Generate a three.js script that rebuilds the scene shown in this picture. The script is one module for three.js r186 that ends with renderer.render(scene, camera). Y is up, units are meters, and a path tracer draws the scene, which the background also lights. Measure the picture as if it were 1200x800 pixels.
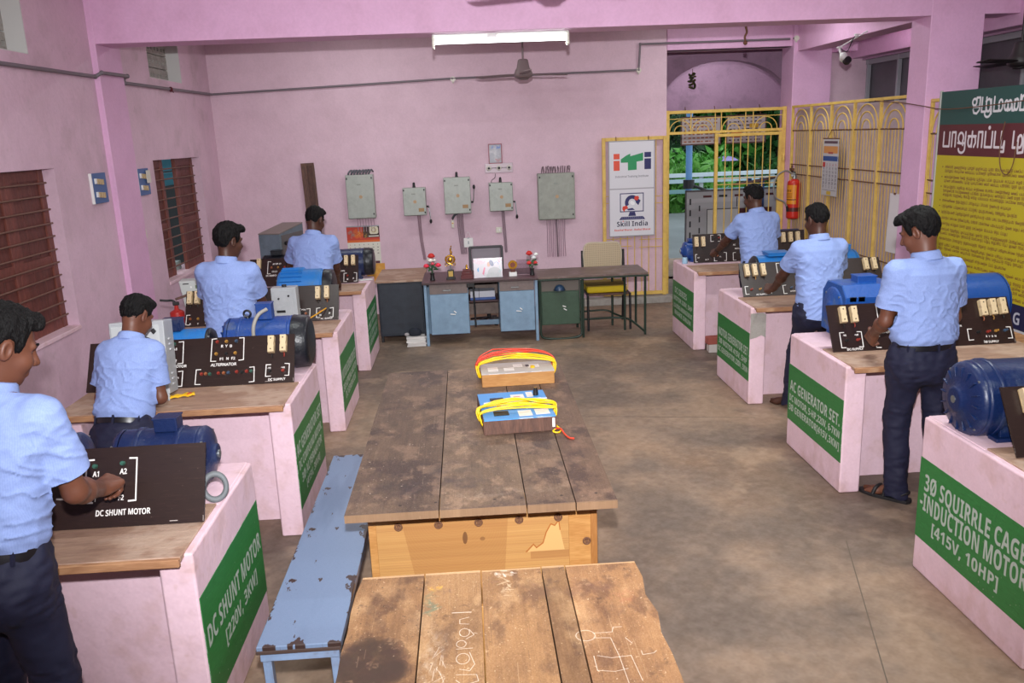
import * as THREE from 'three';
import { mergeGeometries } from 'three/addons/utils/BufferGeometryUtils.js';
import { RoundedBoxGeometry } from 'three/addons/geometries/RoundedBoxGeometry.js';
import { RectAreaLightUniformsLib } from 'three/addons/lights/RectAreaLightUniformsLib.js';
import { SimplexNoise } from 'three/addons/math/SimplexNoise.js';

// ------------------------------------------------------------------ camera, sky, lights, exposure
const scene = new THREE.Scene();
const camera = new THREE.PerspectiveCamera(44.55, 1.5, 0.05, 300);
camera.position.set(0, 2.25, 0);
camera.quaternion.setFromRotationMatrix(new THREE.Matrix4().makeBasis(
  new THREE.Vector3(0.9976397, -0.038392, 0.0569303),
  new THREE.Vector3(0.0509284, 0.9698188, -0.2384486),
  new THREE.Vector3(-0.0460576, 0.2407852, 0.969485)));
const renderer = new THREE.WebGLRenderer({ antialias: true });
renderer.toneMapping = THREE.LinearToneMapping;
renderer.toneMappingExposure = 1.0;
renderer.shadowMap.enabled = true;
RectAreaLightUniformsLib.init();
scene.background = new THREE.Color(1.15, 1.24, 1.32);          // rainy overcast sky
const FLASH = 115, TUBE = 8, TUBE_TINT = 0xf4faf7;
// the photographer's flash, a hand's breadth above the lens
const flash = new THREE.SpotLight(0xfaf9fc, FLASH, 0, 0.82, 1, 2);
flash.position.set(0, 2.56, -0.02); flash.target.position.set(0.6, 1.25, -8);
flash.castShadow = true; flash.shadow.radius = 2; flash.shadow.mapSize.set(2048, 2048);
flash.name = 'flash_light'; scene.add(flash, flash.target);

// ------------------------------------------------------------------ helpers
let seed = 7;
const rnd = () => { seed = (seed + 0x6D2B79F5) | 0; let t = Math.imul(seed ^ (seed >>> 15), 1 | seed); t = (t + Math.imul(t ^ (t >>> 7), 61 | t)) ^ t; return ((t ^ (t >>> 14)) >>> 0) / 4294967296; };
const rr = (a, b) => a + (b - a) * rnd();
const V = (x, y, z) => new THREE.Vector3(x, y, z);
const D = Math.PI / 180;
const clamp = (x, a = 0, b = 1) => Math.min(b, Math.max(a, x));
const mixn = (a, b, t) => a + (b - a) * t;
const sstep = (a, b, x) => { const t = clamp((x - a) / (b - a)); return t * t * (3 - 2 * t); };
// box projection: uv in metres
function metreUV(g) {
  const p = g.attributes.position, n = g.attributes.normal, uv = new Float32Array(p.count * 2);
  for (let i = 0; i < p.count; i += 3) {
    let ax = 0, ay = 0, az = 0;
    for (let k = 0; k < 3; k++) { ax += Math.abs(n.getX(i + k)); ay += Math.abs(n.getY(i + k)); az += Math.abs(n.getZ(i + k)); }
    for (let k = 0; k < 3; k++) {
      const x = p.getX(i + k), y = p.getY(i + k), z = p.getZ(i + k), j = (i + k) * 2;
      if (ay >= ax && ay >= az) { uv[j] = x; uv[j + 1] = -z; } else if (ax >= az) { uv[j] = z; uv[j + 1] = y; } else { uv[j] = x; uv[j + 1] = y; }
    }
  }
  g.setAttribute('uv', new THREE.BufferAttribute(uv, 2)); g.userData.own = false; return g;
}
function prep(g) {
  let o = g.index ? g.toNonIndexed() : g;
  for (const k of Object.keys(o.attributes)) if (!['position', 'normal', 'uv'].includes(k)) o.deleteAttribute(k);
  if (!o.attributes.normal) o.computeVertexNormals();
  if (!g.userData.ownUV) metreUV(o);
  o.morphAttributes = {}; return o;
}
const merge = (l) => { const a = l.flat(9).map(prep); return a.length === 1 ? a[0] : mergeGeometries(a, false); };
function put(g, x = 0, y = 0, z = 0, rx = 0, ry = 0, rz = 0) {
  if (rx || ry || rz) g.applyMatrix4(new THREE.Matrix4().makeRotationFromEuler(new THREE.Euler(rx, ry, rz)));
  if (x || y || z) g.translate(x, y, z); return g;
}
const B = (w, h, d, x = 0, y = 0, z = 0, r = 0, rx = 0, ry = 0, rz = 0) => put(r ? new RoundedBoxGeometry(w, h, d, 1, Math.min(r, w * .49, h * .49, d * .49)) : new THREE.BoxGeometry(w, h, d), x, y, z, rx, ry, rz);
const BB = (x0, x1, y0, y1, z0, z1, r = 0) => B(Math.abs(x1 - x0), Math.abs(y1 - y0), Math.abs(z1 - z0), (x0 + x1) / 2, (y0 + y1) / 2, (z0 + z1) / 2, r);
const C = (r1, r2, h, x = 0, y = 0, z = 0, n = 20, rx = 0, rz = 0, open = false) => put(new THREE.CylinderGeometry(r1, r2, h, n, 1, open), x, y, z, rx, 0, rz);
const S = (r, x = 0, y = 0, z = 0, n = 14, sx = 1, sy = 1, sz = 1) => put(new THREE.SphereGeometry(r, n, Math.ceil(n * .7)).scale(sx, sy, sz), x, y, z);
const P3 = (p) => p.isVector3 ? p : V(p[0], p[1], p[2]);
function T(pts, r, seg = 0, rad = 8, closed = false) {              // smooth tube
  const c = new THREE.CatmullRomCurve3(pts.map(P3), closed, 'centripetal');
  return new THREE.TubeGeometry(c, seg || pts.length * 5, r, rad, closed);
}
function bar(a, b, r, n = 8) {                                      // straight round bar
  a = P3(a); b = P3(b); const d = b.clone().sub(a), g = new THREE.CylinderGeometry(r, r, d.length(), n, 1);
  g.applyQuaternion(new THREE.Quaternion().setFromUnitVectors(V(0, 1, 0), d.clone().normalize())); g.translate((a.x + b.x) / 2, (a.y + b.y) / 2, (a.z + b.z) / 2); return g;
}
function flat(a, b, w, t, up = V(0, 0, 1)) {                        // straight flat bar, w across, t along up
  a = P3(a); b = P3(b); const d = b.clone().sub(a), y = d.clone().normalize(), z = up.clone().addScaledVector(y, -up.dot(y)).normalize(), x = y.clone().cross(z);
  const g = new RoundedBoxGeometry(w, d.length(), t, 1, Math.min(w, t) * .12); g.applyMatrix4(new THREE.Matrix4().makeBasis(x, y, z)); g.translate((a.x + b.x) / 2, (a.y + b.y) / 2, (a.z + b.z) / 2); return g;
}
const L = (pts, n = 24) => new THREE.LatheGeometry(pts.map((p) => new THREE.Vector2(p[0], p[1])), n);
function EX(shape, depth, bevel = 0, seg = 6) { return new THREE.ExtrudeGeometry(shape, { depth, bevelEnabled: bevel > 0, bevelSize: bevel, bevelThickness: bevel, bevelSegments: 1, curveSegments: seg }); }
function poly(pts) { const s = new THREE.Shape(); pts.forEach((p, i) => i ? s.lineTo(p[0], p[1]) : s.moveTo(p[0], p[1])); s.closePath(); return s; }
const used = {};
function numbered(n) { if (!(n in used)) { used[n] = 0; return n; } used[n]++; return n + '_' + String(used[n]).padStart(3, '0'); }
function obj(name, geos, mat, parent = scene) {
  const m = new THREE.Mesh(Array.isArray(geos) ? merge(geos) : prep(geos), mat);
  m.name = parent === scene ? numbered(name) : name; m.castShadow = m.receiveShadow = true; parent.add(m); return m;
}
function tag(o, label, category, group, kind) { Object.assign(o.userData, { label, category }); if (group) o.userData.group = group; if (kind) o.userData.kind = kind; return o; }
function thing(name, label, category, p = [0, 0, 0], turn = 0, group) {
  const o = new THREE.Group(); o.name = numbered(name); o.position.set(...p); o.rotation.y = turn; scene.add(o); return tag(o, label, category, group);
}
function struct(name, geos, mat, parent = scene) { const m = obj(name, geos, mat, parent); if (parent === scene) m.userData.kind = 'structure'; return m; }
function dup(o, p, turn, label) { const c = o.clone(); c.name = numbered(o.name.replace(/_\d{3}$/, '')); c.position.set(...p); if (turn !== undefined) c.rotation.y = turn; c.userData = { ...o.userData }; if (label) c.userData.label = label; scene.add(c); return c; }

// ------------------------------------------------------------------ textures
function lattice(per, sd) { let s = sd; const a = new Float32Array(per * per); for (let i = 0; i < a.length; i++) { s = (Math.imul(s, 1664525) + 1013904223) | 0; a[i] = (s >>> 0) / 4294967296; } return a; }
function noise2(sd, per) {
  const a = lattice(per, sd * 7919 + 13);
  return (u, v) => { const x = u * per, y = v * per, xf = Math.floor(x), yf = Math.floor(y); let fx = x - xf, fy = y - yf; fx = fx * fx * (3 - 2 * fx); fy = fy * fy * (3 - 2 * fy);
    let i = xf % per, j = yf % per; if (i < 0) i += per; if (j < 0) j += per; const i1 = i + 1 === per ? 0 : i + 1, r0 = j * per, r1 = (j + 1 === per ? 0 : j + 1) * per, p = a[r0 + i], q = a[r1 + i];
    const t = p + (a[r0 + i1] - p) * fx; return t + (q + (a[r1 + i1] - q) * fx - t) * fy; };
}
function fbm(sd, per, oct = 5, gain = .55) { const ns = []; for (let i = 0; i < oct; i++) ns.push(noise2(sd + i * 31, per << i)); return (u, v) => { let s = 0, w = 1, t = 0; for (const n of ns) { s += n(u, v) * w; t += w; w *= gain; } return s / t; }; }
function dataTex(w, h, fn, tile = 1, srgb = true, tileY = tile) {   // fn(u, v) -> [r, g, b] 0..255 ; tile = metres per repeat
  const d = new Uint8Array(w * h * 4);
  for (let j = 0; j < h; j++) for (let i = 0; i < w; i++) { const c = fn(i / w, j / h), k = (j * w + i) * 4; d[k] = clamp(c[0], 0, 255); d[k + 1] = clamp(c[1], 0, 255); d[k + 2] = clamp(c[2], 0, 255); d[k + 3] = 255; }
  const t = new THREE.DataTexture(d, w, h); t.wrapS = t.wrapT = THREE.RepeatWrapping; t.magFilter = THREE.LinearFilter; t.minFilter = THREE.LinearMipmapLinearFilter; t.generateMipmaps = true;
  if (srgb) t.colorSpace = THREE.SRGBColorSpace; t.repeat.set(1 / tile, 1 / tileY); t.needsUpdate = true; return t;
}
function canvasTex(w, h, draw) { const c = document.createElement('canvas'); c.width = w; c.height = h; const x = c.getContext('2d'); draw(x, w, h); const t = new THREE.CanvasTexture(c); t.colorSpace = THREE.SRGBColorSpace; t.anisotropy = 8; return t; }
const hex = (h) => [(h >> 16) & 255, (h >> 8) & 255, h & 255];
const lerp3 = (a, b, t) => [mixn(a[0], b[0], t), mixn(a[1], b[1], t), mixn(a[2], b[2], t)];
const std = (color, o = {}) => new THREE.MeshStandardMaterial({ color, roughness: .6, metalness: 0, ...o });
const mapped = (map, o = {}) => new THREE.MeshStandardMaterial({ map, roughness: .7, metalness: 0, ...o });
// painted plaster with brush mottle, grime spots and scuffs
function plaster(base, grime, amt, sd, tile = 2.6, size = 512) {
  const a = fbm(sd, 4, 5), b = fbm(sd + 50, 9, 5, .6), c = noise2(sd + 90, 64), e = noise2(sd + 95, 23), st = fbm(sd + 120, 3, 4);
  const bc = hex(base), gc = hex(grime);
  return dataTex(size, size, (u, v) => { let t = (sstep(.52, .78, b(u, v)) * .55 + sstep(.5, .8, a(u, v)) * .5) * amt; t += sstep(.82, .95, c(u, v)) * sstep(.5, .7, e(u, v)) * .35 * amt + sstep(.55, .75, st(u * 4, v)) * .25 * amt;
    const q = lerp3(bc, gc, clamp(t)), n = (a(u * 3, v * 3) - .5) * 13 + (c(u * 3, v * 3) - .5) * 6; return [q[0] + n, q[1] + n, q[2] + n]; }, tile);
}
const bumpTex = (sd, per, oct, tile, size = 256) => { const a = fbm(sd, per, oct, .7); return dataTex(size, size, (u, v) => { const q = a(u, v) * 255; return [q, q, q]; }, tile, false); };
const TX = {};
TX.wallBump = bumpTex(3, 8, 5, 1.2);
TX.fineBump = bumpTex(5, 32, 3, .5);
const M = {};
M.wall = mapped(plaster(0xd8bac8, 0xc0a2ad, .3, 11), { roughness: .62, bumpMap: TX.wallBump, bumpScale: .004 });
M.wallLeft = mapped(plaster(0xd9b9ca, 0xb0989f, .5, 17), { roughness: .62, bumpMap: TX.wallBump, bumpScale: .006 });
M.beam = mapped(plaster(0xe2b3d6, 0xcc9cba, .35, 23), { roughness: .55, bumpMap: TX.wallBump, bumpScale: .003 });
M.bench = mapped(plaster(0xe8c8d4, 0xc6a29c, .6, 31, 1.7), { roughness: .68, bumpMap: TX.wallBump, bumpScale: .005 });
M.ceil = mapped(plaster(0xe9dfe2, 0xc9bcbe, .5, 37), { roughness: .8 });
M.porch = mapped(plaster(0xb894b0, 0x8f7689, .7, 41), { roughness: .75, bumpMap: TX.wallBump, bumpScale: .005 });
M.cement = mapped(plaster(0xa29d97, 0x7d7873, .8, 43, .8, 256), { roughness: .85, bumpMap: TX.fineBump, bumpScale: .004 });
{ // worn concrete floor
  const a = fbm(61, 3, 6, .6), b = fbm(66, 7, 5, .6), c = noise2(71, 90), d = fbm(77, 12, 4), e = fbm(81, 2, 4);
  TX.floor = dataTex(1024, 1024, (u, v) => {
    let q = lerp3([156, 131, 109], [113, 98, 86], sstep(.36, .66, a(u, v))); q = lerp3(q, [178, 154, 130], sstep(.56, .74, b(u, v)) * .55);
    q = lerp3(q, [98, 88, 80], sstep(.6, .78, d(u, v * .7 + a(u, v) * .2)) * .3); q = lerp3(q, [166, 126, 92], sstep(.6, .8, e(u, v)) * .35);
    const n = (c(u, v) - .5) * 16 + (c(u * 3, v * 3) - .5) * 10; return [q[0] + n, q[1] + n, q[2] + n]; }, 3.4);
  TX.floorBump = dataTex(512, 512, (u, v) => { const q = (a(u, v) * .6 + d(u * 2, v * 2) * .4) * 255; return [q, q, q]; }, 1.7, false);
  M.floor = mapped(TX.floor, { roughness: .58, bumpMap: TX.floorBump, bumpScale: .006 });
  TX.wet = dataTex(256, 256, (u, v) => { const q = 105 + a(u, v) * 70; return [q * .97, q, q * 1.03]; }, 4);
  M.wet = mapped(TX.wet, { roughness: .3, bumpMap: TX.floorBump, bumpScale: .004 });
}
// timber: along = 'u' or 'v' is the grain direction
function timber(base, dark, sd, along, contrast, tile, size = 512, wear = null) {
  const a = fbm(sd, 3, 4), f = noise2(sd + 5, 128), g = fbm(sd + 9, 6, 4), k = fbm(sd + 13, 10, 4), bc = hex(base), dc = hex(dark);
  return dataTex(size, size, (u, v) => { const [x, y] = along === 'u' ? [v, u] : [u, v];
    const ring = Math.abs(((x * 9 + a(x, y * .5) * 5 + .35 * a(x * 2, y)) % 1) - .5) * 2, fib = f(x, y * .06) * .6 + f(x * .5, y * .1) * .4;
    let q = lerp3(bc, dc, clamp((ring * .45 + fib * .55 - .15) * contrast)); if (wear) q = lerp3(q, hex(wear), sstep(.5, .66, g(u, v)) * sstep(.42, .6, k(u, v)) * .5); const n = (f(x * 2, y * .3) - .5) * 14; return [q[0] + n, q[1] + n, q[2] + n]; }, tile);
}
TX.ply = timber(0xaa8a74, 0x85675a, 101, 'u', .8, 1.3, 512, 0xc9b3a2);
M.ply = mapped(TX.ply, { roughness: .62, bumpMap: TX.fineBump, bumpScale: .002 });
M.plyEdge = mapped(timber(0xb98a64, 0x8a5f42, 105, 'u', 1, .8, 256, 0xd3b493), { roughness: .65 });
M.pine = mapped(timber(0xbf8d52, 0xa66f38, 111, 'u', .8, .9, 512), { roughness: .5 });
M.pineDark = mapped(timber(0xa97540, 0x905c2c, 115, 'v', .9, .7, 256), { roughness: .5 });
M.brownWood = mapped(timber(0x6a4a3c, 0x45302a, 119, 'v', 1, .6, 256), { roughness: .6 });
M.shutter = mapped(timber(0x6d3a31, 0x4b2824, 123, 'v', .9, .7, 256), { roughness: .55 });
M.shutterRail = mapped(timber(0x7b4338, 0x552d27, 127, 'v', .8, .7, 256), { roughness: .5 });
M.laminate = std(0x54383c, { roughness: .4 });
M.steel = std(0x9aa0a2, { roughness: .35, metalness: .8 });
M.rod = std(0x7a5a4c, { roughness: .5, metalness: .3 });
M.black = std(0x17171a, { roughness: .45 });
M.rubber = std(0x222224, { roughness: .8 });
M.white = std(0xe8e8e6, { roughness: .45 });
M.cream = std(0xd9c39c, { roughness: .38 });
M.creamShade = std(0xbfa67c, { roughness: .45 });
M.gold = std(0xd9a63c, { roughness: .22, metalness: .9 });
M.brass = std(0xb58a3e, { roughness: .3, metalness: .8 });
M.yellowPaint = mapped(plaster(0xe0bd62, 0xa87a40, .4, 131, .6, 128), { roughness: .5 });
M.rust = std(0x6a4630, { roughness: .8 });
M.greyBox = mapped(plaster(0xa9b0a8, 0x8b9089, .5, 135, .7, 128), { roughness: .4 });
M.greyCab = mapped(plaster(0xb4b8bb, 0x93989a, .4, 137, .7, 128), { roughness: .38 });
M.blueGrey = mapped(plaster(0x64727d, 0x4b555c, .5, 139, .7, 128), { roughness: .4 });
M.paleBlue = mapped(plaster(0x7f9cb6, 0x62798e, .4, 141, .9, 128), { roughness: .4 });
M.darkCab = mapped(plaster(0x252c38, 0x1a1f28, .5, 143, .6, 128), { roughness: .5 });
M.green = mapped(plaster(0x38503f, 0x26372c, .5, 147, .6, 128), { roughness: .4 });
M.greenTube = std(0x27382f, { roughness: .4, metalness: .2 });
M.conduit = std(0x746c72, { roughness: .5 });
M.wireGrey = std(0x7d6a72, { roughness: .6 });
M.yellowWire = std(0xf2c811, { roughness: .35 });
M.redWire = std(0xd8432a, { roughness: .4 });
M.pvcWhite = std(0xd6d4c6, { roughness: .4 });
M.flashLens = std(0xffffff, { emissive: 0xffffff, emissiveIntensity: 1.5 });
// ------------------------------------------------------------------ the building
const ZB = -10.95, XL = -3.1, CEIL = 3.78;
struct('floor', BB(-3.4, 5.7, -.2, 0, -14.6, 4.3), M.floor);
struct('ceiling', BB(-3.4, 5.7, CEIL, CEIL + .2, -14.6, 4.3), M.ceil);
// left wall with two shuttered windows and two ventilator openings
{
  const s = poly([[-4, 0], [11.2, 0], [11.2, CEIL], [-4, CEIL]]);           // shape x = -z
  for (const [z0, z1, y0, y1] of [[4.95, 6.62, .92, 2.135], [8.69, 10.2, .905, 2.137], [5.5, 6.53, 2.945, 3.42], [8.93, 9.92, 2.943, 3.36]]) {
    const h = new THREE.Path(); h.moveTo(z0, y0); h.lineTo(z1, y0); h.lineTo(z1, y1); h.lineTo(z0, y1); h.closePath(); s.holes.push(h);
  }
  const g = EX(s, .3); g.rotateY(Math.PI / 2); g.translate(XL - .3, 0, 0);
  struct('wall_left', g, M.wallLeft);
}
struct('wall_back', [BB(-3.4, 2.62, 0, CEIL, ZB - .28, ZB), BB(2.62, 4.22, 3.2, CEIL, ZB - .28, ZB), BB(4.7, 5.7, 0, CEIL, ZB - .28, ZB)], M.wall);
struct('wall_rear', BB(-3.4, 5.7, 0, CEIL, 4, 4.3), M.wall);
struct('pillar_1', BB(4.22, 4.72, 0, CEIL, ZB - .32, ZB + .08, .008), M.beam);
struct('pillar_2', BB(4.175, 4.664, 0, CEIL, -7.93, -7.596, .008), M.beam);
struct('pillar_3', BB(XL - .01, XL + .05, 0, CEIL, -8.12, -7.596, .006), M.beam);
struct('beam_1', BB(XL - .01, 5.5, 3.122, CEIL, -7.93, -7.598, .006), M.beam);
struct('beam_2', BB(4.27, 4.55, 3.13, CEIL, ZB, -7.93, .006), M.beam);
struct('beam_4', BB(4.98, 5.16, 3.02, 3.42, ZB, 4, .006), M.beam);
struct('beam_5', BB(4.72, 5.16, 3.1, CEIL, ZB, ZB + .22, .006), M.beam);
struct('beam_3', BB(2.62, 5.4, 3.2, CEIL, ZB - .3, ZB + .02, .006), M.beam);
struct('trim_1', BB(.9, 2.66, 0, .085, ZB, ZB + .18, .006), M.cement);     // low plinth under the gate leaf
struct('trim_2', BB(2.62, 4.3, 0, .02, ZB - .3, ZB, .004), M.cement);      // door sill
// outer wall of the side passage: solid below, grey glazed bays, pink beam above
struct('wall_right', [BB(5.15, 5.6, 0, 1.0, -11.2, 4), BB(5.15, 5.6, 3.0, CEIL, -11.2, 4), ...[-6.9, -3.7, -.5, 2.7, 3.9].map((z) => BB(5.15, 5.6, 1, 3.0, z - .15, z + .15))], M.porch);
{
  const grey = mapped(plaster(0x56535a, 0x454248, .5, 151, 1.5, 128), { roughness: .35 });
  const mull = std(0x9a9aa0, { roughness: .4 });
  let n = 3;
  for (const [z0, z1] of [[-10.93, -7.05], [-6.75, -3.85], [-3.55, -.65], [-.35, 2.55], [2.85, 3.75]]) {
    const w = new THREE.Group(); w.name = 'window_' + n++; w.userData.kind = 'structure'; scene.add(w);
    obj('shutter_panel', BB(5.24, 5.28, 1, 3.0, z0, z1), grey, w);
    for (let z = z0 + .05; z <= z1 + .01; z += .77) obj('mullion', B(.05, 2.0, .035, 5.21, 2.0, z, .005), mull, w);
    obj('window_frame', BB(5.19, 5.24, 2.94, 3.0, z0, z1, .005), mull, w);
  }
}
// shuttered windows of the left wall: frame rails, plank panels, iron rods
function shutteredWindow(n, z0, z1, y0, y1, gap) {
  const w = new THREE.Group(); w.name = 'window_' + n; w.userData.kind = 'structure'; scene.add(w);
  const X = XL - .1, zl = -z0, zr = -z1, W = z1 - z0;
  obj('window_sill', BB(XL - .3, XL + .012, y0 - .03, y0 + .004, zr, zl, .006), M.bench, w);
  const leaves = gap ? [[z0, z0 + W * .34], [z0 + W * .60, z1]] : [[z0, z0 + W * .335], [z0 + W * .335, z0 + W * .67], [z0 + W * .67, z1]];
  for (const [a, b] of leaves) {
    const lf = obj('shutter', [BB(X - .03, X + .01, y0, y1, -a - .07, -a, .004), BB(X - .03, X + .01, y0, y1, -b, -b + .07, .004), BB(X - .028, X + .004, y0 + .004, y0 + .09, -b + .06, -a - .06), BB(X - .028, X + .004, y1 - .08, y1 - .004, -b + .06, -a - .06), BB(X - .028, X + .004, (y0 + y1) / 2 - .13, (y0 + y1) / 2 - .04, -b + .06, -a - .06)], M.shutterRail, w);
    const np = 3; for (let i = 0; i < np; i++) { const u0 = mixn(a + .06, b - .06, i / np), u1 = mixn(a + .06, b - .06, (i + 1) / np); obj('plank', BB(X - .025, X - .006, y0 + .05, y1 - .05, -u1 + .003, -u0 - .003, .003), M.shutter, lf); }
  }
  const nb = 12; for (let i = 1; i < nb; i++) obj('window_bar', bar([XL - .078, y0 + (y1 - y0) * i / nb, -z0 + .01], [XL - .078, y0 + (y1 - y0) * i / nb + rr(-.006, .006), -z1 - .004], .0075, 6), M.rod, w);
  return w;
}
shutteredWindow(1, 4.95, 6.62, .92, 2.135, false);
{
  const w2 = shutteredWindow(2, 8.69, 10.2, .905, 2.137, true);
  // seen through the open leaf: dark lane with a teal board and a pale sill
  obj('ledge', BB(XL - .3, XL - .2, .9, 1.0, -9.7, -9.2, .004), std(0x9fb0ac), w2);
  const tl = thing('hoarding', 'teal painted boards outside, seen through the gap of the far left window', 'board', [-4.02, 0, -12.02]);
  obj('board', B(.03, .2, 1.6, 0, 2.05, 0, .004), std(0x2f8aa0, { roughness: .5 }), tl); obj('board', B(.03, .17, 1.6, 0, 1.845, 0, .004), std(0x2f8aa0, { roughness: .5 }), tl);
  obj('post', BB(-.07, -.02, 0, 2.16, -.8, -.75), M.black, tl); obj('post', BB(-.07, -.02, 0, 2.16, .75, .8), M.black, tl);
  const lane = struct('wall_outside', BB(-5.2, -5, 0, 2.75, -24, -3), std(0x23282a, { roughness: .9 })); lane.userData.kind = 'structure';
}
// ventilators: cement lattice blocks with white reveals
for (const [z0, z1, y0, y1] of [[5.5, 6.53, 2.945, 3.42], [8.93, 9.92, 2.943, 3.36]]) {
  const v = new THREE.Group(); v.name = 'window_' + (z0 < 7 ? 8 : 9); v.userData.kind = 'structure'; scene.add(v);
  obj('reveal', [BB(XL - .29, XL - .002, y0 - .02, y0 + .006, -z1, -z0), BB(XL - .29, XL - .002, y0, y1, -z1 - .012, -z1 + .012)], std(0xcfcfcc, { roughness: .8 }), v);
  const n = 5, r = 3, bw = (z1 - z0) / n, bh = (y1 - y0) / r;
  for (let i = 0; i < n; i++) for (let j = 0; j < r; j++) {
    const s = poly([[0, 0], [bw - .008, 0], [bw - .008, bh - .008], [0, bh - .008]]);
    for (const k of [.18, .62]) { const h = new THREE.Path(); h.moveTo(bw * k, bh * .3); h.lineTo(bw * (k + .24), bh * .3); h.lineTo(bw * (k + .24), bh * .58); h.lineTo(bw * k, bh * .58); h.closePath(); s.holes.push(h); }
    const g = EX(s, .06); g.rotateY(Math.PI / 2); g.translate(XL - .2, y0 + j * bh + .004, -z0 - i * bw - .004);
    obj('lattice_block', g, M.cement, v);
  }
}
// porch beyond the door: arched screen, outer wall with a wide opening
{
  const s = poly([[2.3, 0], [5.4, 0], [5.4, CEIL], [2.3, CEIL]]), h = new THREE.Path();
  h.moveTo(2.9, .0); h.lineTo(2.9, 2.52); h.absellipse(3.88, 2.52, .98, .66, Math.PI, 0, true); h.lineTo(4.86, 0); h.closePath(); s.holes.push(h);
  const g = EX(s, .2, 0, 30); g.translate(0, 0, -12.75); struct('wall_porch', g, M.porch);
  struct('wall_front', [BB(2.3, 6.4, 2.5, CEIL, -14.6, -14.4), BB(2.0, 3.05, 0, 2.5, -14.6, -14.4), BB(5.62, 7.2, 0, 2.5, -14.6, -14.4)], M.porch);
  struct('wall_porch_left', BB(2.1, 2.3, 0, CEIL, -14.6, ZB - .28), M.porch);
  struct('wall_porch_right', BB(5.5, 5.7, 0, CEIL, -14.6, ZB - .28), M.porch);
}
// ground outside
struct('ground', BB(-60, 60, -.9, -.08, -23.4, -14.6), M.wet); struct('road', BB(-60, 60, -1.2, -.78, -80, -23.4), M.wet);
struct('ground_left', BB(-12, -3.4, -.3, -.06, -14.6, 4), M.wet);
// cracks between floor bays
for (const [a, b] of [[[1.35, -2.0], [2.0, -4.1]], [[.9, -6.4], [2.2, -6.15]]]) struct('trim_' + (a[1] > -3 ? 3 : 4), flat([a[0], .0005, a[1]], [b[0], .0005, b[1]], .005, .002, V(0, 1, 0)), std(0x6b5f53, { roughness: .9 }));

// flash head on its stand behind the lens
{
  const f = thing('flash_lamp', 'black flash lamp on a slim stand at the photographer\'s place, lens forward', 'flash lamp', [0, 0, .14]);
  obj('housing', B(.16, .1, .12, 0, 2.56, -.04, .012), M.black, f); obj('lamp_lens', B(.13, .07, .008, 0, 2.56, -.106, .003), M.flashLens, f);
  obj('pole', C(.012, .012, 2.5, 0, 1.26, .02, 10), M.black, f); for (const a of [0, 2.1, 4.2]) obj('leg', bar([0, .35, .02], [Math.sin(a) * .4, .01, .02 + Math.cos(a) * .4], .009), M.black, f);
}
// fluorescent battens: one under the beam in view, others on the ceiling and rear beams
const tubeGlow = std(0xffffff, { emissive: 0xf4fbf8, emissiveIntensity: 7 });
function tubeLight(label, p, turn, power, aim) {
  const t = thing('tube_light', label, 'tube light', p, turn, undefined);
  const white = std(0xf1f2ee, { roughness: .35 });
  obj('reflector', [BB(-.6, .6, -.004, .03, -.03, .03, .004), put(B(1.2, .003, .09), 0, -.03, -.055, .75), put(B(1.2, .003, .05), 0, -.005, .04, -.35)], white, t);
  obj('end_cap', [BB(-.605, -.585, -.1, .0, -.045, .035, .004)], M.pvcWhite, t); obj('end_cap', [BB(.585, .605, -.1, .0, -.045, .035, .004)], M.pvcWhite, t);
  obj('starter', B(.09, .025, .03, -.08, -.008, .045, .006), std(0xf4f4f4), t);
  obj('fluorescent_tube', C(.015, .015, 1.16, 0, -.05, 0, 14, 0, Math.PI / 2), tubeGlow, t);
  const l = new THREE.RectAreaLight(TUBE_TINT, power, 1.16, .035); l.position.set(0, -.07, 0); l.name = 'tube_light_glow'; l.rotation.x = -Math.PI / 2 + aim; t.add(l);
  return t;
}
tubeLight('lit white fluorescent batten fixed beneath the pink cross beam', [.375, 3.108, -7.77], .01, TUBE * 24, .15);
[[-1.2, -9.6], [3.2, -9.6], [-1.2, -5.0], [2.6, -5.0], [-1.2, -1.2], [2.6, -1.2], [.6, 1.6], [4.72, -9.4], [4.72, -5], [3.95, -13.5]].forEach(([x, z], i) => {
  tubeLight(['white fluorescent batten on the ceiling over the far left benches', 'white fluorescent batten on the ceiling before the gateway', 'white fluorescent batten on the ceiling over the near left benches', 'white fluorescent batten on the ceiling over the near right benches', 'white fluorescent batten on the ceiling left of the photographer', 'white fluorescent batten on the ceiling right of the photographer', 'white fluorescent batten on the ceiling behind the photographer', 'white fluorescent batten over the far end of the side passage', 'white fluorescent batten over the near end of the side passage', 'white fluorescent batten on the porch ceiling'][i], [x, CEIL - .034, z], 0, TUBE * (i > 8 ? 16 : i > 6 ? 9 : i === 1 ? 24 : i < 2 ? 18 : i === 3 ? 56 : i < 4 ? 22 : i === 5 ? 44 : 20), 0);
});
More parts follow.
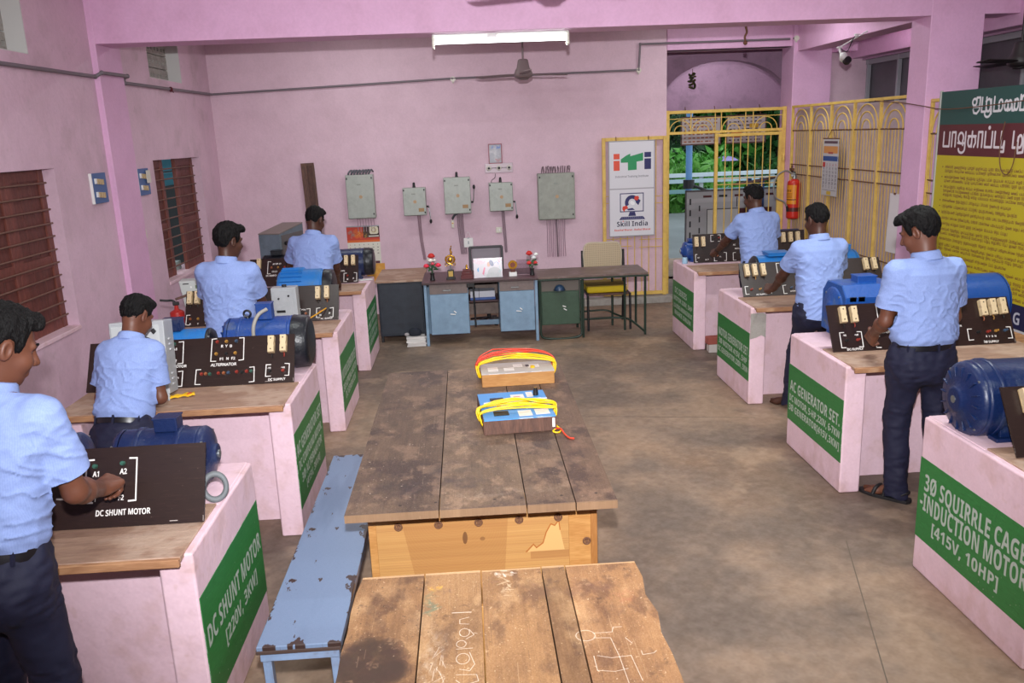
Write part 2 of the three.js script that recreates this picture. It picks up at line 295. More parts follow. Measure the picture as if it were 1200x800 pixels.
// ------------------------------------------------------------------ masonry workbenches with painted signs
const BH = .82, BD = .88;
function signTex(lines, w = 1024, h = 512) {
  return canvasTex(w, h, (x) => {
    x.fillStyle = '#2c7a3c'; x.fillRect(0, 0, w, h); let s = seed;
    for (let i = 0; i < 1400; i++) { x.fillStyle = rnd() < .5 ? 'rgba(30,92,42,.25)' : 'rgba(72,160,80,.16)'; x.fillRect(rnd() * w, rnd() * h, rr(2, 50), rr(2, 7)); }
    for (const [t, cy, ht, cx, wd] of lines) {
      x.save(); x.font = `bold ${ht * h}px sans-serif`; x.textAlign = 'center'; x.textBaseline = 'middle'; const m = x.measureText(t).width;
      x.translate(cx * w, cy * h); x.rotate(rr(-.006, .006)); x.scale(wd * w / m, 1.28); x.fillStyle = '#b4bfb6'; x.strokeStyle = '#b4bfb6'; x.lineWidth = ht * h * .01; x.fillText(t, 0, 0); x.strokeText(t, 0, 0); x.restore();
    }
    for (let i = 0; i < 90; i++) { x.fillStyle = `rgba(206,190,186,${rr(.3, .9)})`; x.beginPath(); x.ellipse(rnd() * w, Math.pow(rnd(), .6) * h, rr(.5, 5), rr(.5, 3), rnd() * 3, 0, 7); x.fill(); }
    for (let i = 0; i < 60; i++) { x.strokeStyle = 'rgba(25,70,34,.35)'; x.lineWidth = rr(1, 3); x.beginPath(); const a = rnd() * w, b = rnd() * h; x.moveTo(a, b); x.lineTo(a + rr(-20, 20), b + rr(5, 60)); x.stroke(); }
  });
}
function workbench(label, side, xin, zf, lines, yr, patch) {
  const sg = side === 'L' ? -1 : 1, xo = xin + sg * 1.3, t = thing('workbench', label, 'workbench', [xin, 0, zf]);
  const b = (n, x0, x1, y0, y1, z0, z1, m, r = .006) => obj(n, BB(Math.min(sg * x0, sg * x1), Math.max(sg * x0, sg * x1), y0, y1, z0, z1, r), m, t);
  b('side_wall', 0, .13, 0, BH - .002, -BD, 0, M.bench, .012); b('side_wall', 1.17, 1.3, 0, BH - .06, -BD, 0, M.bench, .012);
  b('front_panel', .12, 1.18, 0, BH - .06, -.36, -.24, M.bench); b('top_slab', .05, 1.29, BH - .07, BH - .008, -BD + .01, -.2, M.bench);
  const top = b('wood_top', .03, 1.3, BH - .016, BH + .006, -.42, .035, M.ply, .004); b('edge_strip', .032, 1.3, BH - .03, BH + .002, .032, .052, M.plyEdge, .004);
  b('plaster_top', .02, 1.29, BH - .012, BH + .001, -BD + .004, -.42, M.bench, .004);
  if (patch) obj('cement_patch', EX(poly([[0, 0], [.05, .012], [.09, .03], [.125, .01], [.125, .2], [.1, .215], [0, .212]]), .006).translate(.003, BH - .26, -.003), M.cement, t);
  const sgm = mapped(signTex(lines), { roughness: .42 }), g = new THREE.BoxGeometry(.003, yr[1] - yr[0], BD - .015);
  // only the outward face carries the lettering the right way round
  g.userData.ownUV = true; const sign = obj('painted_sign', g.translate(-sg * .0005, (yr[0] + yr[1]) / 2, -BD / 2), sgm, t); sign.userData.label = 'green painted sign with white lettering';
  return t;
}
const LB = [-2.82, -4.57, -6.36, -8.14], RB = [-2.92, -4.70, -6.47, -8.28];
workbench('nearest left pink masonry bench, its green side reading DC SHUNT MOTOR', 'L', -1.06, LB[0], [['DC SHUNT MOTOR', .40, .2, .5, .95], ['[220V, 3KW]', .66, .15, .55, .6]], [.16, .63]);
workbench('second left pink masonry bench carrying the tilted grey meter cabinet', 'L', -1.055, LB[1], [['AC GENERATOR SET', .25, .17, .5, .94], ['DC COMPOUND MOTOR,', .47, .13, .5, .9], ['3Ø ALTERNATOR', .66, .13, .5, .8], ['[415V, 3KVA]', .83, .11, .5, .55]], [.165, .63]);
workbench('third left pink masonry bench under the bright blue finned motor', 'L', -1.05, LB[2], [['MOTOR GENERATOR SET', .38, .2, .5, .92], ['3Ø SLIPRING MOTOR', .6, .14, .5, .9], ['DC GENERATOR', .78, .14, .5, .7]], [.16, .62]);
workbench('farthest left pink masonry bench near the wall calendar', 'L', -1.04, LB[3], [['DC MOTOR SET', .22, .14, .5, .7], ['DIRECT TYPE STARTER', .42, .14, .5, .9], ['DC COMPOUND', .62, .14, .5, .8], ['GENERATOR 220V', .8, .14, .5, .8]], [.17, .62]);
workbench('nearest right pink masonry bench, its green side reading 3Ø SQUIRRLE CAGE INDUCTION MOTOR', 'R', 2.21, RB[0], [['3Ø SQUIRRLE CAGE.', .27, .22, .52, .93], ['-INDUCTION MOTOR', .52, .23, .5, .95], ['[415V, 10HP]', .77, .16, .47, .62]], [.185, .61]);
workbench('second right pink masonry bench, its green side reading AC GENERATOR SET', 'R', 2.226, RB[1], [['AC GENERATOR SET.', .36, .2, .5, .93], ['DC MOTOR, 5-HP,220V, 6-7KW', .58, .13, .5, .95], ['3Ø GENERATOR[415V,3KW]', .76, .13, .5, .95]], [.2, .605]);
workbench('third right pink masonry bench with a grey cement patch on its corner', 'R', 2.245, RB[2], [['MOTOR GENERATOR SET', .4, .19, .5, .93], ['3Ø MOTOR 415V, 5HP', .61, .13, .5, .9], ['DC GENERATOR 220V, 3KW', .79, .13, .5, .95]], [.2, .607], true);
workbench('farthest right pink masonry bench beside the yellow gate', 'R', 2.275, RB[3], [['DC SERIES', .24, .17, .4, .6], ['MOTOR 220V, 5HP', .46, .13, .5, .9], ['LOADING ARRANGEMENT', .66, .13, .5, .9], ['BRAKE DRUM', .84, .13, .5, .8]], [.19, .605]);

// ------------------------------------------------------------------ dark test panels with white lettering
const TC = { r: std(0x8f3329, { roughness: .35 }), y: std(0xa87c38, { roughness: .35 }), b: std(0x3c5068, { roughness: .35 }), g: std(0x366052, { roughness: .35 }), k: std(0x222222, { roughness: .35 }), o: std(0x975a3a, { roughness: .35 }) };
const fuseBody = (() => { const s = poly([[-.0165, -.05], [.0165, -.05], [.0165, -.012], [.0145, -.006], [.0145, .006], [.0165, .012], [.0165, .05], [-.0165, .05], [-.0165, .012], [-.0145, .006], [-.0145, -.006], [-.0165, -.012]]); return prep(EX(s, .03, .0025).translate(0, 0, .008)); })();
const fuseBase = prep(B(.04, .104, .01, 0, 0, .005, .003)), fuseScrew = prep(C(.0042, .0042, .004, 0, 0, 0, 10, Math.PI / 2));
function controlPanel(label, p, tilt, W, d, turn = 0) {
  const H = .31, t = thing('control_panel', label, 'control panel', p, 0); t.rotation.set(-tilt * D, turn, 0, 'YXZ');
  const cw = 1024, ch = 280;
  const tx = canvasTex(cw, ch, (x) => {
    x.fillStyle = '#2a1c19'; x.fillRect(0, 0, cw, ch);
    for (let i = 0; i < 500; i++) { x.fillStyle = rnd() < .6 ? 'rgba(20,12,12,.25)' : 'rgba(92,66,58,.13)'; x.fillRect(rnd() * cw, rnd() * ch, rr(4, 60), rr(1, 4)); }
    for (let i = 0; i < 36; i++) { x.fillStyle = `rgba(170,150,140,${rr(.2, .6)})`; x.beginPath(); x.arc(rnd() * cw, rnd() * ch, rr(.5, 1.8), 0, 7); x.fill(); }
    const px = cw / W; x.strokeStyle = x.fillStyle = '#e9e7e3';
    for (const [u0, v0, u1, v1, sides] of d.br || []) { x.lineWidth = .0058 * px; const k = Math.min(.03 * px, (u1 - u0) * cw * .3);
      if (!sides || sides === 'l') { x.beginPath(); x.moveTo(u0 * cw + k, v0 * ch + rr(-3, 3)); x.lineTo(u0 * cw, v0 * ch); x.lineTo(u0 * cw - rr(0, 3), v1 * ch); x.lineTo(u0 * cw + k, v1 * ch + rr(-2, 2)); x.stroke(); }
      if (!sides || sides === 'r') { x.beginPath(); x.moveTo(u1 * cw - k, v0 * ch + rr(-3, 3)); x.lineTo(u1 * cw, v0 * ch); x.lineTo(u1 * cw - rr(-2, 3), v1 * ch); x.lineTo(u1 * cw - k, v1 * ch + rr(-2, 2)); x.stroke(); } }
    x.textAlign = 'center'; x.textBaseline = 'middle';
    for (const [s, u, v, sz] of d.tx || []) { const f = (sz || .02) * px * 1.25; x.font = `${f}px sans-serif`; x.lineWidth = f * .06; let w = x.measureText(s).width, cx = u * cw - w / 2; for (const c of s) { const m = x.measureText(c).width; x.save(); x.translate(cx + m / 2, v * ch + rr(-1, 1)); x.rotate(rr(-.07, .07)); x.fillText(c, 0, 0); x.strokeText(c, 0, 0); x.restore(); cx += m; } }
    x.fillStyle = 'rgba(205,196,190,.8)'; x.fillRect(.86 * cw, ch - 12, 34, 3); x.fillRect(cw - 5, ch - 24, 2, 20);
  });
  const g = new THREE.BoxGeometry(W, H, .008); g.userData.ownUV = true; obj('board', g.translate(0, H / 2, 0), mapped(tx, { roughness: .33 }), t);
  for (const s of [-1, 1]) obj('prop', [flat([s * W * .42, .2, -.006], [s * W * .42, .005 * 1, -.14], .025, .004)], M.rust, t);
  const at = (u, v) => [(u - .5) * W, (1 - v) * H, .004];
  for (const [u, v, tail] of d.fu || []) {
    const q = at(u, v), f = new THREE.Mesh(fuseBase, M.creamShade); f.name = 'fuse_base'; f.position.set(...q); f.castShadow = f.receiveShadow = true; t.add(f);
    const c = new THREE.Mesh(fuseBody, M.cream); c.name = 'fuse_carrier'; c.castShadow = c.receiveShadow = true; f.add(c);
    for (const y of [-.034, .034]) { const s = new THREE.Mesh(fuseScrew, M.black); s.name = 'screw'; s.position.set(0, y, .04); f.add(s); }
    obj('wire_end', T([[q[0], q[1] - .05, q[2] + .004], [q[0] + .004, q[1] - .066, q[2] + .008], [q[0] + .002, q[1] - .08, q[2] + .001]], .0042, 8, 6), TC[tail || 'k'], t);
  }
  for (const [u, v, c] of d.te || []) { const q = at(u, v); obj('terminal', [C(.0085, .0095, .012, q[0], q[1], q[2] + .006, 12, Math.PI / 2), C(.006, .0075, .014, q[0] + .006, q[1] + .001, q[2] + .016, 10, Math.PI / 2)], TC[c], t); }
  return t;
}
const PY = BH + .008;
controlPanel('dark brown test panel lettered SHUNT MOTOR, pressed by the nearest left student', [-1.086 - .475, PY, -3.06], 26, .95, { br: [[.516, .15, .72, .68], [.2, .18, .43, .62, 'r']], tx: [['A1', .557, .33, .019], ['A2', .667, .31, .019], ['F1', .55, .64, .018], ['F2', .66, .64, .018], ['DC SHUNT MOTOR', .67, .82, .02]], te: [[.552, .23, 'g'], [.664, .21, 'g'], [.545, .53, 'y'], [.655, .53, 'y'], [.25, .25, 'r'], [.3, .25, 'y'], [.35, .25, 'b']], fu: [[.06, .25], [.12, .25]] });
controlPanel('dark brown test panel lettered ALTERNATOR beside the tilted meter cabinet', [-1.112 - .625, PY, -4.98], 31, 1.25, { br: [[.36, .05, .454, .5, 'r'], [.594, .03, .75, .49], [.523, .65, .804, .95], [.863, .62, .976, .86], [.38, .66, .458, .97, 'r']], tx: [['A1', .415, .2], ['A2', .415, .44], ['DC MOTOR', .425, .56], ['R  Y  B', .665, .19], ['F1  N  F2', .672, .45], ['ALTERNATOR', .655, .57, .021], ['-VE', .878, .69, .012], ['+VE', .945, .69, .012], ['DC SUPPLY', .915, .93, .017], ['F1', .435, .8, .014], ['F2', .43, .93, .014]],
  te: [[.41, .1, 'g'], [.41, .34, 'g'], [.62, .1, 'r'], [.665, .1, 'y'], [.713, .1, 'b'], [.617, .35, 'y'], [.665, .35, 'k'], [.71, .35, 'y'], [.55, .75, 'r'], [.57, .75, 'o'], [.59, .76, 'g'], [.632, .75, 'r'], [.657, .75, 'o'], [.68, .75, 'b'], [.72, .74, 'r'], [.745, .75, 'k'], [.768, .74, 'r'], [.79, .74, 'g'], [.945, .76, 'r'], [.88, .76, 'k']], fu: [[.889, .22], [.948, .21, 'r']] });
controlPanel('dark brown test panel with AC SUPPLY lettering below the sky blue motor', [-1.098 - .625, PY, -6.78], 31, 1.25, { br: [[.62, .08, .71, .47, 'r'], [.728, .66, .812, .9], [.855, .66, .965, .92], [.01, .68, .16, .95], [.62, .68, .715, .92, 'r']], tx: [['B', .685, .2, .02], ['POLE', .77, .68, .012], ['ROTOR', .77, .96, .013], ['N', .88, .86, .018], ['P', .94, .82, .018], ['AC. SUPPLY', .92, .96, .015], ['R', .035, .93, .016], ['Y', .085, .93, .016], ['B', .135, .93, .016], ['STATOR', .655, .58, .016]], te: [[.035, .8, 'o'], [.085, .8, 'y'], [.135, .8, 'b'], [.76, .78, 'k'], [.785, .8, 'o'], [.88, .76, 'r'], [.94, .72, 'k']], fu: [[.03, .22], [.078, .22], [.865, .25], [.923, .24, 'o']] });
controlPanel('dark test panel on the farthest left bench under the big grey cabinet', [-1.159 - .56, PY, -8.61], 33, 1.12, { br: [[.167, .1, .36, .55, 'l'], [.72, .68, .79, .95, 'r'], [.868, .66, .985, .96]], tx: [['A1 B1 S1', .25, .2, .018], ['C2 C1', .23, .48, .018], ['DC-DIRECT', .2, .62, .018], ['X TYPE', .85, .57, .016], ['N', .9, .88, .018], ['P', .955, .86, .018]], te: [[.2, .34, 'o'], [.26, .34, 'y'], [.32, .34, 'r'], [.9, .76, 'r'], [.955, .75, 'k']], fu: [[.087, .2], [.889, .22], [.954, .22]] });
controlPanel('dark panel with one white fuse at the right edge of the nearest right bench', [2.289 + .46, PY, -3.21], 31, .92, { br: [[.25, .55, .5, .92]], tx: [['U V W', .38, .86, .018], ['3Ø SUPPLY', .78, .9, .018]], te: [[.3, .7, 'r'], [.38, .7, 'y'], [.45, .7, 'b']], fu: [[.1, .22], [.16, .22]] });
controlPanel('dark test panel lettered DC-SUPPLY in front of the nearest right student', [2.28 + .6, PY, -5.01], 28, 1.2, { br: [[.05, .6, .168, .92], [.272, .06, .37, .56], [.24, .72, .4, .95], [.748, .66, .985, .9]], tx: [['-VE', .075, .66, .013], ['+VE', .14, .66, .013], ['DC-SUPPLY', .12, .96, .017], ['DC-SHUNT', .295, .63, .018], ['A1', .3, .2, .015], ['MOTOR', .695, .58, .014], ['R  Y  B  N', .87, .84, .014], ['3Ø SUPPLY', .865, .95, .016]], te: [[.078, .78, 'k'], [.14, .77, 'r'], [.3, .13, 'b'], [.303, .34, 'y'], [.855, .74, 'r'], [.9, .73, 'y'], [.8, .74, 'k'], [.95, .73, 'b']], fu: [[.075, .24], [.135, .24, 'r'], [.845, .24, 'o'], [.9, .23, 'y'], [.955, .22]] });
controlPanel('dark test panel with three fuses touched by the student at the third right bench', [2.321 + .62, PY, -6.88], 32, 1.24, { br: [[.265, .05, .4, .35], [.02, .7, .2, .93], [.285, .72, .42, .96]], tx: [['AC SUPPLY', .13, .95, .016], ['R Y B', .33, .28, .014], ['U V W', .35, .9, .014]], te: [[.3, .15, 'r'], [.35, .14, 'y'], [.06, .8, 'r'], [.12, .8, 'y'], [.34, .8, 'b']], fu: [[.045, .25], [.1, .25, 'y'], [.16, .25], [.89, .22], [.95, .22]] });
controlPanel('dark test panel touched by the student on the farthest right bench', [2.414 + .615, PY, -8.81], 16, 1.23, { br: [[.165, .05, .25, .27], [.02, .7, .075, .96, 'l'], [.185, .68, .295, .96], [.355, .7, .46, .96]], tx: [['A1', .045, .82, .016], ['AC', .37, .42, .018], ['MOTOR', .4, .56, .016], ['F1', .24, .82, .015], ['N  P', .12, .9, .016]], te: [[.19, .16, 'k'], [.235, .15, 'r'], [.21, .78, 'o']], fu: [[.03, .27], [.09, .27], [.805, .25], [.87, .25], [.935, .24]] });
// ------------------------------------------------------------------ electric motors
function bluePaint(base, sd, dust = .5) {
  const a = fbm(sd, 5, 5), c = noise2(sd + 4, 96), bc = hex(base);
  return mapped(dataTex(256, 256, (u, v) => { const d = sstep(.55, .75, a(u, v)) * dust * .5 + sstep(.86, .97, c(u, v)) * sstep(.45, .6, a(u * 2, v)) * dust; const q = lerp3(bc, [134, 122, 118], clamp(d)); const n = (c(u * 2, v * 2) - .5) * 10; return [q[0] + n, q[1] + n, q[2] + n]; }, .45), { roughness: .38, bumpMap: TX.fineBump, bumpScale: .0015 });
}
M.navy = bluePaint(0x17264e, 201, .5); M.mid = bluePaint(0x1f448a, 205, .8); M.sky = bluePaint(0x2674be, 209, .4); M.deep = bluePaint(0x0f2450, 213, .6); M.darkMotor = bluePaint(0x11151d, 217, .5);
// axis along local x, origin on the bench under the middle of the frame
function motor(label, p, turn, o) {
  const { r, len, mat } = o, hy = o.hy || r * 1.12, t = thing('electric_motor', label, 'electric motor', p, turn);
  const X = (x0, x1, ra, rb = ra, n = 28) => put(new THREE.CylinderGeometry(rb, ra, x1 - x0, n, 1), 0, (x0 + x1) / 2).rotateZ(-Math.PI / 2).translate(0, hy, 0);
  const prof = (pts, n = 32) => L(pts.map(([x, q]) => [q, x]), n).rotateZ(-Math.PI / 2).translate(0, hy, 0);
  const e = len / 2;
  const body = o.box ? [EX(poly([[-r, -r * .9], [r, -r * .9], [r, r * .6], [r * .62, r], [-r * .62, r], [-r, r * .6]]), len * .96, .006).rotateY(Math.PI / 2).translate(-len * .48, hy, 0)] : [prof([[-e * .97, r * .9], [-e * .94, r * .985], [-e * .9, r], [e * .9, r], [e * .94, r * .985], [e * .97, r * .9]])];
  const frame = obj('frame', body, mat, t);
  if (o.fins) for (let i = 0; i < o.fins; i++) { const a = (i + .5) / o.fins * Math.PI * 2; if (Math.sin(a) < -.75) continue; const g = B(len * (o.finLen || .8), .022, .006, 0, r + .006, 0, .002); obj('fin', g.translate(len * (o.finOff || 0), 0, 0).rotateX(-a + Math.PI / 2).translate(0, hy, 0), mat, frame); }
  if (o.bands) for (const b of o.bands) obj('band', prof([[b - .012, r], [b - .01, r + .007], [b + .01, r + .007], [b + .012, r]]), mat, t);
  for (const s of [-1, 1]) {
    if (o.noEnd === s) continue;
    const q = o.endR || r * .98, x0 = s * e * .95, dx = s * (o.bell || .05), pts = [[x0, q * 1.02], [x0 + dx * .25, q * 1.03], [x0 + dx * .6, q * .93], [x0 + dx * .85, q * .62], [x0 + dx, q * .38], [x0 + dx * 1.25, q * .36], [x0 + dx * 1.3, q * .26], [x0 + dx * 1.3, .001]];
    const sh = obj('end_shield', prof(s > 0 ? pts : pts, 32), o.endMat || mat, t); sh.material.side = THREE.DoubleSide;
    for (let k = 0; k < 4; k++) { const a = (k + .5) * Math.PI / 2; obj('bolt', C(.008, .008, .014, 0, 0, 0, 6, 0, Math.PI / 2).translate(x0 + dx * .45, hy + Math.sin(a) * q * .93, Math.cos(a) * q * .93), M.steel, sh); }
    if (o.ribs) for (let k = 0; k < 16; k++) { const a = k / 16 * Math.PI * 2; obj('rib', B(.016, q * .3, .007, x0 + dx * .72, q * .74, 0, .002).rotateX(a).translate(0, hy, 0), o.endMat || mat, sh); }
    if (o.dark === s) obj('fan_cowl', prof([[x0 + dx * .3, q * .99], [x0 + dx * .4, q * 1.05], [x0 + dx * 2.2, q * 1.0], [x0 + dx * 2.5, q * .8], [x0 + dx * 2.5, .001]]), M.darkMotor, t);
  }
  if (o.louvre) for (const s of [-1, 1]) for (let i = 0; i < 4; i++) for (let j = 0; j < 2; j++) obj('louvre', B(len * .14, r * .2, .012, -len * .36 + j * len * .16, hy - r * .42 + i * r * .32, s * r * 1.0, .004), M.darkMotor, frame);
  obj('shaft', X(-e * .9 - (o.bell || .05) * 1.6, e * .9 + (o.bell || .05) * 1.6, .018, .018, 14), M.steel, t);
  obj('foot', [B(len * .8, .02, .07, 0, .01, r * .78, .004), B(len * .7, hy * .55, .016, 0, hy * .28, r * .8, .003)], mat, t); obj('foot', [B(len * .8, .02, .07, 0, .01, -r * .78, .004), B(len * .7, hy * .55, .016, 0, hy * .28, -r * .8, .003)], mat, t);
  if (o.tbox) { const [bx, bw, bh, bz] = o.tbox; const tb = obj('terminal_box', [B(bw, bh, bw * .8, bx, hy + r + bh * .45, bz || 0, .006)], o.boxMat || mat, t); obj('terminal_lid', B(bw * 1.06, .008, bw * .86, bx, hy + r + bh * .95, bz || 0, .003), o.boxMat || mat, tb); }
  if (o.eye !== undefined) obj('eye_bolt', [put(new THREE.TorusGeometry(.022, .0075, 8, 18), o.eye, hy + r + .026, 0), C(.011, .013, .012, o.eye, hy + r + .003, 0, 10)], o.eyeMat || mat, t);
  if (o.plate) obj('name_plate', B(.07, .04, .003, o.plate, hy + r * .25, r * .99, .001), M.steel, t);
  return t;
}
const T0 = BH + .001;
// nearest left bench
motor('navy motor behind the SHUNT MOTOR panel, blue terminal box on top', [-1.36, T0, -3.48], 0, { r: .125, len: .34, mat: M.navy, hy: .13, tbox: [.03, .1, .06], bands: [-.09, .08] });
motor('navy motor behind the SHUNT MOTOR panel, mostly hidden by the nearest left student', [-1.86, T0, -3.48], 0, { r: .125, len: .26, mat: M.navy, hy: .13, bands: [.05] });
{ const g = thing('iron_ring', 'grey iron ring standing at the end of the SHUNT MOTOR panel', 'iron ring', [-1.098, T0, -3.27], .25); obj('ring', put(new THREE.TorusGeometry(.044, .011, 10, 28).scale(1, 1.2, 1), 0, .063, 0, -.25), std(0x6d7275, { roughness: .65, metalness: .2 }), g); }
// second left bench: coupled set
motor('dusty blue alternator with black fan cowl and grey cable on the second left bench', [-1.37, T0, -5.36], 0, { r: .17, len: .4, mat: M.mid, hy: .175, tbox: [.04, .1, .1, .02], bands: [-.12], dark: 1, eye: -.08, eyeMat: M.darkMotor, ribs: true, plate: .12, bell: .05 });
motor('smaller blue motor with dark end, left of the dusty alternator', [-1.83, T0, -5.36], 0, { r: .115, len: .25, mat: M.sky, hy: .175, tbox: [-.1, .12, .075], boxMat: M.deep, endMat: M.darkMotor, bell: .045 });
{ const c = thing('flexible_cable', 'grey flexible cable looped over the dusty blue alternator', 'cable', [0, 0, 0]); obj('cable', T([[-1.30, 1.235, -5.27], [-1.345, 1.21, -5.235], [-1.375, 1.15, -5.205], [-1.385, 1.05, -5.2], [-1.385, .95, -5.22], [-1.38, .84, -5.2]], .012, 40, 10), std(0x9b978f, { roughness: .55 }), c); }
// third left bench
motor('bright sky blue finned motor behind the AC SUPPLY panel', [-1.43, T0, -7.13], 0, { r: .185, len: .36, mat: M.sky, hy: .2, fins: 26, finLen: .5, finOff: -.2, dark: 1, endR: .17, bell: .04 });
motor('small blue machine left of the sky blue finned motor', [-1.80, T0, -7.1], 0, { r: .105, len: .22, mat: M.deep, hy: .12, louvre: true, tbox: [0, .08, .04] });
// farthest left bench
motor('navy motor with dark end bells on the farthest left bench', [-1.25, T0, -8.99], 0, { r: .145, len: .27, mat: M.navy, hy: .165, ribs: true, dark: 1, endMat: M.darkMotor, bell: .04 });
motor('dark blue motor on the farthest left bench before the grey test cabinet', [-2.02, T0, -8.98], 0, { r: .13, len: .3, mat: M.darkMotor, hy: .15, tbox: [-.02, .12, .05] });
// nearest right bench
motor('big deep blue squirrel cage motor with an eye bolt on the nearest right bench', [2.545, T0, -3.57], 0, { r: .178, len: .56, mat: M.deep, hy: .16, endR: .168, ribs: true, bell: .055, eye: 0.06, bands: [-.2] });
// second right bench
motor('square blue motor with louvres and a brass plate on the second right bench', [2.62, T0, -5.4], 0, { r: .175, len: .36, mat: bluePaint(0x1f52a0, 221, .6), hy: .2, box: true, louvre: true, tbox: [.02, .13, .05], endR: .15, bell: .03 });
motor('blue motor between the square motor and the nearest right student', [2.98, T0, -5.4], 0, { r: .16, len: .26, mat: bluePaint(0x1a4386, 225, .6), hy: .19, box: true, louvre: true });
motor('plain round blue motor right of the nearest right student, before the yellow board', [3.4, T0, -5.42], 0, { r: .19, len: .36, mat: bluePaint(0x1b4a92, 229, .2), hy: .2, endR: .185, bell: .03 });
// third right bench
motor('low blue motor with a bright lid behind the three fuse panel', [2.72, T0, -7.3], 0, { r: .14, len: .34, mat: M.sky, hy: .15, tbox: [.03, .2, .03], endMat: M.darkMotor, bell: .04 });
motor('blue motor at the far end of the third right bench', [3.3, T0, -7.3], 0, { r: .15, len: .3, mat: M.sky, hy: .16, tbox: [.05, .12, .05] });
// farthest right bench
motor('small cluttered blue motor at the aisle end of the farthest right bench', [2.5, T0, -9.05], 0, { r: .1, len: .22, mat: M.mid, hy: .11, tbox: [-.04, .1, .03] });
motor('dark blue domed motor left of the farthest right student', [2.86, T0, -9.08], 0, { r: .13, len: .3, mat: M.navy, hy: .15 });
motor('dark blue domed motor right of the farthest right student', [3.5, T0, -9.1], 0, { r: .14, len: .3, mat: M.navy, hy: .155 });

// ------------------------------------------------------------------ cabinets and loose things on the benches
{ // tilted meter cabinet on the second left bench
  const t = thing('meter_cabinet', 'pale grey meter cabinet leaning back, with a round dial, on the second left bench', 'meter cabinet', [-1.925, T0, -4.72], .1); t.rotation.set(-.16, .1, 0, 'YXZ'); t.scale.y = 1.2;
  obj('case', [B(.3, .36, .2, 0, .215, -.1, .006)], M.greyCab, t);
  const d = obj('door', B(.262, .32, .006, -.008, .215, .003, .004), std(0xc3c8c8, { roughness: .35 }), t);
  obj('dial', [put(new THREE.TorusGeometry(.043, .008, 10, 28), .045, .27, .012)], M.black, t); obj('dial_face', C(.04, .04, .004, .045, .27, .008, 28, Math.PI / 2), M.white, t); obj('dial_needle', [B(.036, .02, .004, .045, .245, .013), flat([.045, .255, .0125], [.03, .288, .0125], .002, .001)], M.black, t);
  obj('knob', B(.022, .022, .014, .095, .345, .012, .003, 0, 0, .7), M.black, t); obj('name_plate', B(.05, .018, .003, .005, .335, .008), std(0x8f7d86), t);
  obj('socket', C(.02, .022, .02, .105, .07, .014, 16, Math.PI / 2), M.black, t); obj('socket', C(.02, .022, .02, -.08, .07, .014, 16, Math.PI / 2), M.black, t);
  for (const y of [.3, .13]) for (let k = 0; k < 3; k++) obj('louvre', put(new THREE.CapsuleGeometry(.006, .03, 3, 8), .152, y - k * .026, -.09 - k * .006, Math.PI / 2, 0, 0), M.greyCab, t);
  obj('foot', B(.03, .04, .02, .13, .018, -.01, .003), M.greyCab, t); obj('foot', B(.03, .04, .02, -.13, .018, -.01, .003), M.greyCab, t);
}
{ // small cabinet at the third left bench
  const t = thing('meter_cabinet', 'small grey cabinet with two dark dots, right of the third left student', 'meter cabinet', [-1.5, T0, -6.66], .0);
  obj('case', B(.2, .31, .11, 0, .155, -.06, .005), M.greyCab, t); obj('door', B(.17, .24, .006, -.008, .17, -.002, .003), M.greyCab, t); for (const [x, y] of [[.04, .245], [-.04, .225]]) obj('knob', C(.008, .008, .01, x, y, .006, 12, Math.PI / 2), M.black, t);
  obj('gland', C(.018, .02, .02, .0, .318, -.06, 12), M.black, t); obj('louvre', B(.07, .02, .006, -.03, .12, .002, .002), M.black, t);
}
{ // big grey test cabinet standing on the floor behind the farthest left bench
  const t = thing('test_cabinet', 'tall blue grey test cabinet with rows of knobs behind the farthest left bench', 'test cabinet', [-2.14, 0, -9.12], -.27);
  obj('case', EX(poly([[0, 0], [.56, 0], [.56, 1.36], [0, 1.3]]), .24, .004).rotateY(Math.PI / 2).translate(-.12, 0, 0), M.blueGrey, t);
  const f = obj('knob_panel', B(.006, .62, .5, .127, .98, -.28, .002), std(0x5d5a5a, { roughness: .45 }), t);
  for (let r = 0; r < 4; r++) for (let k = 0; k < 4; k++) obj('knob', C(.02, .023, .025, .142, .78 + r * .14, -.1 - k * .12, 14, 0, Math.PI / 2), (r + k) % 3 === 1 ? M.steel : M.black, t);
  obj('cabinet_top', B(.25, .012, .58, 0, 1.342, -.28, .003, .107), std(0x7d716c, { roughness: .5 }), t);
}
{
  const t = thing('white_unit', 'upright white unit with a green display at the left end of the third left bench', 'display unit', [-2.32, T0, -7.12], .1);
  obj('case', EX(poly([[-.08, 0], [.1, 0], [.13, .34], [-.12, .34]]), .14, .004).translate(0, 0, -.07), std(0xc2c7c4, { roughness: .4 }), t); obj('display', B(.09, .028, .004, .05, .29, .074, .002), std(0x5b7046, { roughness: .3 }), t); obj('label_strip', B(.05, .008, .003, -.07, .32, .074), M.black, t); obj('button', C(.008, .008, .008, -.03, .29, .075, 10, Math.PI / 2), M.white, t);
  const c = thing('red_can', 'red can with a black spout on the left end of the third left bench', 'can', [-2.47, T0, -7.0], .2);
  obj('can', L([[.0, 0], [.055, 0], [.058, .004], [.058, .09], [.05, .1], [.02, .115], [.015, .15], [0, .15]], 20), std(0xb32a24, { roughness: .4 }), c); obj('spout', [T([[0, .15, 0], [-.02, .19, 0], [-.07, .195, 0], [-.12, .205, .01]], .01, 16, 8), B(.05, .03, .03, 0, .165, 0, .006)], M.black, c); obj('lever', flat([0, .2, 0], [.1, .23, 0], .02, .012, V(0, 0, 1)), M.brownWood, c);
}
